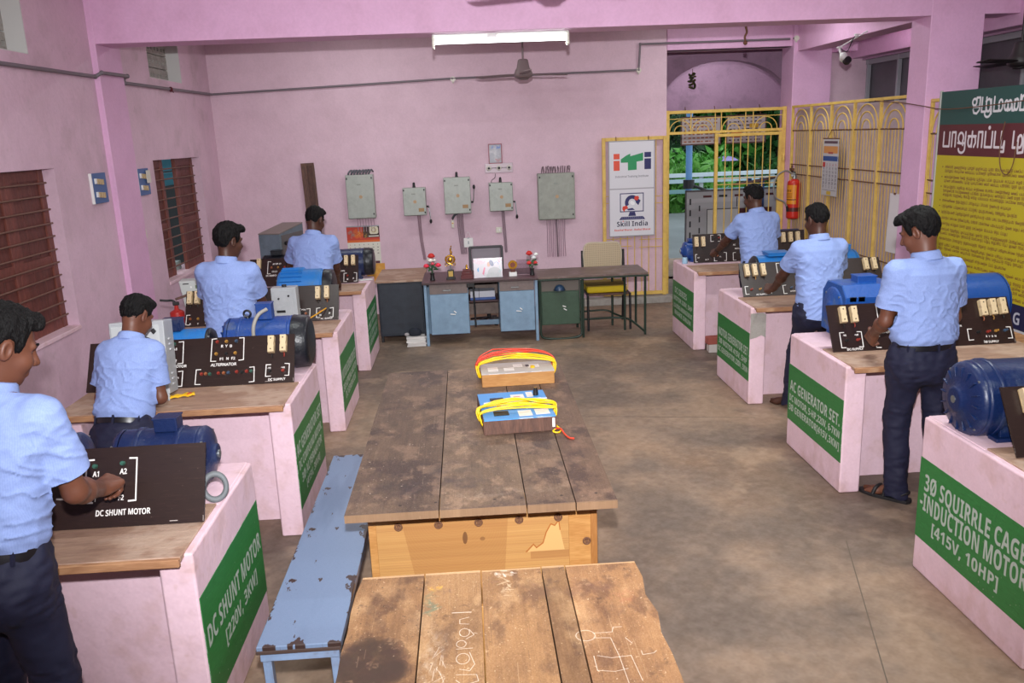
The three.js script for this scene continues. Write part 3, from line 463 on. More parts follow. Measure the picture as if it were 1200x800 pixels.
{ // yellow packet on the second left bench
  const t = thing('yellow_packet', 'crumpled yellow packet lying before the ALTERNATOR panel', 'packet', [-1.735, BH + .008, -4.78], .35);
  const g = new THREE.BoxGeometry(.16, .012, .04, 12, 1, 4); const p = g.attributes.position; for (let i = 0; i < p.count; i++) { const x = p.getX(i), z = p.getZ(i); p.setY(i, p.getY(i) + .006 + .008 * Math.abs(Math.sin(x * 60 + z * 30))); p.setZ(i, z * (1 - .5 * Math.exp(-x * x * 900))); } g.computeVertexNormals(); obj('packet', g, std(0xe8b81c, { roughness: .3 }), t); obj('stripe', B(.03, .003, .03, .05, .016, 0, .001), std(0xd85a20), t);
}
{ const t = thing('test_lead', 'orange yellow test lead hanging from the AC SUPPLY panel', 'wire', [0, 0, 0]); obj('wire', [T([[-1.2, .92, -6.82], [-1.27, .89, -6.72], [-1.36, .85, -6.66], [-1.45, .834, -6.6]], .0055, 24, 6), T([[-1.24, .9, -6.77], [-1.33, .86, -6.68], [-1.36, .834, -6.56], [-1.44, .83, -6.52]], .0055, 24, 6)], std(0xd89a1c, { roughness: .4 }), t); }
{ const t = thing('switch_box', 'white switch box standing on the floor at the left end of the second left bench', 'switch box', [-2.46, 0, -4.72], .25); obj('case', B(.15, .62, .12, 0, .31, 0, .01), M.pvcWhite, t); obj('switch', B(.03, .05, .015, 0, .56, .066, .004), M.white, t); for (const y of [.45, .6]) obj('screw', C(.006, .006, .006, .03, y, .062, 8, Math.PI / 2), M.rust, t); obj('rag', put(S(.09, -.02, .65, -.02, 14, 1.2, .3, .9), 0), std(0x7d7a78, { roughness: .9 }), t); }
{ // bricks under the farthest right bench's aisle corner
  const red = std(0x9c5348, { roughness: .9 }), wh = std(0xbfb7b2, { roughness: .9 });
  const b = thing('brick', 'loose red brick, topmost of the small stack at the farthest right bench', 'brick', [2.5, .085, -8.2], .08); obj('body', B(.22, .075, .1, 0, .0375, 0, .006), red, b);
  const c = thing('brick', 'whitewashed brick, lower one of the small stack at the farthest right bench', 'brick', [2.52, 0, -8.19], -.05); obj('body', B(.23, .085, .11, 0, .0425, 0, .006), wh, c);
}
{ const t = thing('glass_jar', 'small glass jar with a blue lid at the aisle end of the farthest right bench', 'jar', [2.33, T0, -8.86]); obj('jar', L([[0, 0], [.028, 0], [.03, .005], [.03, .06], [.022, .07], [0, .07]], 16), std(0x9cc0d8, { roughness: .2 }), t); obj('lid', C(.02, .02, .014, 0, .077, 0, 14), M.deep, t); }
{ const t = thing('paper_scrap', 'torn white paper under the navy motor on the farthest left bench', 'paper', [-1.1, BH + .006, -8.75], .3); obj('sheet', B(.14, .004, .08, 0, .002, 0, .001), M.white, t); }
// ------------------------------------------------------------------ plank tables, stool, boxes with cable
function plankTop(root, mat, x0, x1, z0, z1, y, th, cuts, W, Z0, ZL, edge) {
  // every plank its own mesh, uv spans the whole top so that stains run on
  cuts.forEach((c, i) => {
    const a = i ? cuts[i - 1] : 0, xa = mixn(x0, x1, a) + .0025, xb = mixn(x0, x1, c) - .0025, n = 14, jz = rr(-.012, .012), g = new THREE.BoxGeometry(xb - xa, th, z1 - z0 + jz, 4, 1, n), p = g.attributes.position;
    for (let k = 0; k < p.count; k++) { let px = p.getX(k) + (xa + xb) / 2, pz = p.getZ(k) + (z0 + z1) / 2; if (edge) px = edge(px, pz, i === 0 ? -1 : i === cuts.length - 1 ? 1 : 0); p.setXYZ(k, px, p.getY(k) + y - th / 2, pz); }
    g.computeVertexNormals(); const q = prep(g), pp = q.attributes.position, nn = q.attributes.normal, uv = q.attributes.uv;
    for (let k = 0; k < pp.count; k++) uv.setXY(k, (pp.getX(k) - x0) / (x1 - x0), Math.abs(nn.getZ(k)) > .7 ? (nn.getZ(k) > 0 ? (y - pp.getY(k)) * .06 : .99) : (z1 - pp.getZ(k)) / (z1 - z0));
    obj('plank', (q.userData.ownUV = true, q), mat, root);
  });
}
function woodCanvas(w, h, base, dark, sd, pre, draw) {
  const a = fbm(sd, 4, 5), b = fbm(sd + 7, 9, 5, .6), f = noise2(sd + 11, 256), c = noise2(sd + 17, 120), bc = hex(base), dc = hex(dark);
  return canvasTex(w, h, (x) => {
    const im = x.createImageData(w, h), d = im.data;
    for (let j = 0; j < h; j++) for (let i = 0; i < w; i++) { const u = i / w, v = j / h, k = (j * w + i) * 4; const fib = f(u * 1.2, v * .05) * .5 + f(u * .5, v * .03) * .5;
      let q = lerp3(bc, dc, clamp(sstep(.35, .7, a(u, v)) * .55 + (fib - .4) * .55 + sstep(.5, .75, b(u * 1.6, v * 1.2)) * .35)); q = pre(q, u, v, b, c, a); const n = (c(u * 3, v * 3) - .5) * 22; d[k] = clamp(q[0] + n, 0, 255); d[k + 1] = clamp(q[1] + n, 0, 255); d[k + 2] = clamp(q[2] + n, 0, 255); d[k + 3] = 255; }
    x.putImageData(im, 0, 0); draw(x, w, h);
  });
}
const blob = (x, cx, cy, rx, ry, col, n = 40, al = .12) => { for (let i = 0; i < n; i++) { x.fillStyle = `rgba(${col},${al * rnd()})`; const a = rnd() * 7, q = Math.sqrt(rnd()); x.beginPath(); x.ellipse(cx + Math.cos(a) * q * rx, cy + Math.sin(a) * q * ry, rr(.1, .4) * rx, rr(.1, .4) * ry, rnd() * 3, 0, 7); x.fill(); } };
const speck = (x, w, h, n, col, r0, r1) => { for (let i = 0; i < n; i++) { x.fillStyle = col; x.beginPath(); x.ellipse(rnd() * w, rnd() * h, rr(r0, r1), rr(r0, r1) * .7, rnd() * 3, 0, 7); x.fill(); } };
{ // far table: plank top on a pine packing crate
  const t = thing('plank_table', 'work table of dark worn planks on a pale wooden crate, holding the two wire-wrapped boxes', 'work table', [0, 0, 0]);
  // v runs from the near edge (bottom of the canvas) to the far edge
  const tx = woodCanvas(832, 1664, 0x735c49, 0x4f3e33, 301, (q, u, v, b, c) => { let o = q; o = lerp3(o, [70, 54, 48], sstep(.48, .68, b(u * .8 + .2, v * 1.3)) * .75); o = lerp3(o, [156, 126, 102], sstep(.5, .72, b(u * 2, v * 2.6 + .3)) * .6); if (c(u * 2, v * 4) > .93) o = lerp3(o, [196, 172, 150], .5); return o; },
    (x, w, h) => {
      x.scale(1, 1); blob(x, w * .1, h * .86, 130, 150, '52,42,44', 60); blob(x, w * .42, h * .83, 90, 130, '50,46,50', 50); blob(x, w * .07, h * .42, 80, 150, '60,46,44', 50); blob(x, w * .18, h * .12, 60, 60, '66,62,66', 40); blob(x, w * .9, h * .7, 60, 200, '70,52,46', 40); blob(x, w * .6, h * .93, 160, 30, '196,180,164', 40, .1);
      blob(x, w * .45, h * .55, 120, 200, '176,150,128', 40, .07);
      speck(x, w, h, 260, 'rgba(214,196,176,.6)', .6, 2.6); speck(x, w * .3, h, 80, 'rgba(224,206,186,.75)', 1, 4); speck(x, w, h, 60, 'rgba(40,32,30,.7)', 1, 4);
      [0, .345, .665, .845].forEach((c, i) => { x.fillStyle = ['rgba(60,44,38,.16)', 'rgba(176,150,120,.12)', 'rgba(70,54,44,.1)', 'rgba(84,56,44,.2)'][i]; x.fillRect(c * w, 0, ([.345, .665, .845, 1][i] - c) * w, h); });
      for (let i = 0; i < 260; i++) { x.strokeStyle = `rgba(${rnd() < .5 ? '50,38,32' : '196,170,144'},${rr(.1, .3)})`; x.lineWidth = rr(.6, 1.8); const a = rnd() * w, b = rnd() * h; x.beginPath(); x.moveTo(a, b); x.lineTo(a + rr(-3, 3), b + rr(20, 160)); x.stroke(); }
      for (let i = 0; i < 110; i++) { x.strokeStyle = `rgba(206,186,168,${rr(.1, .35)})`; x.lineWidth = rr(.6, 1.6); const a = rnd() * w, b = rnd() * h; x.beginPath(); x.moveTo(a, b); x.lineTo(a + rr(-60, 60), b + rr(-16, 16)); x.stroke(); }
      for (const [u, v] of [[.2, .965], [.33, .96], [.55, .962], [.65, .963], [.8, .962], [.93, .96], [.14, .03], [.35, .03], [.6, .03]]) { x.fillStyle = 'rgba(42,32,28,.9)'; x.beginPath(); x.arc(u * w, v * h, 5, 0, 7); x.fill(); }
      x.fillStyle = 'rgba(150,118,86,.7)'; x.fillRect(0, h - 6, w, 6);
    });
  const mt = mapped(tx, { roughness: .55, bumpMap: TX.wallBump, bumpScale: .004 });
  plankTop(t, mt, -.578, .575, -5.4, -3.228, .735, .034, [.345, .665, .845, 1]);
  // crate: front skin boards, side skins, back
  const fr = canvasTex(1024, 640, (x, w, h) => {
    x.fillStyle = '#b98a50'; x.fillRect(0, 0, w, h);
    for (let i = 0; i < 900; i++) { x.strokeStyle = `rgba(${rnd() < .5 ? '150,102,56' : '200,160,104'},.12)`; x.lineWidth = rr(1, 3); const yy = rnd() * h; x.beginPath(); x.moveTo(0, yy); x.bezierCurveTo(w * .3, yy + rr(-14, 14), w * .6, yy + rr(-14, 14), w, yy + rr(-6, 6)); x.stroke(); }
    x.fillStyle = 'rgba(150,98,54,.38)'; x.beginPath(); x.moveTo(130, 70); x.lineTo(705, 60); x.lineTo(640, h); x.lineTo(250, h); x.closePath(); x.fill();
    for (let i = 0; i < 26; i++) { x.strokeStyle = 'rgba(190,142,86,.22)'; x.lineWidth = 2; x.beginPath(); x.ellipse(400, 70 + i * 2, 60 + i * 12, 16 + i * 11, .08, .2, 2.9); x.stroke(); }
    x.fillStyle = 'rgba(96,62,36,.75)'; x.beginPath(); x.ellipse(467, 182, 13, 28, .05, 0, 7); x.fill(); x.fillStyle = 'rgba(120,80,46,.6)'; x.beginPath(); x.ellipse(560, 190, 14, 9, 0, 0, 7); x.fill();
    x.fillStyle = '#d0a468'; x.beginPath(); x.moveTo(800, 262); [[836, 232], [850, 246], [886, 226], [905, 180], [931, 144], [950, 152], [972, 130], [978, 172], [1000, 262]].forEach((p) => x.lineTo(...p)); x.lineTo(1024, 264); x.lineTo(800, 264); x.fill(); x.strokeStyle = '#a4622c'; x.lineWidth = 6; x.beginPath(); x.moveTo(790, 264); [[832, 230], [848, 246], [884, 226], [903, 178], [929, 142], [950, 150], [972, 128], [978, 172]].forEach((p) => x.lineTo(...p)); x.stroke();
    x.fillStyle = 'rgba(150,100,56,.5)'; x.fillRect(815, 262, 209, 34);
  });
  const fg = new THREE.BoxGeometry(.86, .695, .014); fg.userData.ownUV = true; obj('front_skin', fg.translate(-.045, .352, -3.437), mapped(fr, { roughness: .5 }), t);
  obj('corner_post', BB(.385, .5, .005, .7, -3.5, -3.43, .004), M.pine, t); obj('corner_post', BB(.485, .515, .005, .7, -3.5, -3.425, .003), M.pineDark, t); obj('corner_post', BB(-.51, -.475, .005, .7, -3.5, -3.428, .003), M.pine, t);
  obj('side_skin', BB(-.505, -.49, .005, .7, -5.2, -3.5, .003), M.pine, t); obj('side_skin', BB(.49, .505, .005, .7, -5.2, -3.5, .003), M.pine, t); obj('back_skin', BB(-.5, .5, .005, .7, -5.21, -5.195, .003), M.pine, t);
  for (const [x, y] of [[-.376, .574], [-.198, .574], [-.019, .574], [.163, .575], [.339, .576], [.466, .452]]) obj('screw', [put(new THREE.TorusGeometry(.015, .0045, 8, 16), x, y, -3.427), C(.009, .009, .006, x, y, -3.427, 8, Math.PI / 2)], M.rust, t);
}
{ // near table, light worn planks with chalk marks and a torn right edge
  const t = thing('plank_table', 'nearest table of pale scarred planks with chalk scribbles and a ragged right edge', 'work table', [0, 0, 0]);
  const tx = woodCanvas(896, 1344, 0x97704a, 0x6e4e34, 331, (q, u, v, b, c, a) => { let o = q; o = lerp3(o, [84, 58, 42], sstep(.54, .72, b(u * 1.4, v * 1.2)) * .6); o = lerp3(o, [196, 158, 114], sstep(.5, .7, a(u * 2 + .3, v * 2)) * .5); if (c(u * 2, v * 2) > .94) o = lerp3(o, [226, 204, 172], .6); return o; },
    (x, w, h) => {   // far edge is at the top of the canvas
      blob(x, w * .09, h * .33, 90, 110, '56,38,30', 420, .26); blob(x, w * .14, h * .42, 80, 70, '66,46,36', 80, .14); blob(x, w * .2, h * .5, 110, 70, '84,54,38', 80, .12);
      blob(x, w * .26, h * .13, 18, 70, '84,106,88', 30, .3); blob(x, w * .275, h * .06, 22, 20, '222,168,54', 20, .4); blob(x, w * .62, h * .1, 60, 70, '92,64,48', 60); blob(x, w * .78, h * .1, 90, 34, '90,62,54', 60); blob(x, w * .9, h * .14, 40, 40, '176,104,74', 30); blob(x, w * .86, h * .2, 40, 26, '80,56,48', 30); blob(x, w * .3, h * .08, 26, 20, '70,52,50', 30); blob(x, w * .48, h * .05, 40, 22, '80,58,50', 30);
      speck(x, w, h, 320, 'rgba(232,212,186,.55)', .6, 3); speck(x, w, h, 90, 'rgba(60,44,34,.7)', 1, 3.4); speck(x, w * .3, h * .5, 60, 'rgba(60,44,34,.8)', 1.5, 3.4);
      const ch = (pts, wd = 4, al = .8) => { x.strokeStyle = `rgba(242,236,228,${al})`; x.lineWidth = wd; x.lineCap = x.lineJoin = 'round'; x.beginPath(); pts.forEach((p, i) => i ? x.lineTo(p[0] * w, p[1] * h) : x.moveTo(p[0] * w, p[1] * h)); x.stroke(); };
      [0, .235, .435, .65, .735].forEach((c, i) => { x.fillStyle = ['rgba(90,60,40,.14)', 'rgba(210,176,130,.12)', 'rgba(196,150,100,.14)', 'rgba(80,58,42,.2)', 'rgba(196,140,92,.14)'][i]; x.fillRect(c * w, 0, ([.235, .435, .65, .735, 1][i] - c) * w, h); });
      for (let i = 0; i < 240; i++) { x.strokeStyle = `rgba(${rnd() < .6 ? '70,48,34' : '222,196,160'},${rr(.1, .32)})`; x.lineWidth = rr(.6, 2); const a = rnd() * w, b = rnd() * h; x.beginPath(); x.moveTo(a, b); x.lineTo(a + rr(-4, 4), b + rr(16, 130)); x.stroke(); }
      for (let i = 0; i < 60; i++) blob(x, rnd() * w, rnd() * h * .6, rr(6, 26), rr(6, 30), rnd() < .6 ? '74,50,36' : '214,180,138', 14, .22);
      // script scribble running down the second plank (x, z in metres on the top)
      const G = (l, wd = 1.9, al = .62) => ch(l.map(([X, Z]) => [(X + .452) / 1.004, (Z + 2.712) / 1.562]), wd, al), lp = (X, Z, rx, rz) => { const p = []; for (let i = 0; i <= 18; i++) p.push([X + Math.cos(i / 18 * 6.3) * rx, Z + Math.sin(i / 18 * 6.3) * rz]); G(p); };
      G([[-.115, -2.451], [-.053, -2.449]], 3.4); G([[-.06, -2.42], [-.09, -2.41], [-.09, -2.385], [-.06, -2.38]]); lp(-.075, -2.335, .016, .022); G([[-.06, -2.35], [-.045, -2.32], [-.07, -2.3]]); lp(-.085, -2.275, .015, .018); G([[-.1, -2.25], [-.05, -2.25]]); lp(-.08, -2.2, .02, .026); G([[-.06, -2.23], [-.045, -2.17], [-.06, -2.14], [-.09, -2.15]]); G([[-.1, -2.125], [-.04, -2.12], [-.035, -2.09], [-.08, -2.075], [-.1, -2.1]]); G([[-.045, -2.33], [-.035, -2.325]]);
      for (let i = 0; i < 70; i++) { const X = rr(-.2, -.13), Z = rr(-2.36, -2.02); G([[X, Z], [X + rr(-.02, .03), Z + rr(0, .05)]], rr(5, 16), .055); } for (let i = 0; i < 14; i++) { const X = rr(-.2, -.13), Z = rr(-2.34, -2.04); G([[X, Z], [X + rr(-.03, .03), Z + rr(.02, .06)]], 1.8, .4); }
      // circuit sketch on the right planks
      lp(.3, -2.275, .03, .028); G([[.325, -2.285], [.385, -2.285], [.392, -2.31], [.42, -2.31]]); G([[.325, -2.26], [.375, -2.255], [.385, -2.16], [.39, -2.02]]); G([[.32, -2.17], [.36, -2.155], [.42, -2.16], [.43, -2.04]]); G([[.31, -2.17], [.31, -2.1], [.36, -2.09], [.4, -2.1]]); G([[.42, -2.25], [.435, -2.22]]); G([[.455, -2.18], [.455, -2.16], [.49, -2.165], [.5, -2.175]]);
      blob(x, w * .515, h * .02, 34, 20, '238,236,230', 16, .6); blob(x, w * .52, h * .07, 12, 70, '226,206,176', 24, .4); x.fillStyle = 'rgba(210,170,126,.7)'; x.fillRect(0, 0, w, 8);
    });
  const mt = mapped(tx, { roughness: .55, bumpMap: TX.wallBump, bumpScale: .005 });
  const edge = (x, z, s) => s > 0 && x > .5 ? x - .008 + Math.sin(z * 31) * .005 + Math.sin(z * 77 + 2) * .004 : s < 0 && x < -.42 ? x + Math.sin(z * 23) * .003 + (z < -2.68 ? .012 : 0) : x;
  plankTop(t, mt, -.452, .552, -2.712, -1.15, .735, .036, [.235, .435, .65, .735, 1], 0, 0, 0, edge);
  obj('front_skin', BB(-.4, .5, .005, .698, -1.3, -1.28, .004), M.pine, t); obj('back_skin', BB(-.4, .5, .005, .698, -2.56, -2.54, .004), M.pine, t); obj('side_skin', BB(-.42, -.4, .005, .698, -2.56, -1.28, .004), M.pine, t); obj('side_skin', BB(.48, .5, .005, .698, -2.56, -1.28, .004), M.pine, t);
}
{ // long blue stool
  const chip = fbm(351, 6, 5, .6), c2 = noise2(355, 60), a = fbm(359, 3, 4);
  const tx = dataTex(512, 1024, (u, v) => { let q = lerp3([118, 138, 168], [104, 123, 152], sstep(.4, .7, a(u, v))); const ed = Math.min(u, 1 - u) * .3, e2 = Math.min(v, 1 - v) * 1.8; const k = chip(u * 1.3, v * 4), near = Math.min(ed, e2); if (k > .60 + Math.min(.22, near * 2.6)) q = [64, 48, 44]; else if (c2(u * 4, v * 8) > .985) q = [74, 58, 56]; const n = (c2(u * 5, v * 9) - .5) * 8; return [q[0] + n, q[1] + n, q[2] + n]; });
  tx.repeat.set(1, 1);
  const mt = mapped(tx, { roughness: .32 }), t = thing('long_stool', 'long pale blue painted bench stool with chipped edges beside the plank tables', 'stool', [0, 0, 0]);
  const g = new RoundedBoxGeometry(.31, .022, 1.9, 2, .004); g.translate(-.70, .449, -3.7); const q = prep(g), p = q.attributes.position, nn = q.attributes.normal, uv = q.attributes.uv; for (let i = 0; i < p.count; i++) uv.setXY(i, (p.getX(i) + .855) / .31, (p.getZ(i) + 4.65) / 1.9); q.userData.ownUV = true; obj('seat_board', q, mt, t);
  const pb = mapped(plaster(0x8aa2c4, 0x5b4a48, .45, 361, .8, 128), { roughness: .35 }), eb = std(0x4b3a34, { roughness: .7 });
  obj('worn_edge', [BB(-.856, -.546, .43, .444, -2.752, -2.746, .002), BB(-.858, -.853, .43, .444, -4.64, -2.75, .002)], eb, t);
  obj('apron', BB(-.845, -.555, .395, .438, -2.775, -2.755, .003), pb, t); obj('apron', BB(-.845, -.555, .395, .438, -4.64, -4.62, .003), pb, t); obj('rail', BB(-.845, -.83, .395, .438, -4.62, -2.77, .003), pb, t); obj('rail', BB(-.57, -.555, .395, .438, -4.62, -2.77, .003), pb, t);
  for (const z of [-2.78, -4.61]) for (const x of [-.825, -.575]) obj('leg', flat([x, .435, z], [x + (x < -.7 ? .012 : .012), 0, z + .015], .034, .034), pb, t);
  const r = thing('steel_rod', 'rusty dark angle iron leaning under the blue stool', 'iron bar', [0, 0, 0]); obj('bar', flat([-.63, .0, -2.98], [-.6, .37, -3.2], .03, .03), mapped(plaster(0x3c3a36, 0x6e6a60, .9, 365, .3, 128), { roughness: .7 }), r);
}
// two small trainer boxes wrapped in wire, on the far table
function wireLoops(n, col, hx, y0, z0, zr, rise) { // long flat loops wound round the box ends
  const g = []; for (let i = 0; i < n; i++) { const k = rr(-.03, .03), h = rise + rr(-.012, .014), zz = z0 + rr(-zr, zr), e = hx + rr(.004, .02);
    g.push(T([[-e * .6, y0 + h + .004, zz + k], [0, y0 + h + rr(.004, .02), zz + rr(-.02, .02)], [e * .6, y0 + h, zz - k], [e * .97, y0 + h * .55, zz - k * .6], [e + .012, y0 + .01, zz + .01], [e, y0 - .05, zz + .02], [e * .95, y0 - .062, zz]], .0042, 44, 6), T([[-e * .6, y0 + h + .004, zz + k], [-e * .97, y0 + h * .5, zz + k * .6], [-e - .012, y0, zz + .014], [-e, y0 - .05, zz + .024], [-e * .95, y0 - .062, zz]], .0042, 26, 6)); } return g;
}
{
  const t = thing('trainer_box', 'blue topped wooden trainer box wound with yellow wire on the far plank table', 'trainer box', [.208, .736, -4.335], .06);
  obj('side_board', [B(.372, .078, .012, 0, .039, .222, .002)], M.brownWood, t); obj('side_board', [B(.372, .078, .012, 0, .039, -.222, .002)], M.brownWood, t); obj('side_board', B(.012, .078, .45, -.186, .039, 0, .002), M.brownWood, t); obj('side_board', B(.012, .078, .45, .186, .039, 0, .002), M.brownWood, t);
  const tx = canvasTex(512, 640, (x, w, h) => { x.fillStyle = '#4b94d6'; x.fillRect(0, 0, w, h); speck(x, w, h, 90, 'rgba(20,40,70,.6)', 1, 3); speck(x, w, h, 60, 'rgba(190,214,236,.5)', 1, 4);
    const lab = (a, b, c, d) => { x.fillStyle = '#e9e2dc'; x.fillRect(a * w, b * h, c * w, d * h); x.strokeStyle = '#5a4f58'; x.lineWidth = 2; for (let i = 1; i < 4; i++) { x.beginPath(); x.moveTo((a + .02) * w, (b + d * i / 4) * h); x.lineTo((a + c * rr(.6, .95)) * w, (b + d * i / 4 + rr(-.003, .003)) * h); x.stroke(); } };
    lab(.48, .12, .2, .26); lab(.72, .05, .1, .2); lab(.74, .3, .18, .1); lab(.5, .74, .19, .2); lab(.74, .72, .2, .2); x.fillStyle = '#c83c34'; x.fillRect(.52 * w, .2 * h, .1 * w, .02 * h); });
  const g = new THREE.BoxGeometry(.376, .006, .46); g.userData.ownUV = true; obj('top_panel', g.translate(0, .08, 0), mapped(tx, { roughness: .4 }), t);
  obj('meter_window', B(.075, .004, .05, -.09, .085, -.1, .001), M.black, t); obj('meter_window', B(.08, .004, .07, -.09, .085, .14, .001), M.black, t); obj('knob', [C(.014, .016, .03, .135, .1, -.14, 16), C(.01, .01, .012, .135, .12, -.14, 14)], M.black, t); obj('knob_cap', C(.009, .009, .004, .135, .127, -.14, 14), M.brass, t); obj('push_button', C(.01, .011, .012, -.09, .09, .02, 14), std(0xc83c34), t);
  obj('paint_splash', B(.014, .05, .003, .176, .045, .229, .001), M.white, t);
  const w = thing('wire_coil', 'yellow wire wound round the blue topped trainer box', 'wire', [.208, .736, -4.335], .06); obj('coil', wireLoops(11, 0, .186, .085, .075, .07, .022), M.yellowWire, w); obj('strand', [T([[-.17, .1, .0], [0, .115, .02], [.18, .1, -.02]], .004, 20, 6)], std(0xc8ccd2, { roughness: .4 }), w);
  obj('loose_end', T([[.19, .02, .2], [.21, .006, .25], [.185, .006, .28], [.165, .01, .27], [.18, .012, .245]], .0045, 24, 6), M.yellowWire, w);
  const r = thing('wire_offcut', 'short orange red wire end lying by the blue topped box', 'wire', [0, 0, 0]); obj('wire', T([[.4, .742, -4.13], [.43, .75, -4.1], [.445, .742, -4.04], [.465, .741, -3.98], [.485, .741, -3.97]], .005, 24, 6), M.redWire, r);
}
{
  const t = thing('trainer_box', 'pale wooden trainer box with grey top at the far end of the plank table', 'trainer box', [.262, .736, -5.075], .035);
  obj('side_board', B(.45, .08, .012, 0, .04, .112, .002), M.pine, t); obj('side_board', B(.45, .08, .012, 0, .04, -.112, .002), M.pine, t); obj('side_board', B(.012, .08, .23, -.22, .04, 0, .002), M.pine, t); obj('side_board', B(.012, .08, .23, .22, .04, 0, .002), M.pine, t);
  const tx = canvasTex(512, 256, (x, w, h) => { x.fillStyle = '#b9b4b0'; x.fillRect(0, 0, w, h); const lab = (a, b, c, d) => { x.fillStyle = '#ece8e6'; x.fillRect(a * w, b * h, c * w, d * h); x.fillStyle = '#8a8690'; for (let i = 1; i < 3; i++) x.fillRect((a + .01) * w, (b + d * i / 3) * h, c * w * .8, 3); }; lab(.1, .4, .14, .4); lab(.32, .5, .14, .3); lab(.46, .2, .13, .3); lab(.66, .3, .16, .3); x.fillStyle = '#3a3a44'; x.fillRect(.63 * w, .3 * h, .05 * w, .2 * h); speck(x, w, h, 40, 'rgba(90,80,80,.5)', 1, 3); });
  const g = new THREE.BoxGeometry(.455, .006, .235); g.userData.ownUV = true; obj('top_panel', g.translate(0, .082, 0), mapped(tx, { roughness: .45 }), t); obj('knob', C(.014, .015, .012, .1, .091, .03, 16), std(0xd8b01c), t);
  const w = thing('wire_coil', 'yellow wire wound round the pale wooden trainer box', 'wire', [.262, .736, -5.075], .035); obj('coil', wireLoops(8, 0, .222, .09, -.045, .04, .05), M.yellowWire, w);
  const v = thing('wire_coil', 'red wire wound round the pale wooden trainer box behind the yellow wire', 'wire', [.262, .736, -5.075], .035); obj('coil', wireLoops(6, 0, .226, .09, -.085, .035, .066), M.redWire, v);
}
// ------------------------------------------------------------------ desks and what stands on them
{
  const t = thing('side_cabinet', 'dark navy cabinet with a brown wooden top left of the blue desk', 'cabinet', [-.81, 0, -9.72]);
  obj('case', BB(-.24, .27, .07, .69, -.36, .41, .006), M.darkCab, t); obj('cabinet_top', BB(-.26, .29, .69, .715, -.44, .44, .004), M.ply, t);
  obj('door_panel', BB(-.225, .255, .09, .67, .405, .417, .004), M.darkCab, t); for (const [x, z] of [[-.22, .38], [.24, .38], [-.22, -.34], [.24, -.34]]) obj('leg', B(.03, .075, .03, x, .037, z, .003), M.black, t);
  const n = 5; for (let i = 0; i < n; i++) { const p = thing('paper_pad', ['lowest pad of the loose paper stack on the floor by the desk', 'second lowest pad of the loose paper stack on the floor', 'middle pad of the loose paper stack on the floor', 'second highest pad of the loose paper stack on the floor', 'topmost pad of the loose paper stack on the floor by the desk'][i], 'papers', [-.635 + rr(-.012, .012), i * .021, -9.12 + rr(-.015, .015)], rr(-.12, .12)); obj('sheets', B(.21, .02, .16, 0, .01, 0, .003), std([0xd9d6d4, 0xcfcac8, 0xe2dfdc][i % 3], { roughness: .8 }), p); }
  const r = thing('dark_rag', 'dark blue crumpled rag on top of the paper stack', 'rag', [-.65, .104, -9.15]); obj('cloth', put(S(.075, 0, .035, 0, 16, 1, .75, .7), 0), std(0x20242f, { roughness: .95 }), r); obj('corner', S(.03, -.09, .02, .02, 10, 1, .7, .8), std(0x9a9698, { roughness: .9 }), r);
}
{
  const t = thing('office_desk', 'steel office desk with two pale blue pedestals and a maroon top', 'desk', [.1, 0, -9.35]);
  obj('desk_top', BB(-.63, .64, .7, .725, -.35, .36, .005), M.laminate, t); obj('edge_band', BB(-.632, .642, .695, .715, .355, .366, .003), std(0x3a2628, { roughness: .5 }), t);
  for (const [x0, x1] of [[-.56, -.13], [.21, .6]]) { obj('pedestal', BB(x0, x1, .12, .69, -.3, .3, .006), M.paleBlue, t); const d = obj('drawer', BB(x0 + .005, x1 - .005, .58, .69, .3, .312, .004), mapped(plaster(0x7d6f6c, 0x5f5452, .5, 401, .5, 128), { roughness: .45 }), t); obj('handle', B(.09, .012, .016, (x0 + x1) / 2 - .02, .62, .32, .004), M.steel, d); obj('door_panel', BB(x0 + .005, x1 - .005, .125, .57, .3, .31, .004), M.paleBlue, t); }
  // flower shaped chrome pulls and scratched paint
  for (const x of [-.31, .42]) obj('pull', [put(new THREE.CapsuleGeometry(.005, .05, 3, 8), x, .35, .318, 0, 0, 1.45), put(new THREE.CapsuleGeometry(.006, .025, 3, 8), x + .025, .375, .318, 0, 0, .9)], std(0xf0f0ee, { roughness: .3 }), t);
  for (const [x, z] of [[-.6, .3], [.62, .3], [-.6, -.3], [.62, -.3]]) obj('leg', B(.032, .7, .032, x, .35, z, .004), M.paleBlue, t);
  obj('modesty_panel', BB(-.13, .21, .1, .16, -.2, -.185, .003), M.paleBlue, t); obj('shelf', BB(-.13, .21, .43, .445, -.32, .1, .003), M.laminate, t); obj('back_panel', BB(-.6, .62, .2, .69, -.335, -.325, .003), mapped(plaster(0x8b7a72, 0x6a5a55, .6, 405, .6, 128)), t);
  const f = thing('box_file', 'blue and white box file on the shelf under the blue desk', 'box file', [.13, .445, -9.4]); obj('spine', B(.28, .1, .2, 0, .05, 0, .004), std(0xd9dbe6, { roughness: .6 }), f); obj('spine_strip', B(.285, .03, .204, 0, .015, 0, .003), std(0x4a66a8, { roughness: .6 }), f); obj('divider', B(.004, .1, .204, -.04, .05, .0), M.black, f);
  const l = thing('desk_lamp_arm', 'black clamp arm hanging in the kneehole of the blue desk', 'clamp arm', [0, 0, 0]); obj('arm', T([[-.02, .68, -9.06], [.02, .66, -9.04], [.03, .55, -9.03], [.035, .2, -9.02]], .011, 24, 8), M.black, l); obj('clamp', B(.09, .05, .05, .0, .665, -9.05, .008), M.black, l);
}
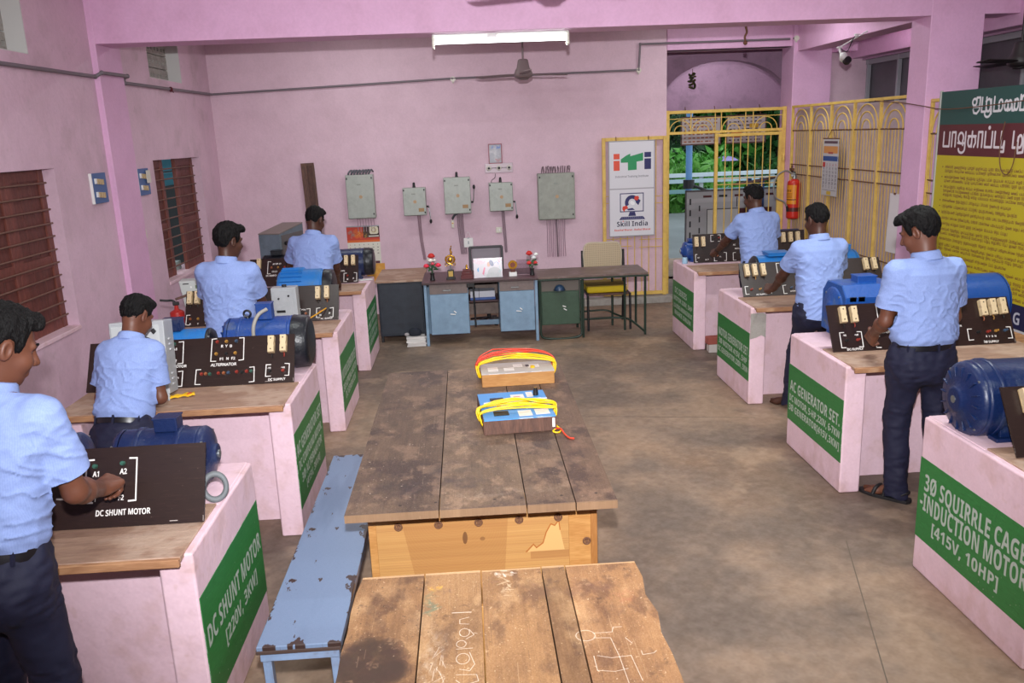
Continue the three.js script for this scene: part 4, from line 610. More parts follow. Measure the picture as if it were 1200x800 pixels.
{
  const t = thing('tube_desk', 'steel tube table with a green cupboard and brown board top, right of the blue desk', 'table', [1.34, 0, -9.33]);
  obj('table_top', BB(-.6, .63, .69, .715, -.29, .29, .004), mapped(timber(0x75615a, 0x574740, 411, 'u', .9, 1, 256, 0x8f8288), { roughness: .42 }), t); obj('edge_frame', [BB(-.605, .635, .67, .69, .275, .293, .003), BB(-.605, .635, .67, .69, -.29, -.27, .003), BB(.615, .635, .67, .69, -.29, .29, .003)], M.greenTube, t);
  obj('apron', BB(-.1, .6, .6, .67, -.2, -.185, .003), std(0x6a4a50, { roughness: .6 }), t);
  const leg = (x, z) => obj('leg', bar([x, .68, z], [x, 0.005, z], .014, 10), M.greenTube, t);
  leg(.6, .26); leg(.6, -.26); leg(.32, -.26); leg(.42, .0); leg(-.1, .26); leg(-.1, -.26);
  obj('stretcher', T([[-.1, .14, -.05], [.35, .14, -.05], [.46, .13, 0], [.58, .05, .2], [.6, .03, .26]], .013, 40, 8), M.greenTube, t); obj('stretcher', T([[-.1, .2, -.2], [.25, .2, -.2], [.32, .17, -.16], [.42, .14, -.05]], .011, 30, 8), M.greenTube, t);
  obj('cupboard', BB(-.57, -.13, .16, .67, -.25, .24, .005), M.green, t); const d = obj('cupboard_door', BB(-.56, -.14, .165, .53, .24, .252, .004), M.green, t); obj('pull', [put(new THREE.CapsuleGeometry(.006, .03, 3, 8), -.31, .37, .26, 0, 0, 1.2), put(new THREE.CapsuleGeometry(.006, .03, 3, 8), -.3, .335, .26, 0, 0, 1.0)], std(0xeeeeec, { roughness: .3 }), d); obj('drawer', BB(-.56, -.14, .545, .66, .24, .25, .003), std(0x5e5650, { roughness: .5 }), t);
  obj('loop_leg', T([[-.58, .66, .27], [-.58, .15, .27], [-.57, .04, .28], [-.5, .014, .28], [-.2, .014, .28], [-.13, .04, .28], [-.12, .15, .27], [-.12, .66, .27]], .013, 60, 8), M.greenTube, t);
  const h = thing('motor_helmet', 'dark blue rounded cap in the open drawer space of the green cupboard', 'cap', [.98, .56, -9.06]); obj('crown', put(new THREE.SphereGeometry(.06, 16, 8, 0, 7, 0, 1.6), 0, 0, 0), std(0x1f3a56, { roughness: .35 }), h); obj('brim', C(.068, .07, .008, 0, .002, 0, 18), std(0x1a2c40, { roughness: .4 }), h);
}
// chairs behind the desks
{
  const t = thing('office_chair', 'grey mesh backed office chair behind the blue desk', 'chair', [.207, 0, -10.22]); t.scale.set(1.03, .955, 1);
  const grey = std(0x4c4a4e, { roughness: .6 }), mesh = std(0x8f8890, { roughness: .8 });
  obj('backrest', [B(.34, .46, .02, 0, .74, -.02, .01, -.08)], mesh, t); obj('back_frame', [B(.4, .03, .035, 0, .965, -.03, .012), B(.035, .46, .035, -.19, .74, -.015, .012), B(.035, .46, .035, .19, .74, -.015, .012), B(.4, .03, .03, 0, .52, .01, .01)], grey, t);
  obj('seat', B(.42, .06, .4, 0, .44, .2, .025), M.black, t); obj('column', C(.025, .025, .34, 0, .24, .2, 12), M.black, t); for (let k = 0; k < 5; k++) obj('leg', flat([0, .09, .2], [Math.cos(k * 1.257) * .26, .045, .2 + Math.sin(k * 1.257) * .26], .04, .025, V(0, 1, 0)), M.black, t);
  for (const s of [-1, 1]) obj('armrest', T([[s * .19, .5, 0], [s * .24, .62, .05], [s * .24, .64, .2], [s * .22, .5, .3]], .012, 20, 8), M.black, t);
}
{
  const t = thing('steel_chair', 'steel chair with a beige perforated back and yellow cushion beside the tube table', 'chair', [1.58, 0, -9.78]);
  const tx = dataTex(128, 128, (u, v) => { const d = Math.hypot(((u * 16) % 1) - .5, ((v * 16) % 1) - .5) < .2; return d ? [120, 104, 84] : [190, 172, 142]; }, .3), beige = mapped(tx, { roughness: .6 });
  const s = new THREE.Shape(); s.moveTo(-.215, 0); s.lineTo(.215, 0); s.lineTo(.215, .27); s.quadraticCurveTo(.21, .335, .15, .34); s.lineTo(-.15, .34); s.quadraticCurveTo(-.21, .335, -.215, .27); s.closePath();
  obj('backrest', EX(s, .012, .004, 8).translate(0, .62, -.02), beige, t); obj('back_rim', T([[-.22, .62, -.01], [-.222, .88, -.012], [-.19, .955, -.014], [0, .965, -.014], [.19, .955, -.014], [.222, .88, -.012], [.22, .62, -.01]], .011, 50, 8), std(0xb9ad97, { roughness: .5 }), t);
  for (const x of [-.24, .25]) { obj('leg', T([[x, .88, -.02], [x, .5, 0], [x, .01, -.08]], .015, 16, 8), M.black, t); obj('leg', bar([x, .43, .4], [x, .005, .42], .014), M.black, t); obj('side_rail', bar([x, .42, 0], [x, .42, .41], .013), M.black, t); }
  obj('seat', B(.47, .03, .43, 0, .425, .2, .008), M.brownWood, t);
  const c = thing('seat_cushion', 'yellow foam cushion with a brown top on the steel chair', 'cushion', [1.56, .442, -9.56]); obj('cushion', B(.47, .085, .42, 0, .043, 0, .03), std(0xd9bd1c, { roughness: .7 }), c); obj('cover', B(.46, .014, .41, 0, .083, -.003, .006), std(0x8a7330, { roughness: .8 }), c);
}
// desk ornaments
function vase(label, p, sc, list) {
  const t = thing('flower_vase', label, 'flower vase', p); obj('vase', L([[0, 0], [.028, 0], [.03, .004], [.024, .02], [.02, .06], [.028, .075], [.026, .08], [0, .078]], 18), M.black, t);
  const lf = std(0x2f5a38, { roughness: .6 });
  for (const [x, y, z, r, c] of list) { obj('stem', T([[0, .07, 0], [x * .4, y * .6 + .03, z * .4], [x, y, z]], .0025, 10, 5), lf, t); const f = obj('flower', [S(r, x, y, z, 12, 1, .85, 1), ...[0, 1, 2, 3, 4].map((k) => S(r * .62, x + Math.cos(k * 1.257) * r * .62, y - r * .15, z + Math.sin(k * 1.257) * r * .62, 9, 1, .7, 1))], std(c, { roughness: .6 }), t); }
  for (let k = 0; k < 9; k++) { const a = k * .7; obj('leaf', put(new THREE.SphereGeometry(.022, 8, 6).scale(.6, .16, 1.3), Math.cos(a) * .045, .12 + (k % 3) * .025, Math.sin(a) * .045, .6, -a + 1.57, 0), lf, t); }
  t.scale.setScalar(sc); return t;
}
vase('black vase of red and white flowers at the left end of the blue desk', [-.415, .726, -9.12], 1, [[0, .27, 0, .034, 0xc0241f], [-.06, .165, .02, .027, 0xe0304a], [.07, .17, .03, .028, 0xe2304c], [.012, .19, .05, .02, 0xc84a58], [-.01, .225, .02, .026, 0xe6e6dc], [-.035, .23, -.02, .018, 0xdcdcd2], [.03, .22, -.01, .018, 0xe2e2d8]]);
vase('black vase with red rose and white buds at the blue desk\'s right end', [.69, .726, -9.15], .95, [[-.03, .26, 0, .033, 0xc22520], [-.035, .15, .02, .026, 0xd83432], [.035, .15, .02, .024, 0xd23030], [.02, .21, .02, .025, 0xdadfe0], [.05, .245, 0, .022, 0xe8ebe6]]);
{
  const t = thing('gold_trophy', 'gold wreath trophy on a black base on the blue desk', 'trophy', [-.212, .726, -9.14]);
  obj('base', [B(.1, .02, .07, 0, .01, 0, .003), B(.072, .085, .055, 0, .06, 0, .003)], M.black, t); obj('plate', B(.05, .06, .003, 0, .062, .029, .001), std(0xc8a95e, { roughness: .3, metalness: .5 }), t);
  obj('stem', L([[0, .1], [.012, .1], [.008, .115], [.006, .15], [.012, .165], [0, .165]], 14), M.steel, t); obj('wreath', [put(new THREE.TorusGeometry(.045, .01, 8, 26), 0, .215, 0), S(.03, 0, .215, 0, 14, 1, 1, .5)], M.gold, t); obj('figure', [T([[0, .25, 0], [.015, .285, .003], [.008, .32, 0], [.014, .345, 0]], .009, 18, 8), S(.009, .016, .36, 0, 10), S(.014, .015, .292, 0, 10, 1, 1.3, .8)], M.gold, t);
  for (const s of [-1, 1]) obj('scroll', T([[s * .008, .16, 0], [s * .05, .15, 0], [s * .055, .175, 0], [s * .035, .185, 0], [s * .055, .21, 0], [s * .045, .255, 0]], .004, 26, 6), M.gold, t);
}
{ const t = thing('red_trophy_base', 'dark red stepped wooden award with a small gold figure on the blue desk', 'trophy', [-.035, .726, -9.13]); const rd = std(0x5c1d20, { roughness: .35 }); obj('base', [B(.135, .045, .09, 0, .0225, 0, .004), B(.115, .03, .075, 0, .06, 0, .004), B(.09, .03, .06, 0, .09, 0, .004)], rd, t); obj('figure', L([[0, .1], [.014, .1], [.016, .11], [.01, .125], [.013, .14], [.006, .155], [0, .157]], 14), M.gold, t); }
{ // picture board leaning on the desk
  const t = thing('picture_board', 'glossy printed picture board of a seated figure in grey on the blue desk', 'picture', [.2, .724, -9.12], -.03); t.rotation.x = -.12;
  const tx = canvasTex(512, 340, (x, w, h) => { x.fillStyle = '#c9c3cc'; x.fillRect(0, 0, w, h); blob(x, w * .2, h * .15, 110, 50, '222,150,170', 40, .35); blob(x, w * .93, h * .1, 40, 40, '206,90,120', 30, .4); blob(x, w * .75, h * .06, 40, 16, '222,140,60', 20, .5); x.fillStyle = '#3f93c8'; x.beginPath(); x.moveTo(60, 190); x.lineTo(90, 150); x.lineTo(96, 230); x.lineTo(70, 236); x.fill(); x.fillStyle = '#d2577e'; x.beginPath(); x.moveTo(150, 270); x.lineTo(190, 150); x.lineTo(210, 170); x.lineTo(180, 300); x.fill();
    x.fillStyle = '#a8a9ac'; x.beginPath(); x.ellipse(370, 260, 120, 100, 0, 3.14, 6.28); x.lineTo(500, 340); x.lineTo(210, 340); x.fill(); x.fillStyle = '#c58a6a'; x.beginPath(); x.ellipse(272, 110, 30, 44, .1, 0, 7); x.fill(); x.fillStyle = '#3c4a78'; x.beginPath(); x.ellipse(322, 90, 36, 58, -.4, 0, 7); x.fill(); x.strokeStyle = '#5f7fc4'; x.lineWidth = 8; x.beginPath(); x.arc(410, 110, 36, 3.4, 6.6); x.stroke(); blob(x, w * .6, h * .85, 140, 40, '150,160,160', 40, .3); blob(x, 470, 200, 30, 70, '120,190,190', 20, .3); });
  const g = new THREE.BoxGeometry(.315, .215, .01); g.userData.ownUV = true; obj('picture', g.translate(0, .11, 0), mapped(tx, { roughness: .2 }), t); obj('stand', [flat([0, .15, -.006], [0, .008, -.08], .05, .004)], M.black, t);
}
{ const t = thing('gold_medal_award', 'round gold disc award on a small white stand on the blue desk', 'award', [.475, .726, -9.15]); obj('base', B(.085, .045, .05, 0, .0225, 0, .003), M.white, t); obj('column', B(.05, .04, .03, 0, .06, 0, .004), std(0x5a2418, { roughness: .4 }), t); obj('disc', C(.05, .05, .012, 0, .125, 0, 30, Math.PI / 2), M.gold, t); obj('medal_face', C(.028, .028, .004, 0, .125, .008, 24, Math.PI / 2), std(0x7a3a24, { roughness: .4 }), t); }
{ const t = thing('glass_stand', 'clear acrylic stand beside the gold disc on the blue desk', 'stand', [.6, .726, -9.2]); const gl = new THREE.MeshPhysicalMaterial({ color: 0xe6dfe6, transmission: 1, thickness: 0, roughness: .08 }); obj('sheet', B(.16, .17, .004, 0, .09, 0, .001), gl, t); obj('rail', [B(.16, .006, .01, 0, .004, 0), B(.16, .005, .008, 0, .172, 0), B(.16, .004, .006, 0, .1, .003)], std(0x9a7f88, { roughness: .4 }), t); }

// ------------------------------------------------------------------ boxes, cables and pictures on the back wall
const ZW = ZB + .001;
function switchBox(label, x0, x1, y0, y1, o) {
  const w = x1 - x0, h = y1 - y0, t = thing('switch_box', label, 'switch box', [(x0 + x1) / 2, y0, ZW]), d = o.d || .14;
  obj('case', B(w, h, d, 0, h / 2, d / 2, .008), o.mat || M.greyBox, t); obj('cover', B(w * .97, h * .97, .008, 0, h / 2, d + .003, .004), o.mat || M.greyBox, t);
  obj('danger_mark', [C(.022, .022, .002, .005, h * .5, d + .008, 18, Math.PI / 2)], std(0xb99a78, { roughness: .6 }), t);
  if (o.plate) obj('name_plate', B(.07, .045, .002, w * .28, h * .2, d + .008, .001), std(0x9a7440, { roughness: .4 }), t);
  if (o.knob) obj('top_knob', [C(.016, .02, .05, 0, h + .024, d * .5, 12), S(.017, 0, h + .05, d * .5, 10)], M.black, t);
  if (o.lever) { const s = o.lever; obj('lever', bar([w / 2 + .03, h * .3, d * .5], [w / 2 + .045 , h * .3 + s * .18, d * .6], .006), M.steel, t); obj('lever_grip', [S(.022, w / 2 + .045, h * .3 + s * .19, d * .6, 12, .8, 1.3, .8), C(.012, .012, .03, w / 2 + .015, h * .3, d * .5, 10, 0, Math.PI / 2)], M.black, t); }
  for (const [u, v] of [[.94, .92], [.94, .1], [.05, .92]]) obj('latch', B(.016, .024, .012, (u - .5) * w, v * h, d + .006, .003), M.black, t);
  obj('danger_text', B(.05, .016, .002, -.01, h * .78, d + .008), std(0x8e948c), t);
  return t;
}
const cables = (label, list, col, r) => { const t = thing('cable_run', label, 'cables', [0, 0, 0]); for (const p of list) obj('cable', T(p, r, 14, 6), col, t); return t; };
switchBox('tall plain grey switch box under a row of bent cables, above the deity calendar', -1.515, -1.165, 1.28, 1.83, { d: .13 });
switchBox('small grey switch box, leftmost of the three with a black knob on top', -.805, -.515, 1.29, 1.64, { knob: true, lever: -1, plate: true });
switchBox('middle grey switch box with its handle turned up, a bundle of cable below', -.28, .06, 1.29, 1.75, { knob: true, lever: 1, plate: true, d: .16 });
switchBox('grey switch box with rounded corners below the three lamp plate', .295, .6, 1.3, 1.66, { knob: true, lever: -1, plate: true, d: .15 });
switchBox('big square grey switch box, rightmost on the back wall, fed by many cables', .925, 1.4, 1.16, 1.75, { d: .14, mat: mapped(plaster(0x9a9e94, 0x82877d, .5, 421, .6, 128), { roughness: .45 }) });
{ const a = [], b = []; for (let i = 0; i < 8; i++) { const x = -1.47 + i * .037; a.push([[x - .01, 1.82, ZW + .07], [x, 1.86, ZW + .09], [x + .03 + rr(-.01, .01), 1.885, ZW + .06], [x + .04, 1.86, ZW + .01]]); } cables('row of short grey cables bent over the tall plain switch box', a, std(0x5c5f66, { roughness: .5 }), .011);
  for (let i = 0; i < 13; i++) { const x = .98 + i * .029 + (i > 5 ? .01 : 0); b.push([[x, 1.745, ZW + .06], [x + rr(-.015, .015), 1.8 + rr(0, .04), ZW + .08], [x + rr(-.01, .02), 1.83, ZW + .05], [x + .01, 1.77, ZW + .012]]); } cables('row of thin grey cables looped over the big square switch box', b, M.wireGrey, .006);
  const c = []; for (let i = 0; i < 10; i++) { const x = 1.04 + i * .026; c.push([[x, 1.17, ZW + .02], [x + rr(-.004, .004), .9, ZW + .01], [x + rr(-.006, .006), .66, ZW + .01]]); } cables('fan of thin pink cables running down below the big square switch box', c, std(0xa88a98, { roughness: .6 }), .005);
  cables('grey cable below the big square switch box', [[[1.165, 1.17, ZW + .02], [1.17, .9, ZW + .015], [1.175, .66, ZW + .015]]], M.wireGrey, .009);
  const d = []; for (let i = 0; i < 7; i++) { const x = -1.42 + i * .035; d.push([[x, 1.285, ZW + .02], [x + .004, 1.2, ZW + .012], [x + .002, 1.1, ZW + .01]]); } cables('thin pink cables between the tall switch box and the calendar', d, std(0xb494a2, { roughness: .6 }), .004);
  cables('pair of pink conduits below the leftmost small switch box', [[[-.635, 1.295, ZW + .03], [-.62, .95, ZW + .012], [-.59, .7, ZW + .012]], [[-.61, 1.295, ZW + .03], [-.598, .95, ZW + .012], [-.57, .7, ZW + .012]]], std(0x9c7f8b, { roughness: .6 }), .009);
  const e = []; for (let i = 0; i < 4; i++) { const x = -.125 + i * .022; e.push([[x, 1.29, ZW + .04], [x + .005, 1.05, ZW + .012], [x + .03, .75, ZW + .012]]); } cables('bundle of pink cables below the middle switch box', e, std(0x99808c, { roughness: .6 }), .008);
  cables('thick grey cable hooked under the middle switch box', [[[-.1, 1.3, ZW + .06], [-.16, 1.27, ZW + .07], [-.19, 1.22, ZW + .04]]], std(0x55575c, { roughness: .5 }), .016);
  cables('pair of pink conduits below the rounded switch box', [[[.455, 1.305, ZW + .03], [.47, 1.0, ZW + .012], [.48, .75, ZW + .012]], [[.478, 1.305, ZW + .03], [.492, 1.0, ZW + .012], [.5, .75, ZW + .012]]], std(0x97808c, { roughness: .6 }), .009);
  cables('thin black wire between the three lamp plate and the rounded switch box', [[[.39, 1.77, ZW + .03], [.38, 1.72, ZW + .05], [.34, 1.69, ZW + .04], [.33, 1.655, ZW + .06]]], M.black, .004);
}
{ const t = thing('pull_switch', 'small white hanging connector below the middle switch box', 'connector', [-.192, 1.1, ZW]); obj('body', B(.035, .1, .03, 0, .05, .018, .006), M.pvcWhite, t); obj('cord', bar([0, .1, .02], [0, .14, .03], .004), M.black, t); obj('pin', B(.02, .012, .004, 0, .06, .034), M.brass, t); }
{ const t = thing('wall_switch', 'small white switch plate on the back wall left of the rounded box conduits', 'switch', [.405, 1.045, ZW]); obj('plate', B(.075, .075, .02, 0, 0, .01, .004), M.pvcWhite, t); obj('rocker', B(.018, .03, .008, .01, 0, .022, .002), M.white, t); }
{ const t = thing('indicator_plate', 'clear plate with three round indicator lamps on the back wall', 'indicator plate', [.44, 1.84, ZW]); obj('plate', B(.36, .12, .012, 0, 0, .006, .004), std(0xbaa6b0, { roughness: .3 }), t); for (const x of [-.13, 0, .13]) { const b = obj('bezel', L([[.03, 0], [.032, .01], [.024, .018], [.018, .02]], 20).rotateX(Math.PI / 2).translate(x, 0, .012), M.pvcWhite, t); obj('indicator', S(.014, x, 0, .026, 12, 1, 1, .6), M.black, b); } obj('wire', T([[-.13, 0, .02], [0, .004, .02], [.13, 0, .02]], .003, 14, 5), M.black, t); }
{ const t = thing('framed_print', 'small framed glossy print above the three lamp plate', 'picture frame', [.4, 2.02, ZW]); const tx = canvasTex(128, 180, (x, w, h) => { x.fillStyle = '#b9bcc4'; x.fillRect(0, 0, w, h); blob(x, 64, 24, 60, 20, '110,140,214', 30, .4); blob(x, 60, 90, 50, 60, '226,226,230', 30, .4); blob(x, 90, 150, 34, 20, '200,110,110', 24, .4); }); obj('frame', [B(.176, .012, .016, 0, .119, .008, .003), B(.176, .012, .016, 0, -.119, .008, .003), B(.012, .25, .016, -.082, 0, .008, .003), B(.012, .25, .016, .082, 0, .008, .003)], std(0x9a5660, { roughness: .4 }), t); const g = new THREE.BoxGeometry(.155, .23, .006); g.userData.ownUV = true; obj('print', g.translate(0, 0, .005), mapped(tx, { roughness: .08 }), t); }
{ const t = thing('plank', 'brown wooden plank standing upright against the back wall', 'plank', [-1.93, 0, ZW + .045], 0); t.rotation.z = .028; obj('board', B(.165, 2.0, .028, 0, 1.0, .02, .004, -.02), M.brownWood, t); obj('batten', B(.06, 1.96, .018, .025, .99, .043, .003, -.02), mapped(timber(0x5a3d33, 0x3c2a25, 431, 'v', 1, .6, 128)), t); obj('slot', B(.035, .01, .004, .03, 1.93, .012, .001), M.black, t); }
{ // tear-off calendar with bright header
  const t = thing('wall_calendar', 'wall calendar with red and gold picture header left of the small switch boxes', 'calendar', [-1.36, .68, ZW]);
  const tx = canvasTex(512, 600, (x, w, h) => { x.fillStyle = '#c23a26'; x.fillRect(0, 0, w, h * .42); x.fillStyle = '#3a2018'; x.fillRect(w * .5, 0, w * .5, h * .3); blob(x, 80, 110, 56, 70, '150,140,140', 40, .4); blob(x, 190, 110, 70, 90, '226,120,30', 60, .4); blob(x, 190, 110, 30, 40, '240,190,80', 30, .4); blob(x, 300, 120, 50, 70, '90,70,40', 40, .4); blob(x, 290, 150, 30, 30, '220,170,60', 20, .5); x.fillStyle = '#e6e0c4'; x.beginPath(); x.roundRect(356, 8, 140, 120, 30); x.fill(); x.strokeStyle = '#a48f3c'; x.lineWidth = 8; x.beginPath(); x.arc(426, 64, 34, 0, 7); x.stroke(); x.fillStyle = '#e8e2d6'; x.fillRect(340, 150, 160, 18); x.fillStyle = '#d6621e'; x.fillRect(0, h * .36, w, h * .06);
    x.fillStyle = '#dcd9cc'; x.fillRect(0, h * .42, w, h); x.font = 'bold 26px sans-serif'; x.textAlign = 'center'; let n = 1; for (let r = 0; r < 5; r++) for (let c = 0; c < 7; c++) { x.fillStyle = c ? '#4f4a44' : '#a83a30'; x.fillText(n <= 31 ? String(n++) : '', 40 + c * 72, h * .5 + r * 48); } x.fillStyle = '#5a2432'; x.fillRect(420, h * .93, 70, 40); x.fillStyle = '#4a4a52'; x.fillRect(20, h * .95, 60, 24); x.fillRect(120, h * .945, 90, 26); });
  const g = new THREE.BoxGeometry(.42, .49, .006); g.userData.ownUV = true; obj('sheet', g.translate(0, .245, .006), mapped(tx, { roughness: .5 }), t); obj('top_bar', B(.424, .014, .01, 0, .49, .006, .002), M.steel, t);
}
{ const t = thing('orange_card', 'orange and yellow printed card on the wall below the calendar', 'poster', [-1.23, .42, ZW + .002]); const tx = canvasTex(128, 128, (x, w, h) => { x.fillStyle = '#d99a3c'; x.fillRect(0, 0, w, h); blob(x, 60, 60, 60, 40, '226,180,90', 40, .4); blob(x, 90, 100, 40, 30, '206,100,60', 30, .3); }); const g = new THREE.BoxGeometry(.24, .26, .006); g.userData.ownUV = true; obj('card', g.translate(0, .13, .004), mapped(tx, { roughness: .5 }), t); obj('pin', C(.006, .006, .006, 0, .25, .008, 8, Math.PI / 2), M.steel, t); }
{ const t = thing('hanging_pad', 'small white pad hanging on the cables behind the red award', 'pad', [.0, .84, ZW + .02]); obj('pad', B(.12, .12, .01, 0, .06, .01, .002), M.white, t); obj('clip', B(.03, .012, .014, 0, .12, .012, .003), M.steel, t); obj('string', T([[-.04, .12, .01], [0, .2, .006], [.04, .12, .01]], .002, 12, 5), M.white, t); obj('mark', B(.012, .04, .002, 0, .06, .016), std(0x8a8f9a), t); }
// ------------------------------------------------------------------ conduits
function conduit(label, pts, r = .014, joints = []) { const t = thing('conduit_pipe', label, 'conduit', [0, 0, 0]); for (let i = 0; i < pts.length - 1; i++) obj('pipe', bar(pts[i], pts[i + 1], r, 10), M.conduit, t); for (let i = 1; i < pts.length - 1; i++) obj('elbow', S(r * 1.35, ...pts[i], 10), M.conduit, t); for (const j of joints) obj('junction_box', [C(.032, .032, .03, j[0], j[1], j[2], 16, j[3] ? 0 : Math.PI / 2), S(.012, j[0], j[1] - .04, j[2], 8)], M.pvcWhite, t); return t; }
conduit('grey conduit along the left wall, stepping round the pink pilaster', [[XL + .024, 2.8, -1], [XL + .024, 2.86, -7.56], [XL + .075, 2.89, -7.58], [XL + .075, 2.9, -8.14], [XL + .028, 2.88, -8.16], [XL + .024, 2.845, -8.2], [XL + .024, 2.872, ZB + .03]], .015);
conduit('grey conduit along the back wall rising beside the gateway', [[XL + .03, 2.872, ZB + .024], [-.1, 2.958, ZB + .024], [2.255, 2.979, ZB + .024], [2.27, 3.285, ZB + .044], [4.18, 3.285, ZB + .044]], .013, [[-.09, 2.95, ZB + .02], [2.255, 2.975, ZB + .02]]);
conduit('short grey conduit drop on the pink pillar beside the gateway', [[4.2, 3.285, ZB + .1], [4.62, 3.285, ZB + .1]], .012, [[4.24, 3.285, ZB + .1]]);
conduit('grey conduit high on the passage wall right of the yellow fence', [[4.74, 3.285, ZB + .24], [4.96, 3.285, ZB + .24], [4.965, 3.25, -8]], .012, [[4.9, 3.285, ZB + .24]]);
// ------------------------------------------------------------------ left wall fittings
for (const [z0, lab] of [[7.19, 'blue board with two rows of sockets left of the pink pilaster'], [8.19, 'blue board with two rows of sockets and a torn white card, beside the far window']]) {
  const t = thing('socket_board', lab, 'socket board', [XL, 1.82, -z0 - .14]), bl = std(0x4b6a9c, { roughness: .5 });
  obj('board', B(.02, .25, .28, .012, .125, 0, .003), bl, t); obj('edge', B(.022, .25, .01, .012, .125, .142), M.white, t);
  for (const y of [.185, .075]) for (let k = 0; k < 4; k++) obj('socket', B(.014, .045, .028, .028, y - .004 * k, .085 - k * .045, .003), k ? M.creamShade : M.white, t);
  if (z0 > 8) obj('card', B(.006, .12, .1, .038, .17, -.085, .002), M.pvcWhite, t);
}
{ const t = thing('wall_switch', 'chipped cream switch plate low beside the pink pilaster', 'switch', [XL, 1.405, -8.18]); obj('plate', EX(poly([[-.05, 0], [.02, .0], [.05, .03], [.045, .09], [.02, .12], [-.04, .13], [-.052, .08]]), .014, .002).rotateY(Math.PI / 2), M.pvcWhite, t); obj('rocker', B(.008, .03, .018, .02, .07, 0, .002), M.cream, t); }
{ const t = thing('wire_hook', 'dark red ribbon knot tied on the left wall conduit', 'ribbon', [XL + .03, 2.855, -9.42]); obj('knot', S(.022, 0, 0, 0, 10, 1, 1.2, 1.4), std(0x5c1a24, { roughness: .8 }), t); for (const s of [-1, 1]) obj('tail', flat([0, 0, 0], [.01, -.03, s * .05], .016, .003, V(1, 0, 0)), std(0x5c1a24, { roughness: .8 }), t); }
// ------------------------------------------------------------------ ceiling fans
function fan(label, p, drop, turn, mat) {
  const t = thing('ceiling_fan', label, 'ceiling fan', p, turn);
  obj('rod', C(.011, .011, drop, 0, drop / 2 + .1, 0, 10), mat, t); obj('motor_housing', L([[0, -.06], [.06, -.06], [.095, -.045], [.1, -.01], [.085, .03], [.07, .05], [.055, .13], [.04, .14], [0, .14]], 26), mat, t); obj('lower_cap', L([[0, -.078], [.05, -.075], [.062, -.06], [0, -.06]], 20), mat, t);
  obj('canopy', L([[.012, drop + .04], [.05, drop + .1], [.055, drop + .13], [0, drop + .13]], 18), mat, t);
  for (let k = 0; k < 3; k++) { const g = EX(poly([[.09, -.03], [.16, -.055], [.55, -.065], [.575, -.04], [.575, .05], [.16, .05], [.09, .03]]), .004, .001).rotateX(-Math.PI / 2 + .16).rotateY(k * 2.094); obj('blade', g.translate(0, -.02, 0), mat, t); }
  return t;
}
fan('dusty brown grey ceiling fan hanging before the back wall', [.69, 2.9, -9.5], .75, .52, std(0x7b6b6c, { roughness: .5 }));
fan('dark ceiling fan in the side passage at the right edge', [4.62, 2.69, -6.98], .96, 1.571, std(0x231f20, { roughness: .5 }));
fan('ceiling fan above the work tables whose grey hub just shows at the top', [.59, 3.172, -5.5], .476, -1.571, std(0x5d555a, { roughness: .5 }));
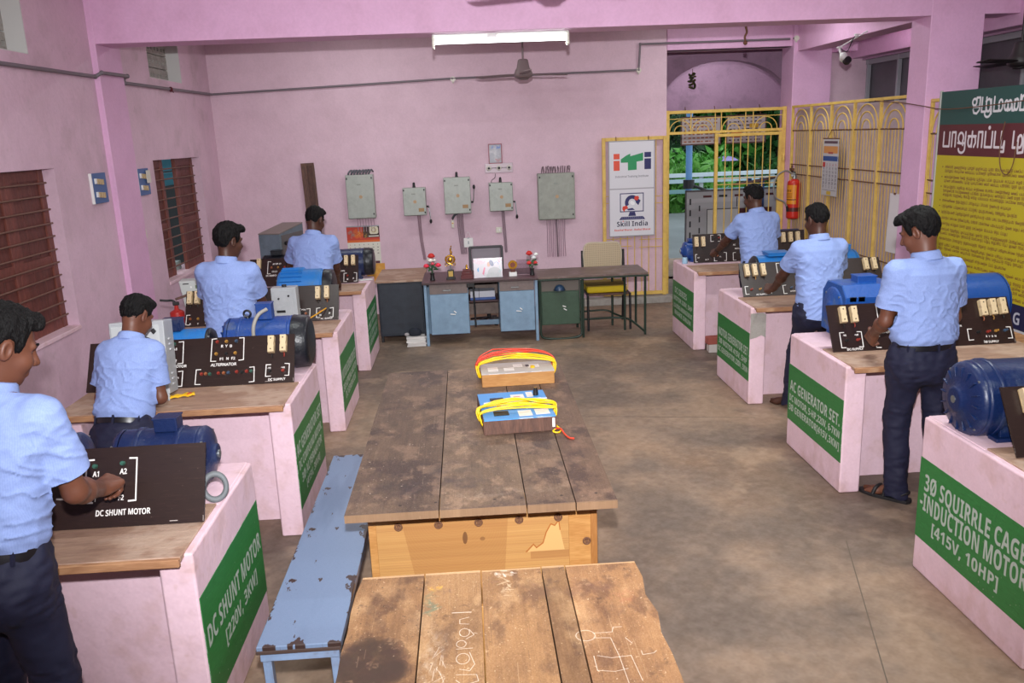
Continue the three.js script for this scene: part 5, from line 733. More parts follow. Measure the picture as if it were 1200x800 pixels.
// ------------------------------------------------------------------ yellow steel gate, side fence, boards
const YP = M.yellowPaint;
const arcPts = (cx, cy, r, z, n = 12) => { const p = []; for (let i = 0; i <= n; i++) { const a = Math.PI * (1 - i / n); p.push([cx + Math.cos(a) * r, cy + Math.sin(a) * r, z]); } return p; };
{ // fixed frame with arched fanlight, and the closed right leaf
  const z = -11.03, t = thing('yellow_gateway', 'yellow steel gateway surround with arched fanlight bars over the doorway', 'gateway', [0, 0, 0]);
  const f = (n, x0, x1, y0, y1, d = .04) => obj(n, BB(x0, x1, y0, y1, z - d / 2, z + d / 2, .004), YP, t);
  f('jamb', 2.625, 2.675, .02, 2.47); f('jamb', 4.165, 4.215, .02, 2.47); f('head_rail', 2.675, 4.165, 2.425, 2.465); f('transom', 2.675, 4.165, 2.165, 2.2);
  for (const x of [2.96, 3.28, 3.36, 3.68, 3.78]) obj('fan_bar', bar([x, 2.2, z], [x, 2.43, z], .0075, 6), YP, t);
  for (const [c, r] of [[2.82, .14], [2.82, .075], [3.12, .14], [3.12, .075], [3.52, .15], [3.52, .08], [3.95, .15], [3.95, .08]]) obj('fan_arch', T(arcPts(c, 2.2, r, z), .0065, 24, 6), YP, t);
  obj('tie_bar', bar([2.67, 2.36, z], [4.17, 2.365, z], .006, 6), YP, t);
  const g = thing('gate_leaf', 'closed yellow barred gate leaf in the right half of the doorway', 'gate', [0, 0, 0]);
  const h = (n, x0, x1, y0, y1) => obj(n, BB(x0, x1, y0, y1, z + .005, z + .04, .004), YP, g);
  h('stile', 3.27, 3.315, .1, 2.16); h('stile', 4.12, 4.16, .1, 2.16); h('rail', 3.315, 4.12, 2.115, 2.155); h('rail', 3.315, 4.12, .1, .14);
  for (let i = 1; i < 8; i++) obj('bar', bar([3.315 + i * .1, .14, z + .022], [3.315 + i * .1, 2.115, z + .022], .0075, 6), YP, g);
  for (const y of [1.58, 1.5, .75, .68]) obj('cross_bar', bar([3.315, y, z + .022], [4.12, y, z + .022], .006, 6), YP, g);
  obj('hinge', [C(.018, .018, .08, 4.19, 1.82, z + .03, 10)], YP, g); obj('hinge', C(.018, .018, .08, 4.19, .6, z + .03, 10), YP, g);
  // the open leaf folded against the back wall
  const o = thing('gate_leaf', 'open yellow gate leaf folded flat on the back wall behind the banner', 'gate', [0, 0, 0]), zz = ZB + .05;
  const k = (n, x0, x1, y0, y1) => obj(n, BB(x0, x1, y0, y1, zz - .018, zz + .018, .004), YP, o);
  k('stile', 1.77, 1.815, .1, 2.16); k('stile', 2.565, 2.615, .09, 2.16); k('rail', 1.815, 2.565, 2.115, 2.16); k('rail', 1.815, 2.565, .1, .145);
  for (let i = 1; i < 8; i++) obj('bar', bar([1.815 + i * .094, .14, zz], [1.815 + i * .094, 2.115, zz], .0065, 6), YP, o);
  for (const y of [.86, .76, 1.42, 1.33]) obj('cross_bar', [bar([1.815, y, zz + .004], [2.15, y, zz + .004], .005, 6), bar([2.25, y - .02, zz + .004], [2.565, y - .02, zz + .004], .005, 6)], YP, o);
  const b = thing('banner', 'white two part banner with the iti and Skill India emblems on the open gate leaf', 'banner', [2.15, .9, zz + .03]);
  const tx = canvasTex(512, 1024, (x, w, h) => {
    x.fillStyle = '#dcdbe2'; x.fillRect(0, 0, w, h); x.fillStyle = '#a9a6ae'; x.fillRect(0, h * .49, w, h * .012);
    const p = (c, pts) => { x.fillStyle = c; x.beginPath(); pts.forEach((q, i) => i ? x.lineTo(q[0], q[1]) : x.moveTo(q[0], q[1])); x.fill(); };
    const O = '#e2533a', G = '#27935c', N = '#2b2a63';
    p(O, [[50, 130], [118, 130], [118, 188], [50, 188]]); p(O, [[50, 204], [118, 204], [118, 310], [50, 310]]); p(N, [[400, 122], [476, 122], [476, 176], [400, 176]]); p(N, [[400, 190], [476, 190], [476, 304], [400, 304]]);
    p(G, [[132, 190], [196, 150], [240, 132], [240, 160], [300, 146], [386, 126], [386, 210], [312, 220], [312, 306], [212, 310], [212, 226], [132, 226]]);
    x.fillStyle = '#4a4a58'; x.font = '31px sans-serif'; x.textAlign = 'center'; x.fillText('Industrial Training Institute', w / 2, 386, 410);
    // monitor emblem
    x.strokeStyle = N; x.lineWidth = 10; x.strokeRect(124, 560, 264, 196); p(N, [[230, 762], [290, 762], [304, 806], [214, 806]]); p(N, [[136, 812], [384, 812], [410, 846], [108, 846]]); x.fillStyle = '#8d8fa8'; for (let r = 0; r < 3; r++) for (let c = 0; c < 11; c++) x.fillRect(140 + c * 23 - r * 3, 817 + r * 10, 15, 4);
    x.strokeStyle = N; x.lineWidth = 40; x.beginPath(); x.arc(258, 660, 62, 2.6, 6.1); x.stroke(); p(N, [[320, 610], [356, 640], [330, 690], [300, 660]]); x.strokeStyle = '#d8dbe2'; x.lineWidth = 22; x.beginPath(); x.arc(250, 672, 40, 5.6, 8.6); x.stroke(); x.fillStyle = '#f2f2f6'; x.beginPath(); x.ellipse(262, 664, 30, 20, .6, 0, 7); x.fill();
    p('#d8402e', [[290, 590], [330, 590], [340, 612], [318, 640], [282, 626]]); p('#d8402e', [[150, 700], [196, 690], [214, 720], [176, 736], [170, 760], [146, 730]]); p(N, [[196, 728], [262, 718], [290, 740], [214, 744]]);
    x.font = 'bold 76px sans-serif'; x.fillStyle = '#23213f'; x.fillText('Skill India', w / 2 + 6, 918, 420); p('#d8402e', [[148, 858], [160, 854], [160, 866], [148, 868]]); x.font = 'bold 28px sans-serif'; x.fillText('Kaushal Bharat - Kushal Bharat', w / 2 + 6, 968, 440);
  });
  const q = new THREE.BoxGeometry(.585, 1.21, .008); q.userData.ownUV = true; obj('printed_sheet', q.translate(0, .605, 0), mapped(tx, { roughness: .45 }), b);
  obj('edge_strip', [B(.012, 1.22, .012, -.295, .605, .003, .003), B(.012, 1.22, .012, .295, .605, .003, .003), B(.6, .014, .012, 0, 0, .003, .003), B(.6, .012, .012, 0, 1.212, .003, .003)], std(0xa9a8ae, { roughness: .4 }), b);
  for (const x of [-.2, .22]) obj('tie', bar([x, 1.21, 0], [x, 1.27, -.01], .005, 5), M.rust, b);
}
// side fence between the two pillars: x = 4.2, arches on top, bars, pale sheet behind
function fence(label, z0, z1, nBay) {
  const X = 4.235, t = thing('bar_fence', label, 'fence', [X, 0, 0]), len = z1 - z0;
  const backing = mapped(plaster(0xc0aeb6, 0xa08f97, .5, 441, .9, 128), { roughness: .8 }); obj('backing_sheet', B(.006, 2.38, len - .02, .06, 1.24, (z0 + z1) / 2), backing, t);
  const hz = (y, r = .009, m = YP) => obj('rail', bar([0, y, z0], [0, y, z1], r, 6), m, t);
  obj('head_rail', B(.03, .03, len, 0, 2.455, (z0 + z1) / 2, .004), YP, t); hz(2.16, .008, M.rust); hz(.12, .014);
  const bw = len / nBay;
  for (let b = 0; b < nBay; b++) {
    const zc = z0 + (b + .5) * bw;
    obj('post', B(.03, 2.38, .026, 0, 1.26, z0 + b * bw + .013, .003), YP, t);
    const nb = 9; for (let i = 1; i < nb; i++) obj('bar', B(.005, 2.04, .017, rr(-.003, .003), 1.14, z0 + b * bw + i * bw / nb + .006, .002), YP, t);
    for (const r of [bw * .44, bw * .31, bw * .17]) obj('arch_bar', T(arcPts(zc, 2.16, r, 0).map(([a, c]) => [0, Math.min(c * 1, 2.45) * 1, a]), .008, 20, 6), YP, t);
    for (const y of [1.74, 1.62, .84, .72]) obj('cross_bar', bar([-.014, y, z0 + b * bw + .05], [-.014, y, z0 + (b + 1) * bw - .03], .0065, 6), M.rust, t);
  }
  obj('post', B(.03, 2.38, .03, 0, 1.26, z1 - .015, .003), YP, t); return t;
}
fence('tall yellow barred fence with arched tops between the gateway pillar and the pink pillar', -10.86, -7.95, 5);
fence('yellow barred fence standing behind the big yellow notice board', -7.58, -4.2, 6).scale.y = .978;
{ const t = thing('sagging_wire', 'thin dark wire sagging from the yellow fence to the notice board', 'wire', [0, 0, 0]); obj('wire', T([[4.2, 2.44, -8.6], [4.17, 2.4, -8.0], [4.16, 2.35, -7.55], [4.17, 2.32, -7.3], [4.17, 2.33, -6.6], [4.17, 2.35, -6.2]], .0045, 60, 5), M.rust, t); }
{ // tear-off calendar on the fence
  const t = thing('wall_calendar', 'long narrow calendar sheet with a blue band hanging on the yellow fence', 'calendar', [4.2, 1.42, -9.58]);
  const tx = canvasTex(256, 400, (x, w, h) => { x.fillStyle = '#b9b6ba'; x.fillRect(0, 0, w, h); x.fillStyle = '#5a4452'; x.fillRect(20, 14, w - 40, 18); x.fillStyle = '#c98a50'; x.fillRect(14, 50, w - 28, 50); x.fillStyle = '#a84c44'; x.fillRect(90, 90, 80, 14); x.fillStyle = '#2f4f8c'; x.fillRect(10, 120, w - 20, 34); x.fillStyle = '#b8302c'; x.fillRect(10, 164, 40, 34); x.font = 'bold 26px sans-serif'; x.textAlign = 'center'; let n = 1; for (let r = 0; r < 7; r++) for (let c = 0; c < 5; c++) { if (!r && !c) continue; x.fillStyle = r ? '#55505e' : '#a84850'; x.fillText(String(n++ % 31 + 1), 30 + c * 49, 190 + r * 26); } x.fillStyle = '#6b6470'; x.fillRect(14, 360, w - 28, 3); x.fillStyle = '#c9a63a'; x.fillRect(90, 368, 70, 26); });
  const g = new THREE.BoxGeometry(.42, .64, .004); g.userData.ownUV = true; obj('sheet', g.rotateY(-Math.PI / 2).translate(0, .32, 0), mapped(tx, { roughness: .5 }), t); obj('top_strip', B(.008, .012, .43, 0, .645, 0), M.rust, t); obj('string', T([[0, .65, -.1], [.01, .74, 0], [0, .65, .1]], .003, 12, 5), M.rust, t);
}
{ const t = thing('paper_sheet', 'blank white paper sheet hanging at the right end of the yellow fence', 'paper', [4.21, .96, -8.08]); const g = new THREE.BoxGeometry(.004, .58, .2, 1, 6, 4), p = g.attributes.position; for (let i = 0; i < p.count; i++) p.setX(i, p.getX(i) + Math.sin(p.getY(i) * 7) * .006); g.translate(0, .29, 0); g.computeVertexNormals(); obj('sheet', g, std(0xd8d2d4, { roughness: .8 }), t); obj('clip', B(.012, .02, .03, 0, .58, 0, .003), M.rust, t); }
{ // fire extinguisher
  const t = thing('fire_extinguisher', 'red fire extinguisher with yellow label and black hose hanging beside the gateway', 'fire extinguisher', [4.19, 1.06, -10.6]);
  const red = std(0xc02a1e, { roughness: .3 }); obj('cylinder', L([[0, 0], [.07, 0], [.083, .012], [.085, .03], [.085, .44], [.078, .47], [.05, .495], [.028, .505], [0, .505]], 28), red, t);
  const tx = canvasTex(256, 256, (x, w, h) => { x.fillStyle = '#d98a1e'; x.fillRect(0, 0, w, h); x.fillStyle = '#e6c23a'; x.fillRect(0, 40, 70, 120); x.fillStyle = '#3a1a14'; x.fillRect(0, 190, w, 12); x.font = 'bold 40px sans-serif'; x.fillText('FIRE', 120, 90); for (let i = 0; i < 5; i++) x.fillRect(90, 110 + i * 14, 120, 4); });
  const lb = new THREE.CylinderGeometry(.0862, .0862, .24, 24, 1, true, Math.PI * .9, Math.PI * 1.1); lb.userData.ownUV = true; obj('label_band', lb.translate(0, .31, 0), mapped(tx, { roughness: .4 }), t);
  const l2 = new THREE.CylinderGeometry(.0862, .0862, .05, 24, 1, true); obj('lower_band', l2.translate(0, .12, 0), std(0x54201a, { roughness: .4 }), t);
  obj('valve', [C(.022, .026, .05, 0, .525, 0, 14), B(.03, .05, .04, 0, .56, 0, .006)], M.steel, t); obj('lever', [flat([0, .585, .02], [0, .6, -.12], .02, .008, V(0, 1, 0)), flat([0, .56, .02], [0, .555, -.1], .018, .008, V(0, 1, 0))], M.black, t); obj('gauge', C(.018, .018, .014, -.03, .55, 0, 14, 0, Math.PI / 2), M.white, t);
  obj('hose', T([[-.02, .56, .01], [-.12, .61, .03], [-.24, .56, .06], [-.29, .42, .07], [-.25, .28, .06], [-.14, .22, .05], [-.1, .16, .04]], .011, 50, 8), std(0x8a8884, { roughness: .5 }), t); obj('nozzle', bar([-.1, .17, .04], [-.085, .1, .035], .014, 10), M.black, t);
  obj('bracket', [B(.03, .03, .1, .0, .62, -.09, .004), B(.02, .14, .02, .02, .6, -.14, .003)], M.rust, t);
}
{ // the big Tamil notice board
  const t = thing('notice_board', 'big yellow Tamil safety notice board with dark green and maroon heading on the right', 'notice board', [4.2, .55, -6.16]), W = 2.4, H = 1.915;
  const tx = canvasTex(1536, 1228, (x, w, h) => {
    x.fillStyle = '#bdad22'; x.fillRect(0, 0, w, h); x.fillStyle = '#1d4a45'; x.fillRect(0, 0, w, h * .145); x.fillStyle = '#571f24'; x.fillRect(0, h * .145, w, h * .135); x.fillStyle = '#1c2046'; x.fillRect(0, h * .855, w, h * .1); x.fillStyle = '#c9c7cc'; x.fillRect(0, h * .955, w, h * .045);
    // letters as strokes on a unit body, y down; each: [advance, strokes of points], a dot marks smooth curves
    const A = (cx, cy, rx, ry, a0, a1, n = 12) => { const p = []; for (let i = 0; i <= n; i++) { const a = a0 + (a1 - a0) * i / n; p.push([cx + Math.cos(a) * rx, cy + Math.sin(a) * ry]); } return p; };
    const PI = Math.PI, K = {
      e: [1.0, [[...A(.3, .3, .22, .22, PI, 2.9 * PI)], [[.52, .3], [.52, .02], [.88, .02], [.88, .8], [.6, 1.05], [.3, 1.0], [.2, .8]], [[.2, .62], [.88, .62]]]],
      zhu: [1.25, [[[.1, .05], [.1, .95], [.55, .95]], [[.55, .05], [.55, .95], ...A(.78, .55, .22, .4, PI * .9, -PI * .5), [.5, .3]], [...A(.75, 1.05, .3, .25, -.4, PI * .95)], [[1.02, .2], [1.12, 1.1]]]],
      ma: [1.05, [[[.1, .05], [.1, .95], [.6, .95], [.6, .35]], [...A(.75, .6, .2, .35, PI, 2.6 * PI)]]],
      lai: [1.45, [[...A(.24, .62, .16, .3, PI * .5, 2.4 * PI), [.44, .95]], [...A(.58, .62, .16, .3, PI * .5, 2.4 * PI)], [[.8, .6], [.84, .95], [1.02, .95], [1.02, .3]], [...A(1.2, .6, .17, .34, PI, 2.7 * PI)]]],
      ya: [1.1, [[[.1, .05], [.1, .95], [.9, .95], [.9, .05]], [[.5, .3], [.5, .95]], [...A(.34, .34, .15, .25, 0, -PI, 8)]]],
      pa: [.95, [[[.1, .05], [.1, .95], [.78, .95], [.78, .05]]]],
      aa: [.72, [[[.12, .95], [.12, .05], [.52, .05], [.52, .95]]]],
      thu: [1.1, [[...A(.4, .4, .28, .32, PI * .6, 2.2 * PI), [.66, .85]], [[.1, .72], [.5, .75], [.9, .72]], [...A(.55, 1.1, .34, .24, PI, 0)], [[.9, .05], [.9, 1.1]]]],
      ka: [1.05, [[[.1, .3], [.9, .3]], [[.5, .02], [.5, .95]], [...A(.3, .62, .2, .32, -PI * .4, -PI * 2)], [[.5, .3], [.85, .35], [.9, .7], [.75, .95]]]],
      p: [.95, [[[.1, .05], [.1, .95], [.78, .95], [.78, .05]], [...A(.45, -.2, .05, .05, 0, 6.3, 6)]]],
      pu: [1.25, [[[.1, .05], [.1, .95], [.72, .95], [.72, .05]], [[.72, .95], [.95, .95], [1.05, .6], [1.05, 1.2], [.8, 1.2]]]],
      mu: [1.25, [[[.1, .05], [.1, .95], [.55, .95], [.55, .35]], [...A(.72, .6, .2, .35, PI, 2.6 * PI)], [[.55, .95], [.6, 1.25], [1.05, 1.2], [1.05, .2]]]],
      n: [1.35, [[...A(.26, .6, .16, .32, PI * .5, 2.4 * PI), [.44, .95]], [...A(.6, .6, .16, .32, PI * .5, 2.5 * PI)], [[.78, .3], [1.1, .3], [1.1, .95]], [...A(.6, -.2, .05, .05, 0, 6.3, 6)]]],
      va: [1.2, [[...A(.26, .6, .16, .32, PI * .5, 2.4 * PI), [.5, .95], [1.05, .95], [1.05, .05]]]],
    };
    const word = (s, ox, oy, sz, lw, col, sx = 1) => { x.strokeStyle = col; x.lineWidth = lw; x.lineCap = x.lineJoin = 'round'; let cx = ox; for (const k of s) { if (k === ' ') { cx += sz * .5 * sx; continue; } const [ad, st] = K[k]; for (const p of st) { x.beginPath(); p.forEach((q, i) => i ? x.lineTo(cx + q[0] * sz * sx, oy + q[1] * sz) : x.moveTo(cx + q[0] * sz * sx, oy + q[1] * sz)); x.stroke(); } cx += ad * sz * sx; } return cx; };
    word(['e', 'zhu', 'ma', 'lai', 'ya', 'aa', 'n', ' ', 'ka', 'lai', 'va'], w * .19, h * .035, 78, 12, '#d8d6da', 1.05);
    word(['pa', 'aa', 'thu', 'ka', 'aa', 'p', 'pu', ' ', 'mu', 'n', 'ma', 'aa', 'thu'], w * .03, h * .175, 84, 13, '#d8d0d4', 1.0);
    const ks = Object.keys(K); let y = h * .325; for (let i = 0; i < 17; i++) { const rows = [2, 2, 3, 1, 1, 1, 1, 1, 2, 1, 2, 1, 1, 3, 2, 1, 1][i]; x.fillStyle = '#4c1c1e'; x.beginPath(); x.arc(w * .045, y + 8, 4, 0, 7); x.fill(); for (let r = 0; r < rows; r++) { let cx = w * .06; const end = w * (r === rows - 1 ? rr(.35, .8) : .93); while (cx < end) { const n = 3 + Math.floor(rnd() * 6), s = []; for (let k = 0; k < n; k++) s.push(ks[Math.floor(rnd() * ks.length)]); cx = word(s, cx, y, 14, 2, '#6a3a2a', 1.0) + 9; } y += 22; } y += 10; if (y > h * .84) break; }
    x.font = 'bold 84px sans-serif'; x.fillStyle = '#b9bac6'; x.fillText('G', w * .52, h * .935); word(['ma', 'lai', 'pu'], w * .6, h * .885, 50, 9, '#b9bac6'); word(['ka', 'aa', 'p', 'pu'], w * .2, h * .885, 50, 9, '#b9bac6');
    for (let i = 0; i < 40; i++) { x.fillStyle = 'rgba(60,50,20,.12)'; x.fillRect(rnd() * w, h * .28 + rnd() * h * .6, rr(1, 4), rr(10, 90)); }
  });
  const g = new THREE.BoxGeometry(W, H, .012); g.userData.ownUV = true; obj('printed_face', g.rotateY(-Math.PI / 2).translate(0, H / 2, 0), mapped(tx, { roughness: .45 }), t);
  obj('frame_strip', [B(.024, H + .02, .022, -.002, H / 2, -W / 2 - .01, .004)], std(0xb5b5ae, { roughness: .4 }), t); obj('frame_strip', [B(.024, H + .02, .022, -.002, H / 2, W / 2 + .01, .004)], std(0xb5b5ae, { roughness: .4 }), t); obj('frame_strip', B(.024, .02, W, .004, -.01, 0, .004), std(0xb5b5ae), t);
  for (const z of [-.9, .9]) obj('stand_leg', B(.03, .56, .03, .02, -.27, z, .003), M.brownWood, t);
  const w = thing('hanging_wire', 'thin wire loop hanging down over the yellow notice board', 'wire', [0, 0, 0]); obj('wire', T([[4.178, 2.2, -6.42], [4.176, 2.0, -6.45], [4.176, 1.84, -6.41], [4.176, 1.8, -6.34], [4.176, 1.86, -6.28], [4.176, 2.05, -6.25]], .004, 40, 5), M.rust, w);
  const bl = thing('wooden_ledge', 'stepped pale wooden ledge between the second right bench and the notice board', 'wooden ledge', [3.86, 0, -5.6]); obj('plank', B(.3, .03, .7, 0, .6, 0, .004), M.plyEdge, bl); obj('plank', B(.2, .03, .7, .04, .68, 0, .004), M.plyEdge, bl); for (const z of [-.3, .3]) obj('leg', B(.05, .66, .05, .06, .33, z, .004), M.brownWood, bl);
}
{ // camera and garland
  const t = thing('security_camera', 'white dome headed security camera on a thin arm below the beam', 'camera', [4.02, 2.9, -9.0]); obj('bracket_arm', bar([-.03, .105, -.02], [.26, .26, .0], .007), M.white, t);
  obj('body', [put(new THREE.CapsuleGeometry(.04, .07, 5, 14), 0, 0, .02, 1.25, 0, .4)], M.white, t); obj('lens_hood', C(.036, .04, .05, .02, -.035, .07, 16, 1.25), M.black, t); obj('bracket', [bar([-.02, .03, 0], [-.03, .1, -.02], .012), B(.05, .012, .05, -.03, .105, -.02, .003)], M.white, t);
  const a = thing('hanging_wire', 'thin dark wire hanging from a white hook above the security camera', 'wire', [0, 0, 0]); obj('wire', T([[4.16, 3.13, -9.0], [4.12, 3.08, -9.0], [4.06, 2.96, -9.0], [3.99, 3.0, -9.02]], .005, 20, 5), M.black, a); obj('hook', [S(.02, 4.155, 3.115, -9.0, 10), B(.05, .012, .03, 4.16, 3.126, -9.0, .003)], M.white, a);
  const g = thing('dried_garland', 'dried leafy garland hanging from the porch arch', 'garland', [3.4, 3.02, -12.62]); for (let k = 0; k < 14; k++) obj('leaf', put(new THREE.SphereGeometry(.035, 8, 6).scale(.6, .2, 1.2), Math.sin(k * 2.4) * .035, -.03 * k * .55, Math.cos(k * 2.4) * .035, k, k * 2, .4), std(k % 3 ? 0x4c4a34 : 0x7a6b3c, { roughness: .9 }), g); obj('string', bar([0, .06, 0], [0, -.22, 0], .004), M.rust, g);
  const h = thing('hanging_knot', 'dark cord knot hanging from the beam over the gateway', 'cord', [2.607, 3.118, -7.88]); obj('cord', T([[0, 0, 0], [.01, -.05, 0], [-.008, -.09, .004], [0, -.13, 0]], .01, 16, 6), M.rust, h); obj('knot', S(.02, 0, -.14, 0, 10), M.rust, h);
}
// ------------------------------------------------------------------ the porch and what lies beyond
{
  const t = thing('trainer_stand', 'grey training board with white and maroon squares on blue posts in the porch', 'training board', [3.98, 0, -12.15]);
  const tx = canvasTex(768, 512, (x, w, h) => { x.fillStyle = '#a3a4a8'; x.fillRect(0, 0, w, h); x.fillStyle = '#b0b0b4'; x.fillRect(0, h * .1, w, h * .06); x.fillStyle = '#c2c3c2'; x.fillRect(w * .2, h * .26, w * .3, h * .42); x.strokeStyle = '#2a2a2e'; x.lineWidth = 5; x.strokeRect(w * .2, h * .26, w * .3, h * .42); x.fillStyle = '#4a1c20'; x.fillRect(w * .5, h * .26, w * .32, h * .42); x.strokeStyle = '#a9a4a4'; x.lineWidth = 4; x.beginPath(); x.arc(w * .66, h * .36, 18, 4.5, 7.8); x.stroke(); x.fillStyle = '#23242a'; x.fillRect(w * .45, h * .68, 9, h * .32); for (let i = 0; i < 6; i++) { x.fillRect(w * .03, h * (.1 + i * .16), 12, h * .085); x.fillRect(w * .12, h * (.2 + i * .16), 10, h * .08); x.fillStyle = i % 2 ? '#23242a' : '#4a1c20'; x.fillRect(w * (.16 + i * .15), h * .06, w * .08, h * .03); x.fillStyle = '#23242a'; } x.fillRect(w * .48, h * .1, 6, h * .14); });
  const g = new THREE.BoxGeometry(1.55, 1.02, .02); g.userData.ownUV = true; obj('board', g.translate(0, .83, 0), mapped(tx, { roughness: .5 }), t); obj('rim', [BB(-.785, .785, 1.335, 1.36, -.015, .015, .003), BB(-.79, -.77, .32, 1.36, -.015, .015, .003), BB(.77, .79, .32, 1.36, -.015, .015, .003)], std(0x5f5d60), t);
  const bl = std(0x34568c, { roughness: .5 }); for (const x of [.14, .33]) obj('post', BB(x - .03, x + .03, 0, 1.5, .014, .06, .004), bl, t); for (const x of [-.7, .7]) obj('leg', BB(x - .02, x + .02, 0, .4, -.05, -.012, .003), bl, t);
  obj('hood', flat([-.1, 1.42, .04], [.55, 1.5, .03], .1, .03, V(0, 1, 0)), std(0x6c5650, { roughness: .7 }), t);
  for (const [x0, lab, pat] of [[3.5, 'white framed notice with orange print, left of the two hanging beyond the gate', 0], [4.24, 'white framed notice with dark print, right of the two hanging beyond the gate', 1]]) {
    const n = thing('hanging_notice', lab, 'notice', [(x0 + .345) * 1.043, 1.965, -14.3]); const ax = canvasTex(256, 200, (x, w, h) => { x.fillStyle = '#cbbfbb'; x.fillRect(0, 0, w, h); for (let i = 0; i < 7; i++) for (let k = 0; k < 8; k++) { x.fillStyle = pat ? ['#4c3c3c', '#8c7a70'][k % 2] : ['#b4683c', '#8a5a48'][(i + k) % 2]; x.fillRect(16 + k * 28, 14 + i * 26, rr(8, 24), 9); } if (pat) { x.fillStyle = '#d0602c'; x.fillRect(30, 120, 70, 36); x.fillStyle = '#d8a838'; x.fillRect(150, 60, 60, 30); } });
    const q = new THREE.BoxGeometry(.66, .46, .01); q.userData.ownUV = true; obj('sheet', q.translate(0, .22, 0), mapped(ax, { roughness: .5 }), n); obj('frame', [BB(-.345, -.325, 0, .45, -.012, .014, .003), BB(.325, .345, 0, .45, -.012, .014, .003), BB(-.345, .345, -.01, .012, -.012, .014, .003), BB(-.345, .345, .44, .46, -.012, .014, .003)], std(0x6d4f48, { roughness: .6 }), n); obj('hanger', [bar([-.25, .45, -.012], [-.25, .62, -.1], .006), bar([.25, .45, -.012], [.25, .62, -.1], .006)], M.rust, n);
  }
  const post = thing('blue_post', 'pale blue pipe post standing in the yard beyond the gate', 'post', [5.2, -.08, -19.5]); obj('pipe', C(.075, .075, 2.9, 0, 1.45, 0, 16), std(0x5f8fc0, { roughness: .4 }), post); obj('clamp', [C(.13, .13, .2, 0, 1.05, 0, 14)], M.black, post); obj('arm', bar([0, 1.05, 0], [.5, .85, .1], .035), M.black, post);
  const rl = thing('crash_barrier', 'pale blue and white roadside railing below the trees', 'railing', [0, -.08, -23]); for (const y of [1.06, .9, .62]) obj('rail', BB(2, 13, y - .055, y + .055, -.03, .03, .01), std(y > 1 ? 0xc4d4dc : y > .8 ? 0xaac4cc : 0x6f9a9c, { roughness: .4 }), rl); for (let x = 2.5; x < 13; x += 2) obj('post', BB(x - .05, x + .05, 0, 1.05, -.12, -.03, .006), std(0xa9b4b6), rl);
  struct('wall_yard', BB(-8, 3.2, -.08, 2.4, -26, -25.8), std(0x56665a, { roughness: .9 }));
}
{ // trees and shrubs beyond the railing: leaves joined as stuff, trunks as parts
  const lm = [[0x4d9a34, 0x64b440], [0x2f6b30, 0x3d8038], [0x274f2c, 0x33653a], [0x579c3a, 0x76b84c]].map(([a, b]) => { const c = noise2(a & 1023, 8); return new THREE.MeshPhysicalMaterial({ map: dataTex(32, 32, (u, v) => lerp3(hex(a), hex(b), c(u, v)), 1), roughness: .7, transmission: .3, thickness: 0, side: THREE.DoubleSide }); });
  const leafG = new THREE.PlaneGeometry(.16, .3, 2, 2); { const p = leafG.attributes.position; for (let i = 0; i < p.count; i++) { const y = p.getY(i) / .15; p.setX(i, p.getX(i) * (1 - Math.abs(y) * .92)); p.setZ(i, -Math.abs(p.getX(i)) * .4 - y * y * .03); } leafG.computeVertexNormals(); }
  const bark = std(0x4a4038, { roughness: .9 });
  function tree(label, x, z, h, r, n, m, name = 'leafy_tree') {
    const t = thing(name, label, name === 'leafy_tree' ? 'tree' : 'shrub', [x, z < -23.4 ? -.78 : -.08, z]);
    obj('trunk', L([[0, 0], [.16 * h / 5, 0], [.1 * h / 5, h * .3], [.06 * h / 5, h * .7], [0, h * .72]], 10), bark, t);
    const im = new THREE.InstancedMesh(leafG, lm[m], n), mm = new THREE.Matrix4(), q = new THREE.Quaternion(), cl = []; for (let i = 0; i < 26; i++) { const a = rnd() * 6.3, k = Math.sqrt(rnd()); cl.push([Math.cos(a) * k * r, h * .45 + (rnd() - .45) * h * .85, Math.sin(a) * k * r * .8, rr(.25, .5) * r]); }
    for (let i = 0; i < n; i++) { const c = cl[i % 26], d = V(rnd() - .5, rnd() - .5, rnd() - .5).normalize().multiplyScalar(c[3] * Math.cbrt(rr(.35, 1))); q.setFromEuler(new THREE.Euler(rnd() * 6.3, rnd() * 6.3, rnd() * 6.3)); const s = rr(.8, 1.6) * (r > 2 ? 1 + (r - 2) * .35 : .9); mm.compose(V(c[0] + d.x, Math.max(.1, c[1] + d.y), c[2] + d.z), q, V(s, s, s)); im.setMatrixAt(i, mm); }
    im.name = 'foliage'; im.userData.kind = 'stuff'; im.castShadow = im.receiveShadow = true; t.add(im);
  }
  tree('bright green spreading tree behind the railing, straight beyond the gate', 8.4, -34, 6.2, 3.0, 5200, 0);
  tree('darker green tree left of the bright one, seen through the left half of the gate', 5.6, -31, 6.4, 2.6, 4600, 2);
  tree('mid green tree right of the bright one, seen through the gate bars', 12.4, -33, 6.2, 3, 4600, 1);
  tree('tall deep green tree closing the view behind the others', 9.5, -40, 9.5, 6.5, 9000, 2);
  tree('pale green low shrub at the foot of the blue post', 6.6, -24.8, 1.9, 1.2, 900, 3, 'leafy_shrub');
  tree('low bright shrub behind the railing left of the person with the umbrella', 7.2, -27, 2.2, 1.3, 1200, 0, 'leafy_shrub');
  tree('second tall dark tree at the far left of the yard view', 4.5, -44, 9, 6.5, 8000, 2);
  tree('second tall green tree at the far right of the yard view', 16.5, -42, 9, 6.5, 8000, 1);
  tree('dark shrub at the left edge of the yard view', 4.4, -24.6, 2.2, 1.1, 900, 1, 'leafy_shrub');
}
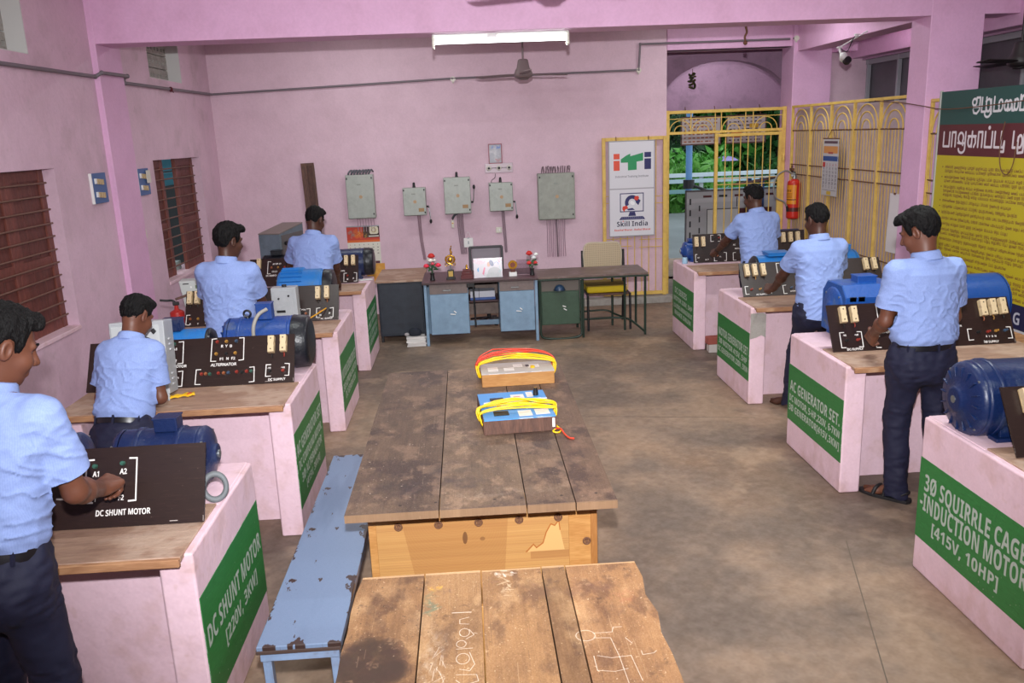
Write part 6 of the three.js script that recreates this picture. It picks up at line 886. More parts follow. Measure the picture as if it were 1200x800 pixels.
// ------------------------------------------------------------------ people: smooth skins from joined tapered limbs
const sx = new SimplexNoise({ random: rnd });
const N3 = (x, y, z) => sx.noise3d(x, y, z);
const smin = (a, b, k) => { const h = Math.max(k - Math.abs(a - b), 0) / k; return Math.min(a, b) - h * h * k * .25; };
const smax = (a, b, k) => -smin(-a, -b, k);
const cap = (a, b, ra, rb) => { const dx = b.x - a.x, dy = b.y - a.y, dz = b.z - a.z, l = dx * dx + dy * dy + dz * dz || 1e-9; return (x, y, z) => { const px = x - a.x, py = y - a.y, pz = z - a.z, t = clamp((px * dx + py * dy + pz * dz) / l), ex = px - dx * t, ey = py - dy * t, ez = pz - dz * t; return Math.sqrt(ex * ex + ey * ey + ez * ez) - (ra + (rb - ra) * t); }; };
const ball = (c, r) => (x, y, z) => Math.hypot(x - c.x, y - c.y, z - c.z) - r;
// frame-based helpers: a frame is {o, r, u, b}
const fp = (f, a, b, c) => f.o.clone().addScaledVector(f.r, a).addScaledVector(f.u, b).addScaledVector(f.b, c);
const loc = (f, x, y, z, out) => { const px = x - f.o.x, py = y - f.o.y, pz = z - f.o.z; out[0] = px * f.r.x + py * f.r.y + pz * f.r.z; out[1] = px * f.u.x + py * f.u.y + pz * f.u.z; out[2] = px * f.b.x + py * f.b.y + pz * f.b.z; };
let LOD = 1;
function iso(f, lo, hi, cell) { cell *= LOD;                                     // surface nets, pulled onto the surface
  const nx = Math.ceil((hi.x - lo.x) / cell) + 1, ny = Math.ceil((hi.y - lo.y) / cell) + 1, nz = Math.ceil((hi.z - lo.z) / cell) + 1, F = new Float32Array(nx * ny * nz), id = (i, j, k) => (k * ny + j) * nx + i;
  const Q = 5, rad = cell * Q * .87;
  for (let K = 0; K < nz; K += Q) for (let J = 0; J < ny; J += Q) for (let I = 0; I < nx; I += Q) {
    const d0 = f(lo.x + (I + Q / 2 - .5) * cell, lo.y + (J + Q / 2 - .5) * cell, lo.z + (K + Q / 2 - .5) * cell), far = Math.abs(d0) * .75 > rad + cell;
    for (let k = K; k < Math.min(nz, K + Q); k++) for (let j = J; j < Math.min(ny, J + Q); j++) for (let i = I; i < Math.min(nx, I + Q); i++) F[id(i, j, k)] = far ? d0 : f(lo.x + i * cell, lo.y + j * cell, lo.z + k * cell);
  }
  const vi = new Int32Array(nx * ny * nz).fill(-1), P = [], I = [];
  for (let k = 0; k < nz - 1; k++) for (let j = 0; j < ny - 1; j++) for (let i = 0; i < nx - 1; i++) {
    let m = 0; for (let c = 0; c < 8; c++) if (F[id(i + (c & 1), j + ((c >> 1) & 1), k + (c >> 2))] < 0) m |= 1 << c; if (m === 0 || m === 255) continue;
    let n = 0, X = 0, Y = 0, Z = 0; for (let c = 0; c < 8; c++) for (const ax of [1, 2, 4]) { if (c & ax) continue; const e = c | ax; if (((m >> c) & 1) === ((m >> e) & 1)) continue; const a = F[id(i + (c & 1), j + ((c >> 1) & 1), k + (c >> 2))], b = F[id(i + (e & 1), j + ((e >> 1) & 1), k + (e >> 2))], t = a / (a - b); X += (c & 1) + (ax === 1 ? t : 0); Y += ((c >> 1) & 1) + (ax === 2 ? t : 0); Z += (c >> 2) + (ax === 4 ? t : 0); n++; }
    vi[id(i, j, k)] = P.length / 3; P.push(lo.x + (i + X / n) * cell, lo.y + (j + Y / n) * cell, lo.z + (k + Z / n) * cell);
  }
  const quad = (a, b, c, d, fl) => { if (a < 0 || b < 0 || c < 0 || d < 0) return; fl ? I.push(a, c, b, a, d, c) : I.push(a, b, c, a, c, d); };
  for (let k = 1; k < nz - 1; k++) for (let j = 1; j < ny - 1; j++) for (let i = 1; i < nx - 1; i++) { const s = F[id(i, j, k)] < 0;
    if (s !== F[id(i + 1, j, k)] < 0) quad(vi[id(i, j - 1, k - 1)], vi[id(i, j, k - 1)], vi[id(i, j, k)], vi[id(i, j - 1, k)], !s);
    if (s !== F[id(i, j + 1, k)] < 0) quad(vi[id(i - 1, j, k - 1)], vi[id(i - 1, j, k)], vi[id(i, j, k)], vi[id(i, j, k - 1)], !s);
    if (s !== F[id(i, j, k + 1)] < 0) quad(vi[id(i - 1, j - 1, k)], vi[id(i, j - 1, k)], vi[id(i, j, k)], vi[id(i - 1, j, k)], !s); }
  const N = new Float32Array(P.length), e = cell * .35;
  for (let v = 0; v < P.length; v += 3) { let x = P[v], y = P[v + 1], z = P[v + 2], gx, gy, gz; for (let it = 0; it < 2; it++) { const fa = f(x + e, y - e, z - e), fb = f(x - e, y - e, z + e), fc = f(x - e, y + e, z - e), fd = f(x + e, y + e, z + e); gx = (fa - fb - fc + fd) / 2; gy = (-fa - fb + fc + fd) / 2; gz = (-fa + fb - fc + fd) / 2; const l = Math.hypot(gx, gy, gz) || 1e-9; if (it < 1) { const st = clamp(f(x, y, z) / (l / (2 * e)), -cell * .6, cell * .6); x -= gx / l * st; y -= gy / l * st; z -= gz / l * st; } else { N[v] = gx / l; N[v + 1] = gy / l; N[v + 2] = gz / l; } } P[v] = x; P[v + 1] = y; P[v + 2] = z; }
  const g = new THREE.BufferGeometry(); g.setAttribute('position', new THREE.BufferAttribute(new Float32Array(P), 3)); g.setAttribute('normal', new THREE.BufferAttribute(N, 3)); g.setIndex(I); return g;
}
function clipGeo(g, keep) {                                         // exact cut where keep(x, y, z) < 0
  const src = g.index ? g.toNonIndexed() : g, p = src.attributes.position.array, n = src.attributes.normal.array, P = [], N = [];
  for (let t = 0; t < p.length; t += 9) { const v = [0, 3, 6].map((o) => [p[t + o], p[t + o + 1], p[t + o + 2], n[t + o], n[t + o + 1], n[t + o + 2], keep(p[t + o], p[t + o + 1], p[t + o + 2])]); const out = [];
    for (let i = 0; i < 3; i++) { const a = v[i], b = v[(i + 1) % 3]; if (a[6] >= 0) out.push(a); if ((a[6] >= 0) !== (b[6] >= 0)) { const k = a[6] / (a[6] - b[6]); out.push(a.map((q, j) => q + (b[j] - q) * k)); } }
    for (let i = 1; i < out.length - 1; i++) for (const q of [out[0], out[i], out[i + 1]]) { P.push(q[0], q[1], q[2]); N.push(q[3], q[4], q[5]); } }
  const o = new THREE.BufferGeometry(); o.setAttribute('position', new THREE.BufferAttribute(new Float32Array(P), 3)); o.setAttribute('normal', new THREE.BufferAttribute(new Float32Array(N), 3)); return o;
}
function ik(S, W, l1, l2, hint) { const d = W.clone().sub(S); let L0 = d.length(); const mx = l1 + l2 - .004; if (L0 > mx) { W.copy(S).addScaledVector(d.normalize(), mx); L0 = mx; } const u = W.clone().sub(S).normalize(), a = (l1 * l1 - l2 * l2 + L0 * L0) / (2 * L0), h = Math.sqrt(Math.max(0, l1 * l1 - a * a)), q = hint.clone().addScaledVector(u, -hint.dot(u)).normalize(); return S.clone().addScaledVector(u, a).addScaledVector(q, h); }
const skinA = fbm(501, 6, 4), weave = noise2(505, 64);
const skinMat = (h) => mapped(dataTex(64, 64, (u, v) => { const q = hex(h), n = (skinA(u, v) - .5) * 16; return [q[0] + n, q[1] + n * .8, q[2] + n * .7]; }, .3), { roughness: .48 });
M.skin = skinMat(0x6c4231); M.skinDark = skinMat(0x4c2e23);
TX.weave = dataTex(128, 128, (u, v) => { const q = 120 + Math.sin(u * 6.283 * 32) * 40 + Math.sin(v * 6.283 * 32) * 40 + weave(u, v) * 50; return [q, q, q]; }, .06, false);
const shirtTex = dataTex(128, 128, (u, v) => { const s = Math.sin(u * 6.283 * 40) * 4, n = (weave(u, v) - .5) * 9; return [141 + s + n, 162 + s + n, 216 + s * .5 + n]; }, .25);
M.shirt = new THREE.MeshPhysicalMaterial({ map: shirtTex, roughness: .8, bumpMap: TX.weave, bumpScale: .0004, sheen: .3, sheenRoughness: .6, side: THREE.DoubleSide });
M.trouser = mapped(dataTex(64, 64, (u, v) => { const n = (weave(u, v) - .5) * 8; return [20 + n, 22 + n, 50 + n]; }, .1), { roughness: .75, side: THREE.DoubleSide, bumpMap: TX.weave, bumpScale: .0003 });
const strand = noise2(511, 96); TX.strand = dataTex(128, 128, (u, v) => { const q = strand(u, v * .15) * 255; return [q, q, q]; }, .12, false);
M.hair = new THREE.MeshPhysicalMaterial({ color: 0x0a0809, roughness: .7, specularIntensity: .45, bumpMap: TX.strand, bumpScale: .0016, side: THREE.DoubleSide }); M.belt = std(0x15141a, { roughness: .35, side: THREE.DoubleSide }); M.eye = std(0xb8aca2, { roughness: .2 }); M.iris = std(0x1c120e, { roughness: .15 });
M.sandal = std(0x1b1a1c, { roughness: .55 });

function handField(W, h, n, right, pose, s) {
  const side = (right ? h.clone().cross(n) : n.clone().cross(h)).normalize(), at = (a, b, c) => W.clone().addScaledVector(h, a * s).addScaledVector(side, b * s).addScaledVector(n, c * s);
  const fs = [], palm = [];
  const kn = [.031, .0105, -.0105, -.030], kh = [.086, .09, .086, .078], len = [[.042, .025, .021], [.046, .029, .022], [.042, .027, .021], [.033, .02, .019]];
  kn.forEach((b, i) => {
    const K = at(kh[i], b, -.004 - Math.abs(i - 1) * .0015); palm.push(cap(at(.008, b * .55, 0), K, .0155 * s, .0125 * s));
    let p = K, ang = 0; const [c1, c2, c3] = pose.curl[i] || pose.curl[0], spread = (pose.spread || 0) * (1.2 - i * .8);
    [c1, c2, c3].forEach((c, j) => { ang += c; const d = h.clone().multiplyScalar(Math.cos(ang)).addScaledVector(n, Math.sin(ang)).addScaledVector(side, spread * .2).normalize(), q = p.clone().addScaledVector(d, len[i][j] * s); fs.push(cap(p, q, (.0098 - j * .0009) * s, (.0092 - j * .0012) * s)); p = q; });
  });
  palm.push(cap(at(.0, 0, 0), at(.03, 0, .004), .021 * s, .02 * s), cap(at(.02, -.022, .004), at(.06, -.026, .004), .016 * s, .013 * s), cap(at(.022, .016, .008), at(.05, .03, .01), .017 * s, .014 * s));
  let tp = at(.03, .03, .008); const td = pose.thumb || [.62, .6, .4]; let dir = h.clone().multiplyScalar(td[0]).addScaledVector(side, td[1]).addScaledVector(n, td[2]).normalize(); const th = [];
  [.04, .031, .026].forEach((l, j) => { const q = tp.clone().addScaledVector(dir, l * s); th.push(cap(tp, q, (.0135 - j * .0018) * s, (.012 - j * .0018) * s)); tp = q; dir = dir.clone().addScaledVector(side, -.4).addScaledVector(n, .12).addScaledVector(h, .25).normalize(); });
  return (x, y, z) => { let d = 9; for (const p of palm) d = smin(d, p(x, y, z), .016 * s); let e = 9; for (const q of fs) e = smin(e, q(x, y, z), .0025); let t = 9; for (const q of th) t = smin(t, q(x, y, z), .006); d = smin(d, e, .006); return smin(d, t, .01); };
}
function ellipseRows(rows) { return (b) => { let i = 0; while (i < rows.length - 2 && b > rows[i + 1][0]) i++; const A = rows[i], Q = rows[i + 1], t = clamp((b - A[0]) / (Q[0] - A[0])), s = t * t * (3 - 2 * t) * .5 + t * .5; return [mixn(A[1], Q[1], s), mixn(A[2], Q[2], s), mixn(A[3], Q[3], s)]; }; }
function student(label, o) {
  LOD = o.z < -20 ? 3 : o.z < -5.5 ? 1.3 : 1;
  const WD = o.wd || .92, s = o.H / 1.7, hd = o.heading * D, Fw = V(Math.sin(hd), 0, -Math.cos(hd)), Rw = V(Math.cos(hd), 0, Math.sin(hd)), Y = V(0, 1, 0);
  const t = thing('person', label, 'person', [o.x, 0, o.z], 0, undefined), O = V(o.x, 0, o.z), rel = (p) => V(p[0], p[1], p[2]).sub(O);
  const lean = o.lean * D, Tu = Y.clone().multiplyScalar(Math.cos(lean)).addScaledVector(Fw, Math.sin(lean)).addScaledVector(Rw, Math.sin((o.side || 0) * D)).normalize();
  const tw = (o.twist || 0) * D, Tr = Rw.clone().multiplyScalar(Math.cos(tw)).addScaledVector(Fw, -Math.sin(tw)); Tr.addScaledVector(Tu, -Tr.dot(Tu)).normalize();
  const tf = { o: V(0, .95 * s, 0), r: Tr, u: Tu, b: Tr.clone().cross(Tu) };
  const S = { R: fp(tf, .178 * WD * s, .43 * s, .0), L: fp(tf, -.178 * WD * s, .43 * s, .0) }, nb = fp(tf, 0, .49 * s, .005 * s);
  // head frame: yaw in the world, nod and roll
  const hy = o.headYaw * D, nod = (o.nod || 0) * D, Hf = V(Math.sin(hy) * Math.cos(nod), -Math.sin(nod), -Math.cos(hy) * Math.cos(nod)), Hr = V(Math.cos(hy), 0, Math.sin(hy)), Hb = Hf.clone().negate(), Hu = Hb.clone().cross(Hr);
  const ndir = Tu.clone().lerp(Y, .45).addScaledVector(Hf, .16 + nod * .25).normalize(), hc = nb.clone().addScaledVector(ndir, .158 * s);
  const hf = { o: hc, r: Hr, u: Hu, b: Hb };
  const UA = .285 * s, FA = .25 * s, arm = {};
  for (const k of ['R', 'L']) { const q = o['hand' + k], W = rel(q.w), sg = k === 'R' ? 1 : -1; const hint = q.hint ? V(...q.hint) : V(0, -1, 0).addScaledVector(Rw, sg * .6).addScaledVector(Fw, -.5); const E = ik(S[k], W, UA, FA, hint); const h = q.dir ? V(...q.dir).normalize() : W.clone().sub(E).normalize(); const n = q.palm ? V(...q.palm) : V(0, -1, 0); n.addScaledVector(h, -n.dot(h)).normalize(); arm[k] = { E, W, h, n, pose: q.pose || { curl: [[.5, .6, .4], [.55, .65, .4], [.6, .7, .45], [.6, .7, .45]] } }; }
  const hips = { R: V(0, .9 * s, 0).addScaledVector(Rw, .092 * s), L: V(0, .9 * s, 0).addScaledVector(Rw, -.092 * s) }, leg = {};
  for (const k of ['R', 'L']) { const q = o['foot' + k], yaw = q[2] * D, fd = V(Math.sin(yaw), 0, -Math.cos(yaw)), A = V(q[0] - o.x, .085, q[1] - o.z); const Kn = ik(hips[k], A, .415 * s, .41 * s, Fw.clone().addScaledVector(Y, .1)); leg[k] = { Kn, A, fd }; }
  // ---- fields
  const TWD = o.tw || 1, rowsAt = (gw, gd, list) => ellipseRows(list.map(([b, w, d, c]) => [b * s, (w * (b < .47 ? TWD : 1) + gw) * s, (d + gd) * s, (c || 0) * s]));
  const TR = [[-.26, .1, .07, .012], [-.19, .15, .105, .014], [-.1, .172, .122, .01], [0, .163, .112, .0], [.1, .155, .104, -.005], [.22, .165, .11, 0], [.33, .18, .115, .006], [.41, .178, .104, .008], [.45, .15, .088, .01], [.485, .1, .07, .008], [.52, .06, .058, .004], [.6, .055, .055, .002]];
  const q3 = [0, 0, 0];
  const torso = (rows, lo, hi) => (x, y, z) => { loc(tf, x, y, z, q3); const [w, d, c] = rows(q3[1]), a = q3[0] / w, e = (q3[2] - c) / d, r = Math.pow(Math.pow(Math.abs(a), 2.3) + Math.pow(Math.abs(e), 2.3), 1 / 2.3), v = (r - 1) * Math.min(w, d) * (r > 1.5 ? 1 : 1); return Math.max(v, lo - q3[1], q3[1] - hi); };
  const bodyT = torso(rowsAt(-.02, -.02, TR), -.1 * s, .5 * s);
  const neck = cap(nb.clone().addScaledVector(Tu, -.03 * s), fp(hf, 0, -.045 * s, .022 * s), .056 * s, .05 * s);
  const legs = []; for (const k of ['R', 'L']) { const { Kn, A, fd } = leg[k], heel = A.clone().addScaledVector(fd, -.035 * s).setY(.034), ballp = A.clone().addScaledVector(fd, .12 * s).setY(.028), toe = A.clone().addScaledVector(fd, .185 * s).setY(.02), sd = V(-fd.z, 0, fd.x); legs.push(cap(hips[k], Kn, .062 * s, .046 * s), cap(Kn, A, .046 * s, .034 * s), cap(A, heel, .034 * s, .032), cap(A.clone().setY(.07), ballp, .033 * s, .027), cap(ballp.clone().addScaledVector(sd, .02), toe.clone().addScaledVector(sd, .022), .024, .017), cap(ballp.clone().addScaledVector(sd, -.018), toe.clone().addScaledVector(sd, -.02).addScaledVector(fd, -.02), .022, .014)); }
  const armF = {}; for (const k of ['R', 'L']) { const a = arm[k]; const m = a.E.clone().lerp(a.W, .3); armF[k] = [cap(S[k], a.E, .046 * s, .037 * s), cap(a.E, m, .037 * s, .041 * s), cap(m, a.W, .041 * s, .0265 * s)]; a.hand = handField(a.W, a.h, a.n, k === 'R', a.pose, s); }
  const sh = ['R', 'L'].map((k) => cap(fp(tf, (k === 'R' ? .05 : -.05) * s, .455 * s, .006 * s), S[k], .05 * s, .05 * s));
  const bodyF = (x, y, z) => { let d = bodyT(x, y, z); for (const f of sh) d = smin(d, f(x, y, z), .04); for (const f of legs) d = smin(d, f(x, y, z), .03); d = smin(d, armF.R[0](x, y, z), .03); d = smin(d, armF.L[0](x, y, z), .03); return smin(d, neck(x, y, z), .03); };
  const box = (pts, pad) => { const b = new THREE.Box3().setFromPoints(pts); return [b.min.subScalar(pad), b.max.addScalar(pad)]; };
  const skin = [];
  { const [lo, hi] = box([S.R, S.L, leg.R.A, leg.L.A, leg.R.A.clone().addScaledVector(leg.R.fd, .15), leg.L.A.clone().addScaledVector(leg.L.fd, .15), nb, arm.R.E, arm.L.E, tf.o], .16); lo.y = -.02; skin.push(iso(bodyF, lo, hi, .014)); }
  for (const k of ['R', 'L']) { const a = arm[k], f = (x, y, z) => { let d = armF[k][0](x, y, z); d = smin(d, armF[k][1](x, y, z), .02); d = smin(d, armF[k][2](x, y, z), .02); return smin(d, a.hand(x, y, z), .018); }; const [lo, hi] = box([S[k].clone().lerp(a.E, .5), a.E, a.W, a.W.clone().addScaledVector(a.h, .15)], .075); skin.push(iso(f, lo, hi, o.fine === k ? .0042 : .006)); }
  // head
  const E3 = (c, r) => { return (a, b, d) => { const x = (a - c[0] * s) / (r[0] * s), y = (b - c[1] * s) / (r[1] * s), z = (d - c[2] * s) / (r[2] * s), q = Math.sqrt(x * x + y * y + z * z); return (q - 1) * Math.min(r[0], r[1], r[2]) * s * (q > 1 ? 1.1 : 1); }; };
  const cr = E3([0, .028, .01], [.073, .09, .093]), fc = E3([0, -.035, -.03], [.057, .083, .06]), jw = E3([0, -.082, -.042], [.04, .034, .042]), ch = ball(V(0, -.1 * s, -.064 * s), .017 * s), ck = [-1, 1].map((k) => ball(V(k * .034 * s, -.034 * s, -.062 * s), .026 * s));
  const ns = cap(V(0, .006 * s, -.09 * s), V(0, -.03 * s, -.111 * s), .008 * s, .0125 * s), nt = [-1, 1].map((k) => ball(V(k * .0125 * s, -.035 * s, -.1 * s), .009 * s)), br = [-1, 1].map((k) => cap(V(k * .012 * s, .021 * s, -.088 * s), V(k * .042 * s, .02 * s, -.074 * s), .0105 * s, .009 * s)), so = [-1, 1].map((k) => ball(V(k * .031 * s, .001 * s, -.097 * s), .0165 * s)), lp = [[-.058, .0075], [-.071, .0085]].map(([y, r]) => cap(V(-.02 * s, y * s, -.083 * s), V(.02 * s, y * s, -.083 * s), r * s, r * s)), er = [-1, 1].map((k) => [E3([k * .077, -.006, .012], [.011, .033, .02]), E3([k * .086, -.004, .006], [.008, .02, .011])]);
  const headF = (x, y, z) => { loc(hf, x, y, z, q3); const [a, b, c] = q3; let d = smin(cr(a, b, c), fc(a, b, c), .03 * s); d = smin(d, jw(a, b, c), .025 * s); d = smin(d, ch(a, b, c), .02 * s); for (const f of ck) d = smin(d, f(a, b, c), .025 * s); for (const f of br) d = smin(d, f(a, b, c), .014 * s); for (const f of so) d = smax(d, -f(a, b, c), .012 * s); d = smin(d, ns(a, b, c), .012 * s); for (const f of nt) d = smin(d, f(a, b, c), .008 * s); for (const f of lp) d = smin(d, f(a, b, c), .008 * s); for (const [f, g] of er) d = smin(d, smax(f(a, b, c), -g(a, b, c), .006 * s), .008 * s); return smin(d, neck(x, y, z), .03 * s); };
  { const [lo, hi] = box([hc], .155 * s); skin.push(clipGeo(iso(headF, lo, hi, .0048), (x, y, z) => (x - nb.x) * Tu.x + (y - nb.y) * Tu.y + (z - nb.z) * Tu.z + .01)); }
  obj('body', skin, o.dark ? M.skinDark : M.skin, t);
  for (const k of [-1, 1]) { const e = obj('eye', S0(.0112 * s, fp(hf, k * .0305 * s, .0 * s, -.069 * s)), M.eye, t); obj('iris', S0(.0062 * s, fp(hf, k * .0305 * s, -.001, -.0752 * s)), M.iris, e); obj('eyebrow', T([fp(hf, k * .014 * s, .024 * s, -.096 * s), fp(hf, k * .03 * s, .03 * s, -.091 * s), fp(hf, k * .046 * s, .025 * s, -.077 * s)], .0035 * s, 10, 6), M.hair, t); }
  // hair
  const hv = o.hair || 1, he = E3([0, .036, .012], [.08 * (1 + (hv - 1) * .8), .099 * hv, .102 * (1 + (hv - 1) * .7)]), qf = E3([o.part || .01, .094, -.06], [.056, .036, .046]);
  const line = (a, c) => { const z = c / s; let y; if (z < -.055) y = .07; else if (z < -.018) y = mixn(.07, -.012, sstep(-.055, -.03, z)); else if (z < .034) y = mixn(-.012, .03, sstep(-.018, -.004, z)) - sstep(.02, .034, z) * .03; else y = mixn(0, -.078 * (o.nape || 1), sstep(.034, .06, z)); return y * s; };
  const hairF = (x, y, z) => { loc(hf, x, y, z, q3); const [a, b, c] = q3; let d = smin(he(a, b, c), qf(a, b, c) + .006 * s, .03 * s); d = smax(d, (line(a, c) - b) * .8, .012 * s); if (Math.abs(d) < .03) d -= N3(a * 30 + o.x, b * 16, c * 30) * .004 + N3(a * 150, b * 30, c * 90 + o.z) * .0016 + N3(a * 300, b * 50, c * 200) * .0008; return d; };
  { const [lo, hi] = box([hc], .16 * s); obj('hair', iso(hairF, lo, hi, .0042), M.hair, t); }
  // trousers
  const tr = []; for (const k of ['R', 'L']) { const { Kn, A } = leg[k]; tr.push(cap(hips[k].clone().addScaledVector(Y, -.02), Kn, .092 * s, .071 * s), cap(Kn, A.clone().setY(.03), .071 * s, .066 * s)); }
  const pelT = torso(rowsAt(.004, .004, TR), -.9 * s, .2 * s), pel = (x, y, z) => { const v = pelT(x, y, z); return smax(v, -.215 * s - q3[1], .09 * s); };
  const trF = (x, y, z) => { let d = pel(x, y, z); d = smin(d, Math.min(smin(tr[0](x, y, z), tr[1](x, y, z), .02), smin(tr[2](x, y, z), tr[3](x, y, z), .02)), .07); if (Math.abs(d) < .04) d -= N3(x * 9 + o.x, y * 5, z * 9) * .006 + N3(x * 14, y * 22, z * 14) * .004 * (y < .3 || (y > .42 && y < .6) || y > .78 ? 1 : .35); return d; };
  { const [lo, hi] = box([hips.R, hips.L, leg.R.Kn, leg.L.Kn, leg.R.A, leg.L.A, tf.o], .17); lo.y = -.05; const top = (x, y, z) => { loc(tf, x, y, z, q3); return .052 * s - q3[1]; }; obj('trousers', clipGeo(clipGeo(iso(trF, lo, hi, .011), top), (x, y, z) => y - .03 - .012 * Math.sin(x * 40 + z * 30)), M.trouser, t); }
  // shirt
  const tucked = o.tucked, rows = rowsAt(0, 0, tucked ? [[-.05, .168, .118], [.02, .17, .12, .004], [.055, .182, .134, .008], [.1, .181, .132, .006], [.2, .181, .127, .004], [.33, .19, .124, .008], [.41, .186, .112, .01], [.45, .156, .095, .01], [.485, .104, .075, .009], [.52, .066, .062, .005], [.6, .06, .06, 0]] : [[-.2, .19, .145, .012], [-.08, .188, .142, .012], [.02, .183, .134, .008], [.1, .179, .128, .004], [.2, .181, .126, .004], [.33, .19, .124, .008], [.41, .186, .112, .01], [.45, .156, .095, .01], [.485, .104, .075, .009], [.52, .066, .062, .005], [.6, .06, .06, 0]]);
  const shT = torso(rows, -.3 * s, .56 * s), slv = {}, shc = ['R', 'L'].map((k) => cap(fp(tf, (k === 'R' ? .06 : -.06) * s, .452 * s, .008 * s), S[k], .052 * s, .058 * s));
  for (const k of ['R', 'L']) slv[k] = cap(S[k], S[k].clone().lerp(arm[k].E, .84), .06 * s, .072 * s);
  const core = (x, y, z) => { let d = shT(x, y, z); d = smin(d, shc[0](x, y, z), .045); return smin(d, shc[1](x, y, z), .045); };
  const seedN = o.x * 7 + o.z * 3;
  const shF = (x, y, z) => { let d = core(x, y, z); d = smin(d, Math.min(slv.R(x, y, z), slv.L(x, y, z)), .035); if (Math.abs(d) < .035) { loc(tf, x, y, z, q3); const b = q3[1] / s, low = sstep(.26, .04, b), arms = sstep(.12, .2, Math.abs(q3[0])) * sstep(.2, .34, b);
      const fold = (u) => 1 - Math.abs(u); // sharp crests
      d -= fold(N3(q3[0] * 5 + seedN, b * 13 + Math.abs(q3[0]) * 9, q3[2] * 5)) * .008 * low - .004 * low; d -= fold(N3(q3[0] * 9 - b * 7 * Math.sign(q3[0]), b * 4 + seedN, q3[2] * 4)) * .0035 * (1 - low) - .0018; d -= fold(N3(x * 9 + seedN, y * 16, z * 9)) * .004 * arms; d -= N3(x * 3.5, y * 3.5 + seedN, z * 3.5) * .004; d -= Math.max(0, fold(N3(q3[0] * 7 + b * 11, b * 6 - q3[0] * 9, seedN)) - .62) * .013 * sstep(.02, .1, b) * sstep(.42, .3, b); }
    return d; };
  { const [lo, hi] = box([S.R, S.L, S.R.clone().lerp(arm.R.E, .85), S.L.clone().lerp(arm.L.E, .85), fp(tf, 0, -.2 * s, 0), fp(tf, .1, -.2 * s, 0), fp(tf, -.1, -.2 * s, 0), nb], .17); let g = iso(shF, lo, hi, .0085);
    for (const k of ['R', 'L']) { const A = S[k], E = arm[k].E, d = E.clone().sub(A).normalize(), ln = UA * (o.sleeve || .72); g = clipGeo(g, (x, y, z) => { const tt = (x - A.x) * d.x + (y - A.y) * d.y + (z - A.z) * d.z; return Math.max(ln - tt, slv[k](x, y, z) - core(x, y, z) - .004); }); }
    g = clipGeo(g, (x, y, z) => { loc(tf, x, y, z, q3); return .5 * s - q3[1] + q3[2] * .15; }); g = clipGeo(g, (x, y, z) => { loc(tf, x, y, z, q3); return q3[1] - (tucked ? .026 : -.13 + .03 * Math.pow(Math.abs(q3[0]) / .19 / s, 2)) * s; });
    const shirt = obj('shirt', g, M.shirt, t);
    const cg = L([[.07, -.012], [.0635, .03], [.0655, .036], [.072, .03], [.083, -.012], [.085, -.016], [.081, -.014], [.07, .026]], 30); cg.scale(s, s, s * 1.02); const cu = Tu.clone().lerp(ndir, .55).normalize(), cx = Hr.clone().lerp(Tr, .6); cx.addScaledVector(cu, -cx.dot(cu)).normalize(); cg.applyMatrix4(new THREE.Matrix4().makeBasis(cx, cu, cx.clone().cross(cu))); const cp = nb.clone().addScaledVector(Tu, .012 * s); cg.translate(cp.x, cp.y, cp.z); obj('collar', cg, M.shirt, shirt);
    for (const k of ['R', 'L']) { /* turned sleeve hem */ const A = S[k], E = arm[k].E, d = E.clone().sub(A).normalize(), c = A.clone().addScaledVector(d, UA * (o.sleeve || .72) - .006), rr0 = .066 * s + (.08 - .066) * s * Math.min(1, (o.sleeve || .72) / .84); void c; void rr0; }
  }
  if (tucked) { const bg = L([[1.012, .004], [1.03, .006], [1.03, .046], [1.012, .048]], 40), w = .17 * s * TWD, dd = .12 * s; bg.scale(w, s, dd); bg.applyMatrix4(new THREE.Matrix4().makeBasis(tf.r, tf.u, tf.b)); const bp = fp(tf, 0, -.01 * s, .003 * s); bg.translate(bp.x, bp.y, bp.z); const belt = obj('belt', bg, M.belt, t); if (TWD !== 1) belt.scale.setScalar(1); obj('buckle', S0(.018, fp(tf, 0, .014 * s, -.118 * s), 1, .9, .4), M.steel, belt);
    for (const a of [-.6, .6, 2.2, -2.2, 3.1]) obj('belt_loop', B(.011, .05 * s, .01).applyMatrix4(new THREE.Matrix4().makeBasis(tf.r, tf.u, tf.b)).translate(...fp(tf, Math.sin(a) * w * 1.045, .014 * s, .003 - Math.cos(a) * dd * 1.045).toArray()), M.trouser, belt); }
  // footwear
  if (o.sandals) for (const k of ['R', 'L']) { const { A, fd } = leg[k], sd = V(-fd.z, 0, fd.x), m = new THREE.Matrix4().makeBasis(sd, Y, fd.clone().negate()); const sp = new THREE.Shape(); sp.moveTo(-.034, -.075); sp.quadraticCurveTo(-.05, .08, -.046, .14); sp.quadraticCurveTo(-.03, .225, .005, .225); sp.quadraticCurveTo(.05, .2, .05, .12); sp.quadraticCurveTo(.04, 0, .036, -.075); sp.quadraticCurveTo(0, -.105, -.034, -.075); const g = EX(sp, .014, .003, 10).rotateX(-Math.PI / 2); g.applyMatrix4(m).translate(A.x, .003, A.z); const so2 = obj('sandal', g, M.sandal, t); const P = (a, b, c) => A.clone().addScaledVector(sd, a).addScaledVector(fd, c).setY(b); obj('strap', [T([P(-.047, .02, .12), P(-.03, .058, .11), P(0, .068, .1), P(.032, .056, .1), P(.05, .02, .1)], .012, 20, 8), T([P(-.044, .02, .06), P(-.03, .085, .05), P(0, .1, .05), P(.03, .085, .05), P(.044, .02, .05)], .01, 20, 8), T([P(-.04, .03, -.02), P(-.03, .06, -.055), P(0, .065, -.075), P(.03, .06, -.055), P(.04, .03, -.02)], .009, 20, 8)], M.sandal, so2); }
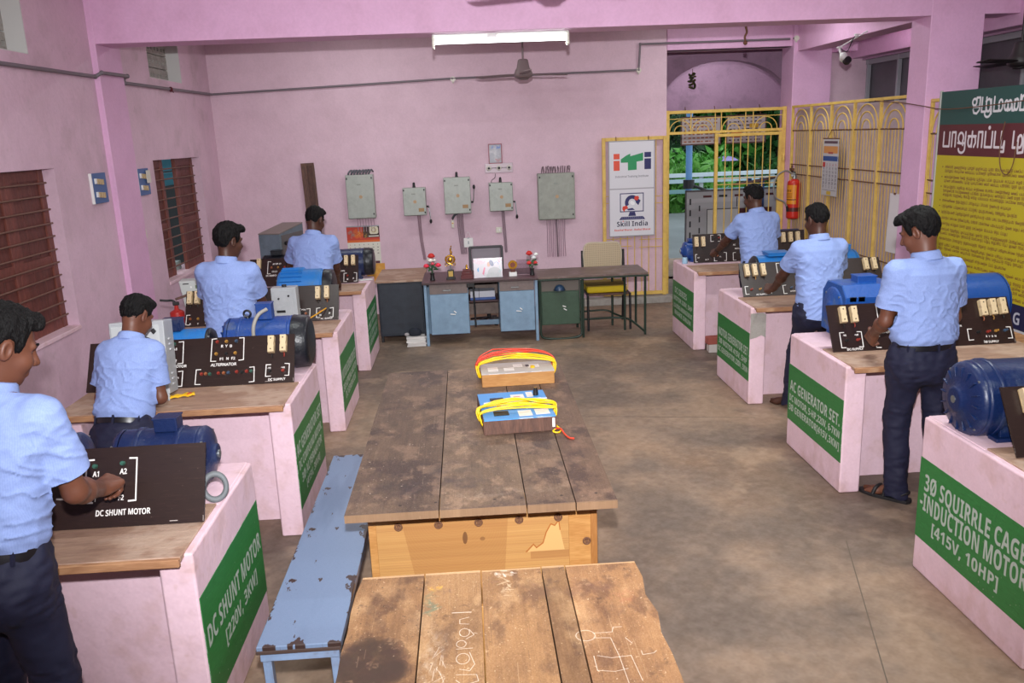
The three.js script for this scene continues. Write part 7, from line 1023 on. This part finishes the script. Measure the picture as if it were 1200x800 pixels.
  if (o.watch) { const a = arm[o.watch], c = a.E.clone().lerp(a.W, .9), d = a.W.clone().sub(a.E).normalize(); const g = new THREE.CylinderGeometry(.031 * s, .031 * s, .02, 20, 1, true); g.applyQuaternion(new THREE.Quaternion().setFromUnitVectors(Y, d)); g.translate(c.x, c.y, c.z); obj('wrist_band', g, M.belt, t); }
  return t;
}
const S0 = (r, p, a = 1, b = 1, c = 1) => S(r, p.x, p.y, p.z, 14, a, b, c);
const PINCH = { curl: [[1.0, .9, .5], [1.15, 1.0, .6], [1.25, 1.1, .6], [1.35, 1.1, .6]], thumb: [.8, .35, .55] }, FIST = { curl: [[1.3, 1.3, .8], [1.35, 1.35, .8], [1.4, 1.35, .8], [1.4, 1.35, .8]], thumb: [.8, .3, .6] }, REST = { curl: [[.35, .45, .3], [.4, .5, .3], [.45, .55, .35], [.5, .55, .35]] };
student('nearest left student in pale blue shirt pressing the SHUNT MOTOR panel with his right hand', { x: -1.6, z: -2.55, H: 1.78, heading: 12, lean: 15, headYaw: 44, nod: 24, tucked: true, hair: 1.06, wd: .94, footR: [-1.47, -2.52, 15], footL: [-1.72, -2.6, 0], handR: { w: [-1.40, 1.045, -2.93], dir: [.2, -.08, -1], palm: [-.3, -1, -.15], pose: PINCH, hint: [.25, -1, .35] }, handL: { w: [-1.83, .95, -2.88], hint: [-.3, -1, .4] }, fine: 'R', sleeve: .74, sandals: true });
student('left student with a black belt bending over the tilted grey meter cabinet', { x: -1.855, z: -4.26, H: 1.53, heading: 8, lean: 25, headYaw: 26, nod: 30, tucked: true, wd: .74, tw: .9, footR: [-1.73, -4.28, 5], footL: [-1.95, -4.3, -5], handR: { w: [-1.8, .9, -4.58], hint: [.3, -1, .5] }, handL: { w: [-2.03, .9, -4.62], hint: [-.25, -1, .5] }, sandals: true });
student('third left student with bushy hair standing behind the dusty blue alternator', { x: -1.74, z: -5.98, H: 1.7, heading: 8, lean: 6, headYaw: 40, nod: 12, tucked: false, hair: 1.08, part: .03, dark: true, footR: [-1.63, -5.98, 8], footL: [-1.85, -5.98, 0], handR: { w: [-1.55, .93, -6.32], hint: [.35, -1, .5] }, handL: { w: [-1.98, .93, -6.36], hint: [-.3, -1, .4] }, sandals: true });
student('farthest left student leaning forward behind the sky blue finned motor', { x: -1.46, z: -7.72, H: 1.68, heading: 10, lean: 16, headYaw: 26, nod: 22, tucked: false, dark: true, wd: .98, footR: [-1.35, -7.7, 8], footL: [-1.57, -7.72, 0], handR: { w: [-1.30, .93, -8.12], hint: [.4, -1, .4] }, handL: { w: [-1.76, .93, -8.16], hint: [-.4, -1, .4] }, sandals: true });
student('farthest right student with a dark wristband reaching left to his panel', { x: 2.83, z: -7.95, H: 1.68, heading: -8, lean: 11, side: 0, headYaw: -34, nod: 14, tucked: false, footR: [2.95, -7.9, 0], footL: [2.72, -7.93, -10], handL: { w: [2.53, .985, -8.42], dir: [-.35, -.35, -.8], palm: [.1, -.6, -.7], pose: FIST, hint: [-.5, -.8, .5] }, handR: { w: [3.1, .9, -8.34], hint: [.3, -1, .4] }, watch: 'L', sandals: true, dark: true });
student('barefoot student with untucked shirt reaching left to the three fuse panel', { x: 2.65, z: -6.12, H: 1.64, heading: -6, lean: 5, headYaw: -18, nod: 14, tucked: false, footL: [2.55, -6.36, -35], footR: [2.8, -6.1, 5], handL: { w: [2.44, .935, -6.54], dir: [-.5, -.2, -.85], palm: [.2, -.5, -.7], pose: FIST, hint: [-.6, -.8, .4] }, handR: { w: [2.92, .9, -6.5], hint: [.3, -1, .4] }, dark: true });
student('nearest right student in black sandals and belt with his left hand on the DC-SUPPLY panel', { x: 2.58, z: -4.52, H: 1.74, heading: -8, lean: 5, side: 1, headYaw: -40, nod: 24, tucked: true, hair: 1.1, nape: 1.1, part: -.03, wd: .96, footL: [2.52, -4.57, -42], footR: [2.78, -4.5, 5], handL: { w: [2.42, 1.0, -4.78], dir: [.15, -.65, -.7], palm: [.5, -.4, -.6], pose: REST, hint: [-.35, -1, .7] }, handR: { w: [2.74, 1.0, -4.82], hint: [.4, -1, .5] }, fine: 'L', sandals: true });
{ // person with the umbrella outside
  const o = { x: 9.3, z: -30, H: 1.66, heading: 60, lean: 0, headYaw: 60, nod: 5, tucked: false, footR: [9.35, -29.9, 60], footL: [9.22, -30.1, 60], handR: { w: [9.4, 1.05, -29.8], hint: [0, -1, .4] }, handL: { w: [9.46, 1.3, -30.12], pose: FIST, hint: [0, -1, .2] }, dark: true };
  const p = student('distant person in a white shirt walking past the railing under a mauve umbrella', o); p.position.y = -.78; p.traverse((m) => { if (m.name === 'shirt' || m.name === 'collar') m.material = std(0xdfe6ea, { roughness: .8, side: THREE.DoubleSide }); if (m.name === 'trousers') m.material = std(0x7aa0b4, { roughness: .8, side: THREE.DoubleSide }); });
  const u = thing('umbrella', 'open mauve umbrella held by the distant person beyond the railing', 'umbrella', [9.36, .58, -30.12]); u.scale.setScalar(.82); const cg = new THREE.SphereGeometry(.62, 32, 10, 0, 7, 0, 1.05), q = cg.attributes.position; for (let i = 0; i < q.count; i++) { const a = Math.atan2(q.getZ(i), q.getX(i)), k = 1 + .045 * Math.abs(Math.cos(a * 4)) * (1 - q.getY(i) / .62); q.setXYZ(i, q.getX(i) * k, q.getY(i) * .62, q.getZ(i) * k); } cg.computeVertexNormals(); obj('canopy', cg.translate(0, .38, 0), std(0xa49ad6, { roughness: .5, side: THREE.DoubleSide }), u); obj('shaft', C(.008, .008, .8, 0, .38, 0, 8), M.steel, u); obj('handle', T([[0, 0, 0], [0, -.08, 0], [.03, -.11, 0], [.05, -.07, 0]], .012, 16, 8), M.black, u); for (let k = 0; k < 8; k++) { const a = k * Math.PI / 4; obj('rib', bar([0, .74, 0], [Math.cos(a) * .54, .56, Math.sin(a) * .54], .004, 5), M.steel, u); }
}
renderer.render(scene, camera);
